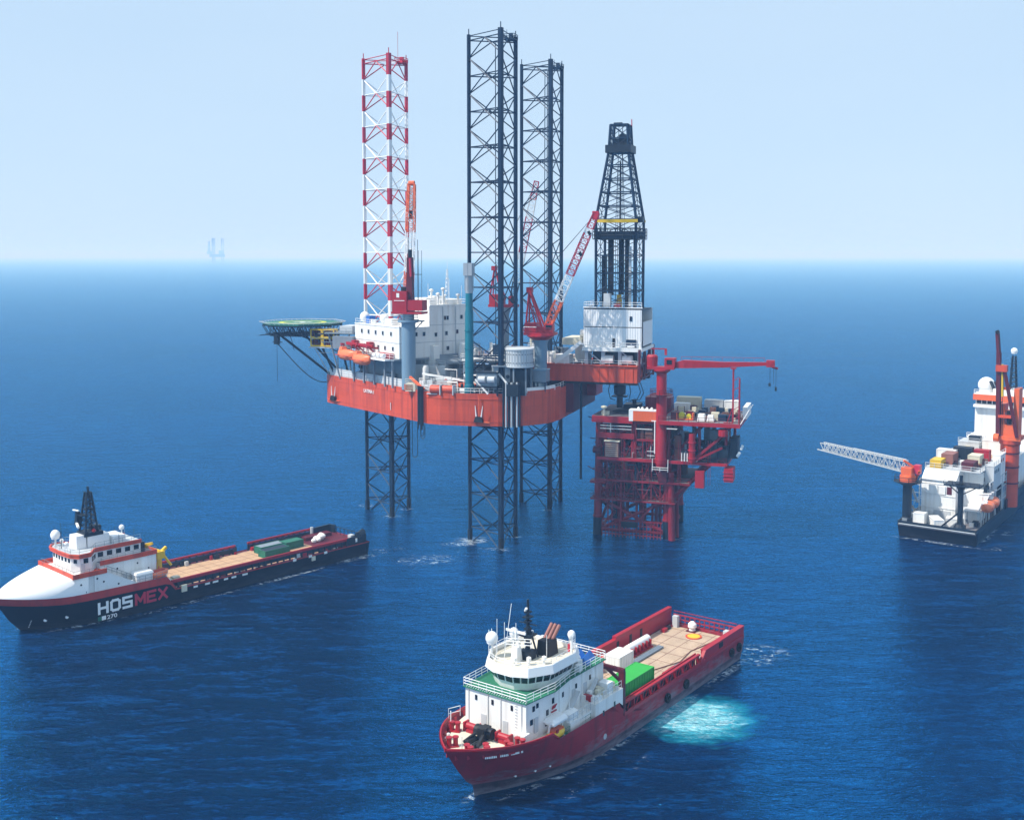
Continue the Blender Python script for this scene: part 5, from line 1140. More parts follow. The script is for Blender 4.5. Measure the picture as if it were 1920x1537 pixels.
b = B(); b.wall([(-66.0, 6.6), (-71.4, 6.4), (-71.9, 5.0)], 2.76, [4.5, 4.7, 4.6], .4); b.wall([(-66.0, -6.6), (-71.4, -6.4), (-71.9, -5.0)], 2.76, [4.4, 4.6, 4.5], .4); b.tube((-69, 6.6, 4.6), (-71.6, 5.2, 4.8), .7, n=10)
for y in (-4.2, -2.8, -1.4, 0, 1.4, 2.8, 4.2): b.tube((-71.6, y, 2.7), (-71.6, y, 4.3), .1, n=5)
b.bar((-71.6, -4.4, 4.3), (-71.6, 4.4, 4.3), .12); b.m = 1; b.box(-69.8, -62.6, -5.6, -3.6, 2.76, 3.5); b.box(-71, -62, 4.6, 5.6, 2.76, 4.0); b.m = 2; b.box(-69.2, -68.2, 4.2, 5.4, 2.76, 4.6); b.tube((-66, -5.9, 2.8), (-66, -5.9, 4.9), .35, n=8); b.m = 3; b.box(-68.6, -68.2, 6.9, 7.05, 3.4, 4.2)
b.build("stern_works", ["dark_navy", "dark_red", "pale_grey", "white_clean"], ship)
b = B()
for x, z in ((-4.4, 2.1), (-1.3, 1.9)):
    yb = hb_at(rows, x, z); b.piece(); b.tube((x, yb - .5, z), (x + .05, yb + .06, z), .30, n=12)

for k in range(5): z = .5 + k * .34; yb = hb_at(rows, .6, z); b.piece(); b.box(.5, .7, yb - .3, yb + .05, z, z + .2)
b.build_each("thruster_mark", "white_clean", ship)
hy = 7.05
GL = {'H': ["00 02", "10 12", "01 11"], 'O': ["0.2,0 .8,0 1,.3 1,1.7 .8,2 .2,2 0,1.7 0,.3 .2,0"], 'S': ["0,0 1,0 1,1 0,1 0,2 1,2"], 'M': ["00 02", "02 .5,.55", ".5,.55 12", "12 10"], 'E': ["00 02", "02 12", "01 .85,1", "00 10"], 'X': ["00 12", "02 10"]}
def block_letter(ch, x, z, w_, h, stroke, m):
    """one painted-steel letter, laid on the hull side (reads from the bow aft on the port side)"""
    q = B(); pr = lambda s_: tuple(float(c) for c in s_.split(',')) if ',' in s_ else (float(s_[0]), float(s_[1]))
    dy = 0
    for st_ in GL[ch]:
        pts = [pr(s_) for s_ in st_.split()]; P3 = [V((x - p[0] * w_, 7.06, z + p[1] / 2 * h)) for p in pts]
        for a_, c_ in zip(P3, P3[1:]):
            d_ = (c_ - a_).normalized() * stroke * .42; dy += .0012; o_ = V((0, dy, 0)); q.bar(a_ - d_ + o_, c_ + d_ + o_, .06, stroke) if abs(d_.z) < .9 * d_.length else q.bar(a_ - d_ + o_, c_ + d_ + o_, stroke, .06)
    return q.build("ship_lettering", m, ship)
for k, ch in enumerate("HOSMEX"): block_letter(ch, -9.55 - k * 2.32 - (.15 if k > 2 else 0), 1.75, 1.55 if ch != 'M' else 1.7, 1.8, .46, "white_clean" if k < 3 else "pink_red")
text("ship_lettering", "270", 1.0, "white_clean", ship, (-11.0, 7.03, .42), 90, 180, .01, 1.3)
b = B(); b.box(-10.0, -9.3, 7.0, 7.06, .42, 1.15); b.m = 1; b.box(-10.8, -10.02, 7.0, 7.06, .42, 1.15); b.build("flag_marking", ["container_green", "white_clean"], ship)
# gear scattered along the deck edges
b = B(); rnd = random.Random(77)
for k in range(30):
    b.piece(); x = rnd.uniform(-64, -26); s = rnd.choice([-1, 1]); y = s * rnd.uniform(5.5, 6.0); b.m = rnd.choice([0, 0, 1, 2, 3]); w_ = rnd.uniform(.15, .4); b.box(x - w_ * 1.6, x + w_ * 1.6, y - w_, y + w_, 2.80, 2.80 + rnd.uniform(.3, 1.0))
b.build_each("deck_locker", ["dark_navy", "brown", "pale_grey", "signal_red"], ship)
b = B()
b.path([(-44, 4.2, 2.86), (-38, 3.6, 2.86), (-33, 4.4, 2.86), (-29, 4.0, 2.86)], .09, 5); b.build("lashing_chain", "brown", ship)
b = B()
for x in (-12.6, -16.0, -19.4):
    b.piece(); b.box(x - .35, x + .35, 4.18, 4.30, 5.3, 7.2)
b.piece(); b.box(-8.1, -7.4, 4.98, 5.08, 9.1, 10.9); b.build_each("door", "pale_grey", house)
# cargo
container(6.0, 2.4, 1.5, "container_green", "low green cargo basket on the tan deck in the far row of the black ship", lloc(-52.5, -2.6, 2.8), LA, "green cargo baskets on the tan deck", False, "mid_grey")
container(6.0, 2.4, 1.5, "container_green", "low green cargo basket on the tan deck nearest the viewer on the black ship", lloc(-51.4, .6, 2.8), LA, "green cargo baskets on the tan deck", False, "dark_navy")  # dark top panel imitates the shaded inside of an open basket
container(4.4, 2.4, 1.6, "container_green", "short green cargo basket nearest the stern of the black ship", lloc(-57.4, -1.6, 2.8), LA, "green cargo baskets on the tan deck", False)
t = thing("bag_pile", "heap of white sacks on the tan deck near the black ship's stern", "sacks", lloc(-64.6, -2.4, 2.8), LA)
b = B(); rnd = random.Random(9)
for k in range(9):
    x, y = rnd.uniform(-1.6, 1.6), rnd.uniform(-1.2, 1.2); b.lathe((x, y, rnd.choice([0, 0, .5])), [(.35, 0), (.6, .2), (.6, .6), (.25, .9)], 9)
b.build("sacks", "white_paint", t, smooth=True)
t = thing("rescue_boat", "orange rescue boat on a cradle beside the yellow deck crane", "rescue boat", lloc(-22.2, 5.2, 5.1), LA + 12)
b = lifeboat_mesh(4.6, 1.7, 1.0, .8); b.M = Matrix(); b.v = [v_ + V((0, 0, .9)) for v_ in b.v]; b.build("hull", "bright_orange", t, smooth=True)
b = B(); b.box(-1.4, 1.2, -.4, .4, 1.2, 1.7); b.bar((-.2, 0, 1.6), (-.2, 0, 2.3), .15); b.build("console", "orange_red", t)
b = B(); b.box(-1.5, -1.2, -.7, .7, 0, .4); b.box(1.2, 1.5, -.7, .7, 0, .4); b.build("cradle", "pale_grey", t)
b = B(); b.box(-1.2, 1.2, -1, 1, 0, 1.2, (.2, .2)); b.box(-.8, .6, -.6, .6, 1.2, 1.6)
o = thing("deck_crate", "tan canvas crate at the forward end of the tan cargo deck", "crate", lloc(-26.2, 4.2, 2.8), LA); b.build("canvas", "cream", o); b = B(); b.box(-1.3, 1.3, -1.1, 1.1, 0, .1); b.build("pallet", "brown", o)
# ---------------------------------------------------------------- the dark red supply ship in the foreground
DO, DA = (-4.6, 129.7, 0), 233.54
rs = thing("anchor_handling_ship", "dark red supply ship with white bridge and open tan cargo deck", "ship", DO, DA)
def dloc(x, y, z): return tuple(Matrix.Translation(V(DO)) @ Matrix.Rotation(R(DA), 4, 'Z') @ V((x, y, z)))
st = lambda a, c: (lambda x: a(x) if x > -22.6 else c if x < -23.8 else c + (a(x) - c) * (x + 23.8) / 1.2)
sheer = lambda z: st(lambda x: z + max(0, (x + 12)) * .055 if x > -7.2 else (z - .9 + max(0, x + 22) * .02), 3.5)
lowl = lambda x: 1.3 + max(0, x + 10) * .02
b = B(); rows = hull_shell(b, [(-2.5, -2.6, 22, 2.0, 6.2, -60.6, 0), (-.1, 0, 22, 2.1, 6.8, -61.4, 0), (lowl, .4, 21, 2.2, 6.95, -61.8, 1), (2.4, 1.6, 20, 2.5, 7.0, -62.2, 1), (lambda x: min(4.6, sheer(6.7)(x) - .05), 3.4, 18, 2.9, 7.02, -62.4, 1), (sheer(6.7), 5.6, 16, 3.2, 7.05, -62.5, 1)], 64, 20)
# worn boot-topping below, crimson above
h = weld(b.build("hull", ["boot_grey", "crimson"], rs, smooth=True))
deckline = [(x, y) for x, y, z in rows[5] if x > -8.6]
b = B(); P_ = [(x - .2, y * .985) for x, y in deckline]
for s in (1, -1): b.wall([(x, y * s) for x, y in P_ if y > .05] , [sheer(6.7)(x) - .15 for x, y in P_ if y > .05], [sheer(6.7)(x) + .22 for x, y in P_ if y > .05], .16)
b.m = 0
for s in (1, -1):
    for x, y in P_[::2]:
        if y > .4: b.box(x - .55, x - .1, (y - .38) * s - .06, (y - .38) * s + .06, 6.3, 7.0)
b.build("bow_bulwark", "signal_red", rs)
b = B(); dp = []
for p_, q_ in zip(rows[4], rows[5]):
    if q_[0] < -8.6 or q_[2] <= p_[2]: continue
    f_ = min(1, (6.12 - p_[2]) / (q_[2] - p_[2])); x_ = p_[0] + (q_[0] - p_[0]) * f_ - .35; y_ = (p_[1] + (q_[1] - p_[1]) * f_) * .95
    if y_ > .02: dp.append((x_, y_))
b = B(); b.prism(dp + [(x, -y) for x, y in dp[::-1]], 6.2, 6.35)
b.build("forecastle_deck", ["deck_cream"], rs)
# anchor windlass, bollards, cowls on the foredeck
b = B(); b.m = 0
for y in (-2.6, 2.4): b.tube((-2.8, y - .8, 7.7), (-2.8, y + .9, 7.7), .42, n=12); b.box(-3.3, -2.3, y - 1.05, y - .8, 7.05, 8.2); b.box(-3.3, -2.3, y + .9, y + 1.1, 7.05, 8.2); b.box(-3.4, -2.2, y - .5, y + .6, 7.06, 7.4)
b.m = 1; b.tube((-2.2, -1.4, 7.9), (-2.2, 1.2, 7.9), .7, n=12); b.box(-2.8, -1.2, -.5, .5, 7.06, 8.6); b.box(-1.2, .7, -.9, -.45, 7.06, 7.6); b.box(-1.2, .9, .35, .8, 7.06, 7.6); b.bar((-1, -.6, 8.0), (.6, -1.2, 7.3), .3); b.bar((-1, .6, 8.0), (.7, 1.0, 7.3), .35); b.tube((-1.6, .2, 8.4), (-1.0, 1.2, 8.9), .2, n=6)
b.build("anchor_windlass", ["signal_red", "black"], rs).location.z = -.7
wl = B(); wl.tube((0, -.32, 0), (0, -.32, .85), .24, n=10); wl.tube((0, .32, 0), (0, .32, .85), .24, n=10); wl.box(-.35, .35, -.6, .6, 0, .12); wl.tube((0, -.32, .85), (0, -.32, .95), .32, n=10); wl.tube((0, .32, .85), (0, .32, .95), .32, n=10)
w0 = wl.build("mooring_bollard", "signal_red", rs); w0.scale = (1.25, 1.25, 1.3); w0.location = (1.9, -1.9, 6.35); w0.rotation_euler = (0, 0, R(50))
for x, y, r in ((2.6, 1.2, -20), (1.2, 2.8, -40), (-1.6, -4.4, 20), (-1.0, 4.5, -20), (-2.6, 5.0, 0)): inst(w0, rs, (x, y, 6.35), r)
b = B(); b.piece(); b.lathe((.6, -3.6, 7.05), [(.55, 0), (.5, .2), (.22, .3), (.22, .7), (.05, .8)], 12); b.piece(); b.box(-4.4, -3.2, 3.3, 5.2, 7.05, 8.3); b.piece(); b.tube((-1.4, -4.9, 7.05), (-1.4, -4.9, 9.6), .07, n=5); b.piece(); b.tube((2.4, 0, 7.05), (2.4, 0, 9.0), .06, n=5); b.piece(); b.rail([(-3.9, -5.4, 8.0), (-2.3, -6.0, 8.0)], 1.3, .05)
for o_ in b.build_each("deck_fitting", "white_paint", rs): o_.location.z = -.7
# main house: slab front, green deck on top, stepped sides
b = B(); b.prism([(-4.2, 4.75), (-4.2, -4.75), (-22.4, -5.6), (-22.4, 4.6), (-14.0, 4.6), (-9.6, 5.3)], 5.9, 11.2); b.box(-22.4, -4.6, -4.6, 4.4, 3.4, 5.89)
hs = b.build("deckhouse", "white_paint", rs)
b = B(); b.prism([(-3.9, 4.95), (-3.9, -4.95), (-22.7, -5.8), (-22.7, 4.85), (-13.8, 4.85), (-9.5, 5.55)], 11.203, 11.32); b.build("upper_deck", "deck_green", hs)
b = B(); rr = [(-22.6, -5.7), (-4.0, -4.9), (-4.0, 4.9), (-9.5, 5.45), (-13.9, 4.75), (-22.6, 4.75), (-22.6, -5.7)]
b.rail([(x, y, 11.32) for x, y in rr], 1.1, .045, 1.3, 3)
for k in range(26): y = -4.6 + k * .37; b.bar((-4.55, y, 11.34), (-4.05, y + .1, 11.34), .06, .04)
b.build("handrail", "white_clean", hs)
for y, z in ((-3.0, 10.2), (-.4, 10.2), (2.6, 10.2)): q = B(); q.box(-4.25, -4.12, y - .16, y + .16, z - .32, z + .32); q.build("window", "glass", hs)
for x, z, w_, hh_ in ((-5.2, 8.6, .26, .34), (-5.6, 10.2, .22, .34), (-6.3, 10.4, .22, .3), (-8.2, 8.9, .24, .36), (-9.3, 10.1, .22, .36), (-8.0, 7.6, .22, .34)):
    yy = 4.75 + (5.3 - 4.75) * min(1, (-4.2 - x) / 5.4); q = B(); q.box(x - w_, x + w_, yy - .1, yy + .06, z - hh_, z + hh_); q.build("window", "glass", hs)
for x, z in ((-12.0, 9.9), (-15.6, 9.8), (-19, 9.9)): q = B(); q.box(x - .2, x + .2, 4.5, 4.98 if x > -13.9 else 4.66, z - .32, z + .32); q.build("window", "glass", hs)
b = B(); b.m = 0; b.add([(-8.9, 5.33, 9.1), (-9.5, 5.38, 9.2), (-9.9, 5.42, 9.6), (-9.1, 5.36, 9.5), (-8.9, 5.45, 9.1), (-9.5, 5.50, 9.2), (-9.9, 5.54, 9.6), (-9.1, 5.48, 9.5)], [(3, 2, 1, 0), (4, 5, 6, 7), (0, 1, 5, 4), (1, 2, 6, 5), (2, 3, 7, 6), (3, 0, 4, 7)]); b.box(-9.9, -8.8, 5.3, 5.47, 8.7, 8.82); b.build("house_emblem", "signal_red", hs)
# side boxes along the port side
b = B(); b.box(-23.6, -16.6, 4.0, 7.0, 3.6, 7.5); b.box(-16.6, -11.6, 4.2, 6.4, 4.4, 6.6); b.m = 1
b.build("side_house", ["white_paint"], rs)
for x, z in ((-18.6, 5.7), (-21.4, 6.0)): q = B(); q.box(x - .16, x + .16, 6.95, 7.06, z - .36, z + .36); q.build("window", "glass", hs)
b = B(); b.rail([(-16.7, 6.8, 7.5), (-23.5, 6.8, 7.5)], 1.0, .04, 1.2); b.rail([(-11.4, 6.3, 6.6), (-16.5, 6.3, 6.6)], 1.0, .04, 1.0)
b.bar((-11.6, 5.4, 6.6), (-15.6, 4.9, 9.2), .7, .12); b.bar((-16.8, 5.4, 7.5), (-19.8, 5.2, 9.6), .6, .1); b.build("stairway", "pale_grey", rs)
b = B(); rnd = random.Random(21)
for k in range(18):
    b.piece(); x, y = rnd.uniform(-23, -17), rnd.uniform(4.9, 6.6); h = rnd.uniform(.3, 1.1); b.m = rnd.choice([0, 0, 1, 2, 2]); b.box(x - .4, x + .4, y - .3, y + .3, 7.5, 7.5 + h)
b.piece(); b.m = 3; b.box(-17.4, -16.9, 4.9, 6, 7.5, 8.3); b.piece(); b.m = 2; b.box(-21.6, -20.2, 5.2, 6.6, 7.5, 9.0); b.build_each("deck_locker", ["cream", "pale_grey", "white_paint", "signal_red"], rs)
b = B()
for x, z in ((-12.4, 7.2), (-13.4, 7.2)): b.piece(); b.lathe((x, 5.5, z - .6), [(.7, 0), (.85, .4), (.8, .9), (.3, 1.2)], 10)
b.build_each("life_raft", "white_clean", rs, smooth=True)
# white davit with folded platform and orange-yellow boat by the shoulder of the bow
b = B(); b.box(-10.6, -7.6, 5.2, 6.6, 7.6, 7.9); b.box(-10.6, -7.4, 5.0, 6.7, 7.9, 8.4, (.3, .3)); b.bar((-7.4, 5.4, 4.6), (-7.4, 6.2, 8.2), .2); b.bar((-10.4, 5.4, 4.6), (-10.4, 6.2, 8.2), .2); b.build("davit", "white_clean", rs)
t = thing("rescue_boat", "small orange and yellow rescue boat under the white davit beside the dark red bow", "rescue boat", dloc(-8.8, 6.0, 5.35), DA)
b = lifeboat_mesh(3.6, 1.5, .9, .7); b.v = [v_ + V((0, 0, .9)) for v_ in b.v]; b.build("hull", "yellow", t, smooth=True); b = B(); b.box(-1.2, 1.2, -.45, .45, 1.2, 1.5); b.build("cover", "orange", t); b = B(); b.box(-1.2, -.9, -.7, .7, 0, .5); b.box(.9, 1.2, -.7, .7, 0, .5); b.build("cradle", "pale_grey", t)
b = B(); b.box(-16.6, -8.8, 4.2, 6.4, 5.1, 5.3); b.rail([(-9.2, 6.3, 5.3), (-16.4, 6.4, 5.3)], 1.0, .04, 1.3); b.build("side_deck", "deck_green", rs)
# wheelhouse
WB = [(-17, 3.2), (-14.6, 4.0), (-10.0, 4.0), (-7.6, 2.6), (-6.7, 1.1), (-6.7, -1.1), (-7.6, -2.6), (-10.0, -4.0), (-14.6, -4.0), (-17, -3.2)]
WT = [(-17.2, 3.4), (-14.8, 4.7), (-9.8, 4.7), (-7.0, 3.1), (-6.1, 1.3), (-6.1, -1.3), (-7.0, -3.1), (-9.8, -4.7), (-14.8, -4.7), (-17.2, -3.4)]
def slope(b, lo, hi, z0, z1, cap=True):
    n = len(lo); b.add([(x, y, z0) for x, y in lo] + [(x, y, z1) for x, y in hi], [(i, (i + 1) % n, n + (i + 1) % n, n + i) for i in range(n)] + ([tuple(range(n))[::-1], tuple(range(n, 2 * n))] if cap else []))
mid = [((a[0] * .38 + c[0] * .62), (a[1] * .38 + c[1] * .62)) for a, c in zip(WB, WT)]
b = B(); slope(b, WB, WT, 11.325, 13.4); wh = b.build("wheelhouse", "white_paint", rs)
def slanted_windows(za, zb, f0, f1, w_gap=.10):
    for i in range(len(WB)):
        j = (i + 1) % len(WB)
        if WB[i][0] < -16.9 and WB[j][0] < -16.9: continue
        A = lambda k, f: V((WB[k][0] + (WT[k][0] - WB[k][0]) * f, WB[k][1] + (WT[k][1] - WB[k][1]) * f, 11.325 + (13.4 - 11.325) * f))
        p0, q0, p1, q1 = A(i, f0), A(j, f0), A(i, f1), A(j, f1); L = (q0 - p0).length; n = max(1, round(L / 1.0)); nr = (q0 - p0).cross(p1 - p0).normalized()
        c = V((-11.5, 0, 12.4)); nr = nr if nr.dot(p0 - c) > 0 else -nr
        for k in range(n):
            a0, a1 = (k + w_gap) / n, (k + 1 - w_gap) / n; b = B()
            face = [p0.lerp(q0, a0), p0.lerp(q0, a1), p1.lerp(q1, a1), p1.lerp(q1, a0)]
            b.add([v_ + nr * .05 for v_ in face] + [v_ - nr * .06 for v_ in face], [(0, 1, 2, 3), (7, 6, 5, 4), (0, 4, 5, 1), (1, 5, 6, 2), (2, 6, 7, 3), (3, 7, 4, 0)]); b.build("window", "glass", wh)
slanted_windows(0, 0, .50, .92)
grow = lambda P_, k: [(-11.6 + (x + 11.6) * k, y * k) for x, y in P_]
b = B(); slope(b, grow(WT, 1.10), grow(WT, 1.05), 13.403, 14.5, False); slope(b, grow(WT, 1.03), grow(WT, 1.0), 13.8, 14.5, False)
n = len(WT); b.add([(x, y, 14.5) for x, y in grow(WT, 1.05)] + [(x, y, 14.5) for x, y in grow(WT, 1.0)], [(i, (i + 1) % n, n + (i + 1) % n, n + i) for i in range(n)])
b.prism(grow(WT, 1.095), 13.402, 13.55); b.m = 1; b.prism(grow(WT, 1.02), 13.8, 13.86); b.build("roof", ["white_clean", "deck_cream"], wh)
b = B(); b.rail([(x, y, 14.45) for x, y in grow(WT, .98)], .7, .035, 1.2); b.build("handrail", "white_clean", wh)
for x, y, z, r in ((-8.6, -3.9, 16.4, .82), (-10.6, -1.8, 17.0, .62), (-15.4, 4.0, 16.6, .52)):
    b = B(); b.dome((x, y, z), r, 1.08); b.tube((x, y, 13.8), (x, y, z - r * .5), .16, n=8); b.build("radar_dome", "white_clean", wh, smooth=True)
b = B(); b.box(-11.8, -10.2, -.7, .9, 13.86, 15.0); b.tube((-11.2, 0, 14.8), (-11.2, 0, 21.6), .32, .16, n=8); b.box(-12.2, -10.4, -.8, .8, 16.8, 17.0); b.box(-11.8, -10.6, -.5, .5, 19.2, 19.35); b.bar((-11.2, -1.4, 18.4), (-11.2, 1.4, 18.4), .14)
for z in (15.6, 16.4, 17.6, 18.6, 19.8): b.box(-11.6, -10.8, -.35, .35, z, z + .25)
for s in (-1, 1): b.tube((-12.2, s * .9, 13.9), (-11.2, 0, 18.6), .14, n=6)
b.m = 1; b.box(-10.1, -9.9, -2.6, .5, 17.3, 17.6); b.tube((-10, -1, 16.4), (-10, -1, 17.4), .2, n=8); b.bar((-11.0, -.3, 20.0), (-10.6, .2, 20.6), .25)
b.build("mast", ["dark_navy", "white_clean"], wh)
b = B(); b.rail([(-8.8, -1.8, 15.6), (-10.2, 1.2, 15.6)], 1.2, .05, .8, 3); b.box(-10, -8.8, -1.0, .0, 13.86, 15.8, (.2, .1)); b.m = 1
for x, y, h_ in ((-8, -2.6, 5.5), (-8.6, -3.2, 3.2), (-9.6, -2.6, 4.6), (-9.8, -.9, 4.8), (-12.6, 2, 3)): b.piece(); b.tube((x, y, 13.86), (x, y, 13.86 + h_), .05, n=4)
b.piece(); b.tube((-9.0, -2.2, 13.8), (-9.5, -1.4, 21.2), .04, n=4); b.m = 0
for x, y in ((-8.4, -4.0), (-15.2, 4.5), (-15.8, 3.6)):
    b.piece()
    for dx in (-.3, .3): b.tube((x + dx, y, 13.86), (x + dx, y, 16.6 if x < -10 else 17.6), .06, n=4)
    for k in range(5): b.bar((x - .3, y, 14.4 + k * .55), (x + .3, y, 14.4 + k * .55), .07)
for x, y in ((-9.2, 1.6), (-10.6, 3.0), (-8.0, .2), (-13, -2.8)): b.piece(); b.lathe((x, y, 13.86), [(.2, 0), (.12, .4), (.32, .55), (.3, 1.0), (.1, 1.1)], 9)
b.piece(); b.m = 2; b.box(-16.2, -15.4, 3.4, 3.7, 14.2, 15.2); b.build_each("roof_antenna", ["white_clean", "white_clean", "pink_red"], wh)
b = B(); b.box(-15.0, -12.8, .2, 2.2, 13.86, 15.8, (.15, .15)); b.m = 1
for y in (.5, 1.1, 1.7): b.tube((-13.8, y, 15.2), (-16.0, y, 17.2), .24, n=10)
b.build("exhaust_funnel", ["black", "rusty_pipe"], wh)
b = B(); b.lathe((-19.2, 2.2, 11.32), [(.7, 0), (.7, .7), (.4, 1.2)], 12); b.box(-18.4, -17.4, 2.8, 3.8, 11.32, 12.3); b.box(-17.2, -16.4, 3.9, 4.6, 11.33, 12.2); b.m = 1; b.box(-21.9, -21, -2, -1, 11.33, 12.2); b.build("deck_ventilator", ["white_paint", "signal_red"], hs)
for x, y, rot, lab in ((-20.6, 3.0, 14, "blue tarpaulin cover on the green upper deck closest to the railing"), (-20.2, 1.2, -8, "blue tarpaulin cover on the green upper deck farther from the railing")):
    t = thing("covered_boat", lab, "covered boat", dloc(x, y, 11.33), DA + rot, "blue covers on the green deck"); b = B(); b.add([(-1.7, -.8, 0), (1.7, -.8, 0), (1.7, .8, 0), (-1.7, .8, 0), (-1.5, 0, 1.0), (1.4, 0, .8)], [(3, 2, 1, 0), (0, 1, 5, 4), (2, 3, 4, 5), (1, 2, 5), (3, 0, 4)]); b.build("cover", "container_blue", t); b = B(); b.box(-1.5, 1.5, -.5, .5, -.0, .15); b.build("cradle", "brown", t)
# goalpost bulkhead between house and cargo deck
b = B(); b.box(-24.2, -23.7, 6.2, 7.05, 3.6, 9.6); b.box(-24.2, -23.7, -7.05, -6.2, 3.6, 9.6); b.bar((-23.95, -7.0, 9.7), (-23.95, 7.0, 9.7), .5, .6); b.bar((-23.95, 6.4, 8.2), (-23.95, 4.2, 9.5), .35); b.bar((-23.95, -6.4, 8.2), (-23.95, -4.2, 9.5), .35); b.box(-24.1, -23.8, -6.2, 6.2, 3.12, 4.2); b.build("goalpost_frame", "dark_red", rs)
# cargo deck and bulwarks
b = B(); b.box(-62.2, -23.6, -6.9, 6.9, 2.75, 3.0); b.m = 1; b.box(-61.4, -24.4, -6.2, 5.9, 3.004, 3.10); b.m = 2
for k in range(10): x = -60 + k * 3.6; b.box(x - .05, x + .05, -6.2, 5.9, 3.10, 3.112)
for y in (-3, 0, 2.6): b.box(-61.3, -24.5, y - .05, y + .05, 3.10, 3.110)
b.m = 3; b.box(-47, -43.4, 3.2, 5.2, 3.10, 3.118); b.box(-31.4, -24.6, -2.2, 2.0, 3.10, 3.113); b.build("cargo_deck", ["dark_red", "deck_tan", "brown", "deck_grey"], rs)
b = B(); b.lathe((-58.4, -.1, 3.10), [(1.35, 0), (1.35, .12)], 26); b.m = 1; b.lathe((-58.4, -.1, 3.22), [(1.05, 0), (1.05, .03)], 26); b.build("tow_pin_cover", ["orange_red", "yellow"], rs)
for s in (1, -1):
    b = B(); b.m = 0
    if s > 0:                                                       # near side: open rail forward, plated aft
        b.bar((-24, 6.95, 3.7), (-62.2, 6.95, 3.7), .25, .5); b.bar((-24, 6.6, 5.0), (-47, 6.6, 5.0), .45, .26); b.bar((-24, 6.0, 5.0), (-47, 6.0, 5.0), .16, .22)
        for k in range(10): x = -24.6 - k * 2.45; b.box(x - .1, x + .1, 6.3, 6.8, 3.1, 4.9); b.bar((x, 6.9, 3.6), (x - 1.2, 6.8, 4.9), .1)
        b.m = 1; b.box(-47, -24.2, 5.92, 5.98, 3.1, 4.8); b.box(-47, -24.2, 5.99, 6.8, 3.02, 3.06); b.m = 0; b.box(-62.4, -48.4, 6.2, 6.95, 3.1, 5.2); b.box(-62.4, -48.4, 6.1, 7.02, 5.2, 5.36); b.bar((-46.8, 6.9, 3.8), (-48.4, 6.9, 5.2), .5); b.m = 1; b.box(-54.6, -53.2, 6.3, 7.0, 4.2, 5.0)  # black sheet and floor strip behind the open rail imitate shade in its openings
    else:
        b.box(-62.4, -24.0, -6.95, -6.4, 3.1, 5.3); b.box(-62.4, -23.9, -7.02, -6.3, 5.3, 5.46); b.box(-62.4, -44, -7.05, -6.35, 5.46, 5.9); b.m = 1
        for x in (-52, -48.6, -44.6, -34, -29): b.box(x - .35, x + .35, -6.42, -6.34, 3.4, 5.0)
    b.build("bulwark", ["signal_red", "black"], rs)
b = B(); b.box(-62.4, -61.6, -6.0, 6.0, 2.9, 3.4)
for k in range(13): y = -5.4 + k * .9; b.bar((-62.1, y, 3.4), (-62.1, y, 4.8), .14)
for z in (4.1, 4.85): b.bar((-62.1, -5.8, z), (-62.1, 5.8, z), .2)
b.bar((-62.2, -5.8, 5.4), (-62.2, 5.8, 5.4), .12); b.m = 1; b.box(-61.5, -60.7, -5.3, -4.4, 3.1, 5.0); b.box(-61.4, -60.4, 4.2, 5.2, 3.1, 4.4); b.build("stern_rail", ["crimson", "pale_grey"], rs)
fd = B(); fd.M = Matrix()
for k in range(14):
    a0, a1 = 2 * math.pi * k / 14, 2 * math.pi * (k + 1) / 14; fd.tube((.52 * math.cos(a0), 0, .52 * math.sin(a0)), (.52 * math.cos(a1), 0, .52 * math.sin(a1)), .24, n=8)
f0 = fd.build("tyre_fender", "rubber", rs, smooth=True); f0.location = (-41.8, 7.2, 2.2)
for x, z in ((-36.0, 2.0), (-57.5, 2.3), (-60.2, 2.4)): inst(f0, rs, (x, 7.2, z))
b = B(); b.tube((-19.0, 6.7, 2.4), (-19.0, 7.06, 2.4), .38, n=12); b.build("discharge_port", "pale_grey", rs)
# name plate: three short raised words under the bow rail
b = B()
def bow_pt(x, z):
    return hb_at(rows, x, z)
for x0, x1 in ((1.9, .75), (.45, -.5), (-.75, -1.75), (-1.95, -2.2)):
    n = max(2, int((x0 - x1) / .16))
    for k in range(n):
        xa = x0 + (x1 - x0) * (k + .1) / n; xb = x0 + (x1 - x0) * (k + .75) / n; b.bar((xa, bow_pt(xa, 6.3) + .10, 6.3), (xb, bow_pt(xb, 6.3) + .10, 6.3), .12, .24)
b.build("name_marking", "white_clean", rs)
b = B()
for x, z in ((-4.0, 1.9), (-6.4, 2.0), (-8.4, 2.1)):
    b.piece(); yy = hb_at(rows, x, z); b.tube((x, yy - .4, z), (x, yy + .04, z), .2, n=10); b.box(x - .55, x - .3, yy - .3, yy + .03, z + .05, z + .2)
b.build_each("thruster_mark", "white_clean", rs)
b = B()                                                             # house fittings: doors, downpipes, ladders
for x, y, z in ((-6.0, 5.02, 7.1), (-15.0, 4.62, 7.7), (-17.8, 4.62, 7.7)): b.piece(); b.box(x - .38, x + .38, y - .06, y + .05, z, z + 1.9)
for y in (-1.8, 1.6): b.piece(); b.box(-4.26, -4.14, y - .4, y + .4, 6.4, 8.3)
b.build_each("door", "pale_grey", hs)
b = B()
for y in (-4.2, -1.1, .9, 4.1): b.piece(); b.tube((-4.12, y, 6.36), (-4.12, y, 11.1), .06, n=5)
for x in (-10.9, -13.2, -16.9, -20.4): b.piece(); b.tube((x, 4.72 if x < -14 else 5.15, 6.8), (x, 4.72 if x < -14 else 5.15, 11.1), .06, n=5)
b.piece()
for k in range(10): b.bar((-4.08, 3.0, 7.3 + k * .38), (-4.08, 3.4, 7.3 + k * .38), .05)
b.build_each("downpipe", "white_paint", hs)
b = B(); rnd = random.Random(55)
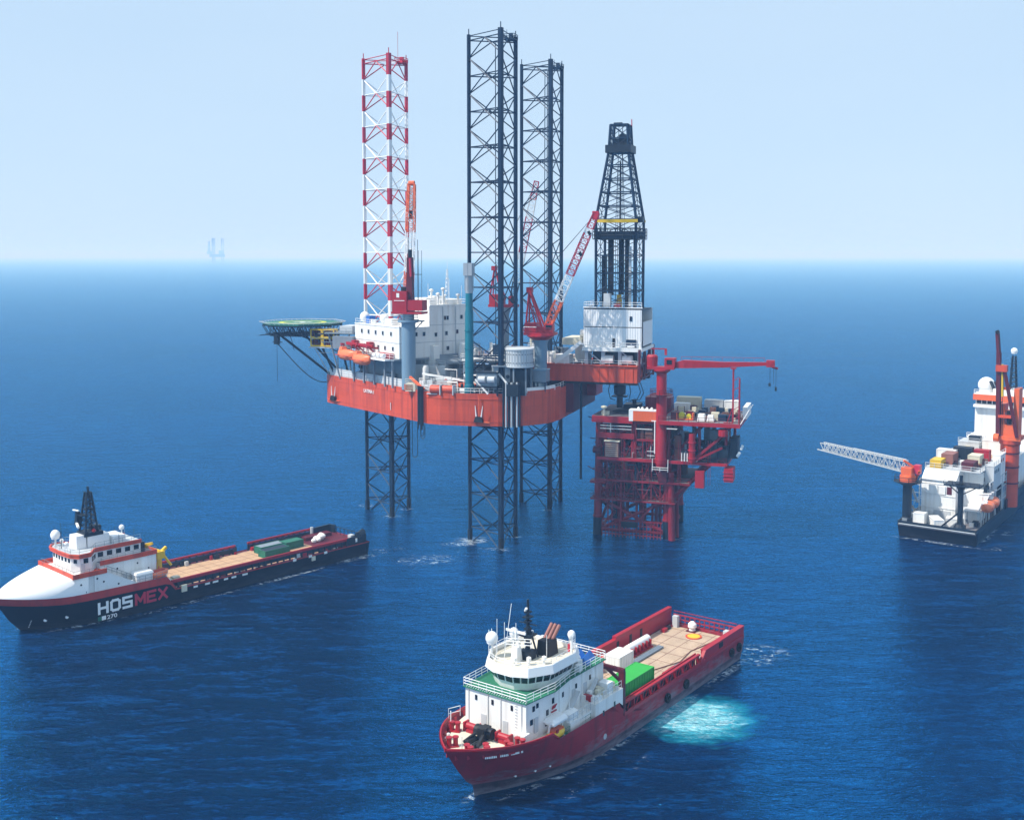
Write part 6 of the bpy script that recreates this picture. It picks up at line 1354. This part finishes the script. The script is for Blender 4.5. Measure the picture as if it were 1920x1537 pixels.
for k in range(26):
    b.piece(); x = rnd.uniform(-61, -25); s = rnd.choice([-1, 1]); y = s * rnd.uniform(5.2, 5.6); b.m = rnd.choice([0, 1, 2, 3]); w_ = rnd.uniform(.15, .4); b.box(x - w_ * 1.6, x + w_ * 1.6, y - w_, y + w_, 3.10, 3.10 + rnd.uniform(.2, .7))
b.build_each("deck_block", ["brown", "black", "signal_red", "pale_grey"], rs)
b = B()
b.path([(-58, 3.6, 3.17), (-52, 2.6, 3.17), (-47, 3.4, 3.17), (-41, 1.6, 3.17), (-37, .6, 3.17)], .09, 5); b.build("lashing_chain", "brown", rs)
# cargo on the deck
container(9.4, 3.0, 3.3, "lime_green", "big bright green container on the dark red ship's cargo deck", dloc(-30.6, 3.7, 3.12), DA, None, True)
container(4.0, 2.5, 2.7, "white_clean", "white cube container on the dark red ship's deck beside the orange one", dloc(-38.6, -2.6, 3.12), DA)
container(3.2, 2.4, 1.5, "orange_red", "low orange container on the dark red ship between white container and far bulwark", dloc(-37.4, -5.15, 3.12), DA, None, False)
t = thing("tank_trailer", "long white tank on a red frame lying along the far bulwark", "tank", dloc(-47.0, -4.3, 3.12), DA)
b = B(); b.tube((-3.4, 0, 1.15), (3.2, 0, 1.15), .65, n=16); b.build("vessel", "white_clean", t, smooth=True)
b = B()
for k in range(6): b.box(-3.0 + k * 1.15, -2.8 + k * 1.15, .2, 1.0, .1, 1.35)
b.box(-3.4, 3.2, -.8, 1.1, 0, .2); b.build("frame", "signal_red", t)
b = B(); b.tube((3.3, 0, 1.0), (4.3, .2, .7), .35, n=8); b.box(3.6, 4.6, -.3, .8, 0, .5); b.build("pump", "yellow", t)
t = thing("deck_pipe", "grey pipe bundle lying on the tan deck beside the white tank", "pipes", dloc(-46.4, -2.4, 3.12), DA)
b = B()
for k in range(3): b.tube((-4.4, k * .34, .18), (4.4, k * .34, .18), .17, n=8)
b.build("pipes", "mid_grey", t, smooth=True)
t = thing("deck_winch", "white domed capstan near the dark red ship's stern rail", "capstan", dloc(-61.0 + .2, -1.6, 3.12), DA)
b = B(); b.lathe((0, 0, 0), [(.6, 0), (.5, .5), (.75, .7), (.7, 1.2), (.3, 1.6)], 14); b.build("drum", "white_clean", t, smooth=True); b = B(); b.box(-.8, .8, -.8, .8, -.02, .14); b.build("base", "dark_red", t)
t = thing("hatch_plate", "red steel hatch plate on the tan deck by the near rail", "hatch plate", dloc(-42.6, 4.4, 3.12), DA)
b = B(); b.box(-1.8, 1.8, -.8, .8, 0, .28); b.build("plate", "signal_red", t); b = B(); b.bar((-1.2, 0, .34), (1.2, 0, .34), .12); b.build("handle", "crimson", t)
# ---------------------------------------------------------------- the accommodation ship at the right
AO, AA = (97.9, 248.6, 0), 54
ac = thing("construction_ship", "black-hulled work ship with stacked white cabins, an orange crane and a white gangway", "ship", AO, AA)
def aloc(x, y, z): return tuple(Matrix.Translation(V(AO)) @ Matrix.Rotation(R(AA), 4, 'Z') @ V((x, y, z)))
b = B(); shr = lambda x: 3.0 + max(0, x - 25) * .03
rows = hull_shell(b, [(-2.5, 88, 30, 2, 8.0, 1.5, 0), (0, 90, 30, 2.1, 8.5, .6, 0), (shr, 93, 28, 2.4, 8.8, 0, 0)], 30, 14)
weld(b.build("hull", ["black_hull"], ac, smooth=True))
dk = [(x, y * .985) for x, y, z in rows[2]]; b = B(); b.prism([(x, y) for x, y in dk if x < 30] + [(x, -y) for x, y in dk[::-1] if x < 30], 2.7, 2.92); b.build("work_deck", "deck_grey", ac)
b = B(); b.wall([(28, 8.7), (.2, 8.7), (.2, -8.7), (28, -8.7)], 2.95, 3.75, .25); b.m = 1; b.wall([(30, -8.6), (60, -8.6)], [3.2, 4.0], [5.4, 6.0], .3); b.wall([(30, 8.6), (60, 8.6)], [3.2, 4], [5.4, 6.0], .3); b.m = 2; b.wall([(.0, 8.5), (.0, -8.5)], 3.0, 3.15, .3); b.build("bulwark", ["dark_navy", "black_hull", "pale_grey"], ac)
# white accommodation block, stepped
b = B(); b.box(9, 34, -1.9, 6.0, 2.93, 12.6); b.box(12, 34, -7.2, -1.91, 6.2, 10.4); b.box(10, 18, -6.6, -1.92, 2.93, 6.0); b.box(16, 40, -6.4, -1.93, 10.41, 14.2)
b.add([(9, -1.9, 12.601), (9, 6.0, 12.601), (12, 6.0, 14.6), (12, -1.9, 14.6), (34, -1.9, 12.601), (34, 6, 12.601), (34, 6, 14.6), (34, -1.9, 14.6)], [(0, 1, 2, 3), (3, 2, 6, 7), (4, 7, 6, 5), (0, 3, 7, 4), (1, 5, 6, 2), (0, 4, 5, 1)])
blk = b.build("cabin_block", "white_paint", ac)
b = B()
for z in (5.9, 8.9, 11.6): b.box(8.85, 9.0, -1.9, 6.0, z, z + .16)
b.box(8.7, 9.0, 2.2, 5.4, 9.3, 11.4); b.box(8.72, 9.0, .4, 1.9, 9.3, 11.2); b.box(8.6, 9, -1.9, 6.2, 12.55, 12.75); b.m = 1; b.box(8.9, 9.0, -1.0, .1, 9.4, 11.2); b.m = 2; b.box(8.86, 9.0, -.8, 3.0, 3.2, 5.4); b.m = 0
for y, z in ((4.4, 4.6), (3.5, 4.6)): b.box(8.7, 9, y - .35, y + .35, z - .5, z + .5)
b.build("facade_trim", ["white_paint", "dark_red", "pale_grey"], blk)
for x in range(11, 34, 3):
    for z, y in ((8.4, -7.2), (12.4, -6.4)):
        if z > 10 and x < 17 or x < 13: continue
        q = B(); q.box(x - .35, x + .35, y - .06, y + .1, z - .5, z + .5); q.build("window", "glass", blk)
b = B(); rnd = random.Random(14)
for x, y0 in ((14, -8.3), (20, -8.3), (27, -8.3), (32, -8.3)):
    b.tube((x, y0, 3), (x, y0, 12.4), .22, n=6)
    for z in (6.2, 9.2, 12.2): b.bar((x, y0, z), (x + 6, y0, z), .18)
    b.bar((x, y0, 9.2), (x + 6, y0, 12.2), .16)
b.box(11, 34, -8.4, -7.2, 6.0, 6.2); b.box(14, 38, -8.4, -6.4, 10.1, 10.25); b.rail([(14, -8.3, 10.25), (38, -8.3, 10.25)], 1.1, .06); b.rail([(11, -8.3, 6.2), (34, -8.3, 6.2)], 1.1, .06); b.m = 1
for k in range(16): x, z = rnd.uniform(12, 33), rnd.choice([6.2, 10.3]); b.box(x - .6, x + .6, -8.2, -7.4, z, z + rnd.uniform(.8, 2))
b.m = 0; b.box(7.5, 14, -8.2, -3.0, 6.3, 6.5)
for x in (7.7, 10, 12.6): b.bar((x, -8.0, 2.9), (x, -8.0, 6.4), .22); b.bar((x, -4.4, 2.9), (x, -4.4, 6.4), .22)
b.bar((9, 6.4, 3), (9, 6.4, 12.4), .25); b.rail([(9, 7.6, 6), (30, 7.6, 6)], 1.1, .06); b.bar((5.0, 7.0, 10.6), (11, 7.4, 6.2), .6, .15); b.bar((5.0, 7.0, 6.6), (11, 7.4, 3), .6, .15)
for z in (3.2, 5, 7, 9, 11): b.bar((9, 6.2, z), (9, 8.4, z), .14)
b.build("side_walkway", ["pale_grey", "dark_navy"], ac)
# upper cargo deck with its own containers
b = B(); b.box(12.2, 44, -6.6, 6.2, 14.62, 14.8); b.rail([(12.3, 6.1, 14.8), (12.3, -6.5, 14.8), (44, -6.5, 14.8)], 1.1, .06); b.m = 1; b.box(33, 44, -6, 6, 14.81, 15.0); b.m = 2; b.box(42.5, 44.5, .5, 3.4, 15, 18.6); b.bar((43, .6, 18), (43, 3, 18), .4); b.box(36, 44, -6.2, -3, 10, 14.6); b.build("upper_deck", ["pale_grey", "deck_tan", "dark_navy"], ac)
for x, y, L, W_, H, m, lab in ((14.6, 3.8, 4.2, 2.4, 1.9, "yellow", "yellow skid on the white ship's roof behind the orange gangway turntable"), (20.0, 2.4, 5.0, 2.6, 2.7, "rusty_pipe", "rust brown container standing behind the yellow skid on the cabin roof"), (16.0, -3.2, 4.6, 2.6, 1.8, "dark_red", "open dark red basket at the roof edge above the black right tower"),
                               (27.6, 1.0, 4.2, 2.6, 3.2, "dark_navy", "dark blue rack on the cabin roof farther forward than the rust brown container"), (28.6, -3.2, 3.4, 2.4, 2.8, "signal_red", "bright red container on the cabin roof farther forward than the dark red basket"), (21.8, -3.2, 4.0, 2.6, 2.6, "cream", "cream tarpaulin load on the cabin roof just behind the dark red basket"), (25.4, 4.4, 4.4, 2.6, 2.6, "white_paint", "white container at the far edge of the cabin roof")):
    container(L, W_, H, m, lab, aloc(x, y, 14.81), AA + 90 * (x > 24), "cargo on the cabin roof", x < 24)
b = B(); rnd = random.Random(31)
for k in range(34):
    b.piece(); x, y = rnd.uniform(13, 41), rnd.uniform(-5.8, 5.6); b.m = rnd.choice([0, 0, 1, 2, 3, 4, 5]); w_ = rnd.uniform(.25, .8); h = rnd.uniform(.5, 1.9)
    if rnd.random() < .6: b.box(x - w_, x + w_, y - w_, y + w_, 14.81, 14.81 + h)
    else: b.tube((x - w_, y, 15.3), (x + w_, y, 15.3), .45, n=9)
b.build_each("roof_machine", ["white_paint", "cream", "dark_navy", "brown", "mid_grey", "dark_red"], ac)
b = B()
for k in range(22):
    b.piece(); x, y = rnd.uniform(1.2, 12), rnd.uniform(-7.8, -2.6) if k % 2 else rnd.uniform(6.6, 8); b.m = rnd.choice([0, 1, 1, 2, 2]); w_ = rnd.uniform(.25, .6); h = rnd.uniform(.5, 1.6); b.box(x - w_, x + w_, y - w_, y + w_, 2.93, 2.93 + h)
b.build_each("deck_machine", ["white_paint", "dark_navy", "mid_grey"], ac)
for x0, x1, y0, y1, z0, z1, m in ((17, 24, -8.5, -6.45, 10.3, 15.6, "pale_grey"), (24.5, 30, -8.3, -6.45, 10.3, 17.2, "white_paint"), (38, 46, -7.6, -1, 14.82, 18.4, "white_paint"), (40, 47, .2, 5.4, 14.82, 17.2, "pale_grey"), (47.2, 56, -6.6, 5, 13.01, 17.6, "white_paint"), (36, 44, -8.6, -6.45, 5.5, 14, "pale_grey"), (12.2, 16.5, -8.2, -6.65, 6.2, 9.6, "white_paint")):
    q = B(); q.box(x0, x1, y0, y1, z0, z1); q.box(x0 - .08, x1 + .08, y0 - .08, y1 + .08, z1 + .002, z1 + .15); q.rail([(x0, y0, z1 + .15), (x1, y0, z1 + .15)], 1, .06); q.rail([(x0, y1, z1 + .15), (x0, y0, z1 + .15)], 1, .06); o = q.build("deckhouse", m, ac)
    for k in range(int((x1 - x0) / 1.9)): g = B(); xx = x0 + 1 + k * 1.9; g.box(xx - .35, xx + .35, y0 - .06, y0 + .1, z1 - 1.7, z1 - .9); g.build("window", "glass", o)
# bridge tower forward
b = B(); b.box(66, 78, -8, 7.4, 4, 24.2); b.box(46, 66, -7.2, 5.6, 3.4, 13.0); br_ = b.build("bridge_tower", "white_paint", ac)
b = B(); b.box(65.0, 79, -9.2, 7.8, 25.4, 27.0); b.m = 1; b.box(65.8, 78, -8.6, 7.3, 24.2, 25.4); b.m = 2; b.box(65.2, 79, -9.1, 7.7, 27.003, 27.2); b.box(64.6, 66, -8.4, 7.6, 23.4, 24.1); b.build("wheelhouse", ["orange", "pale_grey", "white_paint"], br_)
for k in range(11): q = B(); q.box(65.7, 65.85, -8.2 + k * 1.4, -7.1 + k * 1.4, 24.4, 25.3); q.build("window", "glass", br_)
for k in range(4): q = B(); q.box(65.9, 66.02, -.9 - k * .9, -.4 - k * .9, 12.6, 15.2); q.build("louvre", "dark_navy", br_)
q = B(); q.box(65.9, 66.02, -3.6, -2.4, 18.2, 18.8); q.build("window", "glass", br_)
b = B(); b.dome((70, 5.4, 29.2), 2.3, 1.0, 20); b.tube((70, 5.4, 27.2), (70, 5.4, 28.4), 1.2, n=12); b.build("radar_dome", "white_clean", br_, smooth=True)
b = B()
for s, t in ((-1, -1), (1, -1), (1, 1), (-1, 1)): b.tube((68 + s * .9, -2 + t * .9, 27.2), (68 + s * .4, -2 + t * .4, 38), .2, n=5)
for k in range(8): z = 28 + k * 1.3; b.box(67.2, 68.8, -2.8, -1.2, z, z + .2); b.tube((67.2, -2.8, z), (68.8, -1.2, z + 1.3), .1, n=4)
b.m = 1; b.dome((68, -2, 39.4), .9); b.m = 0; b.tube((70, -9, 27.2), (70, -9, 36), .35, n=6); b.bar((70, -10.6, 34), (70, -7.4, 34), .3); b.bar((70, -10, 31.6), (70, -8, 31.6), .3)
for y in (1.4, 2.6): b.bar((69, y, 27.2), (67.4, y + 1.2, 30.6), .8, .5)
b.build("mast", ["dark_navy", "white_clean"], br_)
b = B(); b.rail([(65.3, 7.6, 27.2), (65.3, -9, 27.2)], 1.1, .07); b.box(67, 72, -6, 3, 27.2, 28.6); b.build("monkey_island", "white_paint", br_)
# big orange crane on the starboard side
b = B(); b.lathe((34, -8.4, 0), [(2.2, 3.2), (2.2, 18.6), (2.5, 19.0), (2.5, 20)], 22); b.m = 1
for z in (9, 13, 16.5): b.lathe((34, -8.4, z), [(2.3, 0), (2.3, .4)], 22)
cr = b.build("crane", ["orange_red", "dark_red"], ac, smooth=True)
b = B(); b.box(31.6, 36.8, -11.2, -5.6, 20, 21); b.box(32, 36, -7.4, -6.2, 21, 29); b.box(32, 36, -10.6, -9.4, 21, 33); b.box(32, 36, -9.39, -7.41, 21, 24); b.m = 1; b.box(31.8, 33, -8.9, -7.9, 24, 27.4); b.m = 0; b.bar((33, -10.6, 27.2), (33, -6, 27.2), .6); b.tube((31, -6.4, 20.6), (31, -5.2, 20.6), 1.0, n=10); b.build("machinery_house", ["orange", "black"], cr)
b = B()
for y0, y1 in ((-6.1, -5.9), (-10.4, -7.3)): b.bar((31.6, y0, 21), (30.6, y1, 42 if y0 > -7 else 37.6), 1.0, .8)
for z, t in ((26, .25), (33, .5)): b.m = 1; b.bar((31.2, -6.1, z), (31.2, -9.6 + t * 2, z), .7); b.m = 0
b.bar((30.6, -5.9, 41.4), (30.8, -5.4, 46.6), .7, .8); b.m = 1; b.box(29.8, 31.4, -8.0, -5.4, 37.2, 38.8); b.m = 2; b.tube((30.6, -5.6, 46.6), (30.6, -5.2, 47.3), .5, n=8); b.m = 3; b.tube((30.7, -7, 31), (30.6, -6.8, 39), .3, n=6); b.m = 2
for dy in (-7.0, -6.6): b.tube((30.2, dy, 39), (31.4, dy, 24), .07, n=4)
b.build("boom", ["dark_red", "orange_red", "black", "yellow"], cr)
b = B(); b.piece(); b.m = 1; b.box(28, 31.2, -8.2, -4, 3.2, 9.4); b.piece(); b.m = 0; b.box(24.6, 27.4, -8.0, -4, 12.2, 12.6)
for x in (24.8, 27.2): b.bar((x, -7.8, 3), (x, -7.8, 12.2), .5); b.bar((24.8, -7.8, 6), (27.2, -7.8, 11), .35)
b.piece(); b.m = 2; b.box(36.5, 40, -8.4, -5, 5, 9); b.m = 1; b.box(29.0, 31.25, -8.25, -8.2, 4, 8.6); b.build_each("side_structure", ["dark_navy", "blue_grey", "signal_red"], ac)
# stern towers; the left one carries the gangway
for k, (x, y, zt) in enumerate(((3.2, 7.6, 12.6), (2.4, -4.6, 13.4))):
    b = B(); b.m = 0; b.tube((x, y, 2.9), (x, y, zt), 1.05 if k == 0 else .62, n=14); b.lathe((x, y, 2.9), [(1.5, 0), (1.3, .8), (1.0, 1.4)], 12)
    b.lathe((x, y, zt - 1.1), [(.7, 0), (2.6 if k == 0 else 1.2, .9), (3.2 if k == 0 else 1.2, 1.0), (3.2 if k == 0 else 1.2, 1.2)], 14)
    if k == 0: b.rail([(x + 3.1 * math.cos(R(a)), y + 3.1 * math.sin(R(a)), zt + .1) for a in range(0, 361, 40)], 1.1, .06)
    else:
        b.box(x - 1.6, x + 2.6, y - 4.4, y + 3.4, zt - .2, zt + .1); b.bar((x, y, zt - 2.4), (x, y - 3.6, zt - .2), .22); b.bar((x, y, zt - 2.4), (x, y + 2.8, zt - .2), .22); b.bar((x - .2, y + .2, 7.0), (x - .8, y + 4.2, 3.0), .35); b.rail([(x - 1.6, y - 4.4, zt + .1), (x - 1.6, y + 3.4, zt + .1)], .9, .06); b.tube((x, y, zt), (x, y, zt + 2.2), .4, n=8)
    o = b.build("tower", "dark_navy", ac)
    if k == 0:
        q = B(); q.lathe((x, y, zt), [(1.8, 0), (1.8, 1.4), (1.5, 1.6)], 16); q.box(x - 1.4, x + 1.6, y - 1.2, y + 1.2, zt + 1.4, zt + 3.4); q.bar((x + 1.6, y - 1.4, zt + .2), (x + .2, y - 2.6, zt + 2.8), .5, .2); q.m = 1; q.box(x + .4, x + 2.2, y - 2.6, y - 1.2, zt + 1.8, zt + 3.9); q.m = 0; q.bar((x + .8, y - 1.2, zt + 3.4), (x - .8, y + .8, zt + 5.0), .5); q.build("turntable", ["orange", "pink_red"], o)
        inv = (Matrix.Translation(V(AO)) @ Matrix.Rotation(R(AA), 4, 'Z')).inverted(); tipw = inv @ V((78.2, 273.5, 17.2)); p0 = V((x, y + .6, zt + 2.4)); d = (tipw - p0); L = d.length; d.normalize(); a_ = d.cross(V((0, 0, 1))).normalized(); c_ = a_.cross(d)
        g = B(); n = 18; ringp = []
        for i in range(n + 1):
            t = i / n; hh = 2.4 - .8 * t; o_ = p0 + d * (L * t); ringp.append([o_ - a_ * .8 - c_ * .2, o_ + a_ * .8 - c_ * .2, o_ + a_ * .8 + c_ * hh, o_ - a_ * .8 + c_ * hh])
        for i in range(n):
            for s in range(4): g.bar(ringp[i][s], ringp[i + 1][s], .2); g.bar(ringp[i][s], ringp[i][(s + 1) % 4], .12)
            for s, u in ((0, 3), (1, 2)): g.bar(ringp[i][s], ringp[i + 1][u], .12) if i % 2 else g.bar(ringp[i][u], ringp[i + 1][s], .12)
            g.bar(ringp[i][0], ringp[i + 1][1], .1); g.bar(ringp[i][3], ringp[i + 1][2], .1)
        g.m = 1; g.bar(ringp[0][0] * .5 + ringp[0][1] * .5, ringp[n][0] * .5 + ringp[n][1] * .5, 1.2, .08); g.m = 0; g.bar(ringp[n][0] + d * .2, ringp[n][1] + d * 1.6 - c_ * .4, .3); g.bar(ringp[0][3] * .5 + ringp[0][2] * .5 + c_ * .3, ringp[11][3] * .5 + ringp[11][2] * .5 + c_ * .25, .28)
        g.build("gangway", ["pale_grey", "mid_grey"], o)
for x, y, L, W_, H, rot, lab in ((3.6, 4.6, 2.6, 2.4, 2.6, 0, "square white box on the black stern deck next to the thick left tower"), (3.6, 1.0, 5.2, 2.2, 1.8, 30, "long white flat-topped box standing on the black stern deck between the towers"), (4.4, -2.4, 3.0, 2.4, 2.2, 10, "white box on the black stern deck close beside the thin right tower")):
    container(L, W_, H, "white_paint", lab, aloc(x, y, 2.93), AA + rot, "white boxes on the stern deck", True)
for x, lab in ((10.2, "orange lifeboat with white canopy closer to the black ship's stern"), (15.6, "orange lifeboat with white canopy closer to the big orange crane")):
    t = thing("lifeboat", lab, "lifeboat", aloc(x, -8.8, 7.5), AA + 6, "orange lifeboats on the work ship"); lifeboat_mesh(6.4, 3.0, 1.9, 1.3).build("hull", "bright_orange", t, smooth=True); b = B(); b.box(-1.9, .6, -.2, 1.25, .5, 1.3, (.25, .2)); b.build("canopy", "white_clean", t); b = B(); b.bar((-2.4, -1.25, .1), (2.4, -1.25, .1), .16); b.build("fender", "orange_red", t)
b = B()
for x in (8.6, 12.0, 14.2, 17.4): b.bar((x, -7.3, 6.5), (x, -8.6, 9.8), .3); b.bar((x, -6.4, 9.8), (x, -9.2, 10.2), .25)
b.build("davit", "white_clean", ac)
# ---------------------------------------------------------------- a second rig, far away in the haze
fr = thing("distant_rig", "faint far-off drilling rig nearly lost in the haze on the horizon", "drilling rig", (-2560, 9500, 0), 20)
b = B(); b.prism([(34, 6), (-28, 30), (-28, -30), (34, -6)], 24, 36); b.build("hull", "dark_navy", fr); fr.scale = (2.0, 2.0, 2.0)
for x, y in ((-14, 21), (-14, -21), (24, 0)):
    b = B()
    for a in (0, 120, 240): b.tube((x + 5.5 * math.cos(R(a)), y + 5.5 * math.sin(R(a)), -4), (x + 5.5 * math.cos(R(a)), y + 5.5 * math.sin(R(a)), 104), 1.0, n=5)
    for k in range(14):
        for i in range(3):
            p = (x + 5.5 * math.cos(R(120 * i)), y + 5.5 * math.sin(R(120 * i)), k * 7.5); q = (x + 5.5 * math.cos(R(120 * i + 120)), y + 5.5 * math.sin(R(120 * i + 120)), k * 7.5 + 7.5); b.tube(p, q, .4, n=4)
    b.build("leg", "dark_navy", fr)
b = B(); b.box(10, 30, -14, 14, 36, 52); b.box(-40, -18, -9, 9, 36, 50); b.build("superstructure", "mid_grey", fr)
b = B(); b.prism([(-36, -5), (-26, -5), (-26, 5), (-36, 5)], 50, 92, .4); b.build("derrick", "dark_navy", fr)
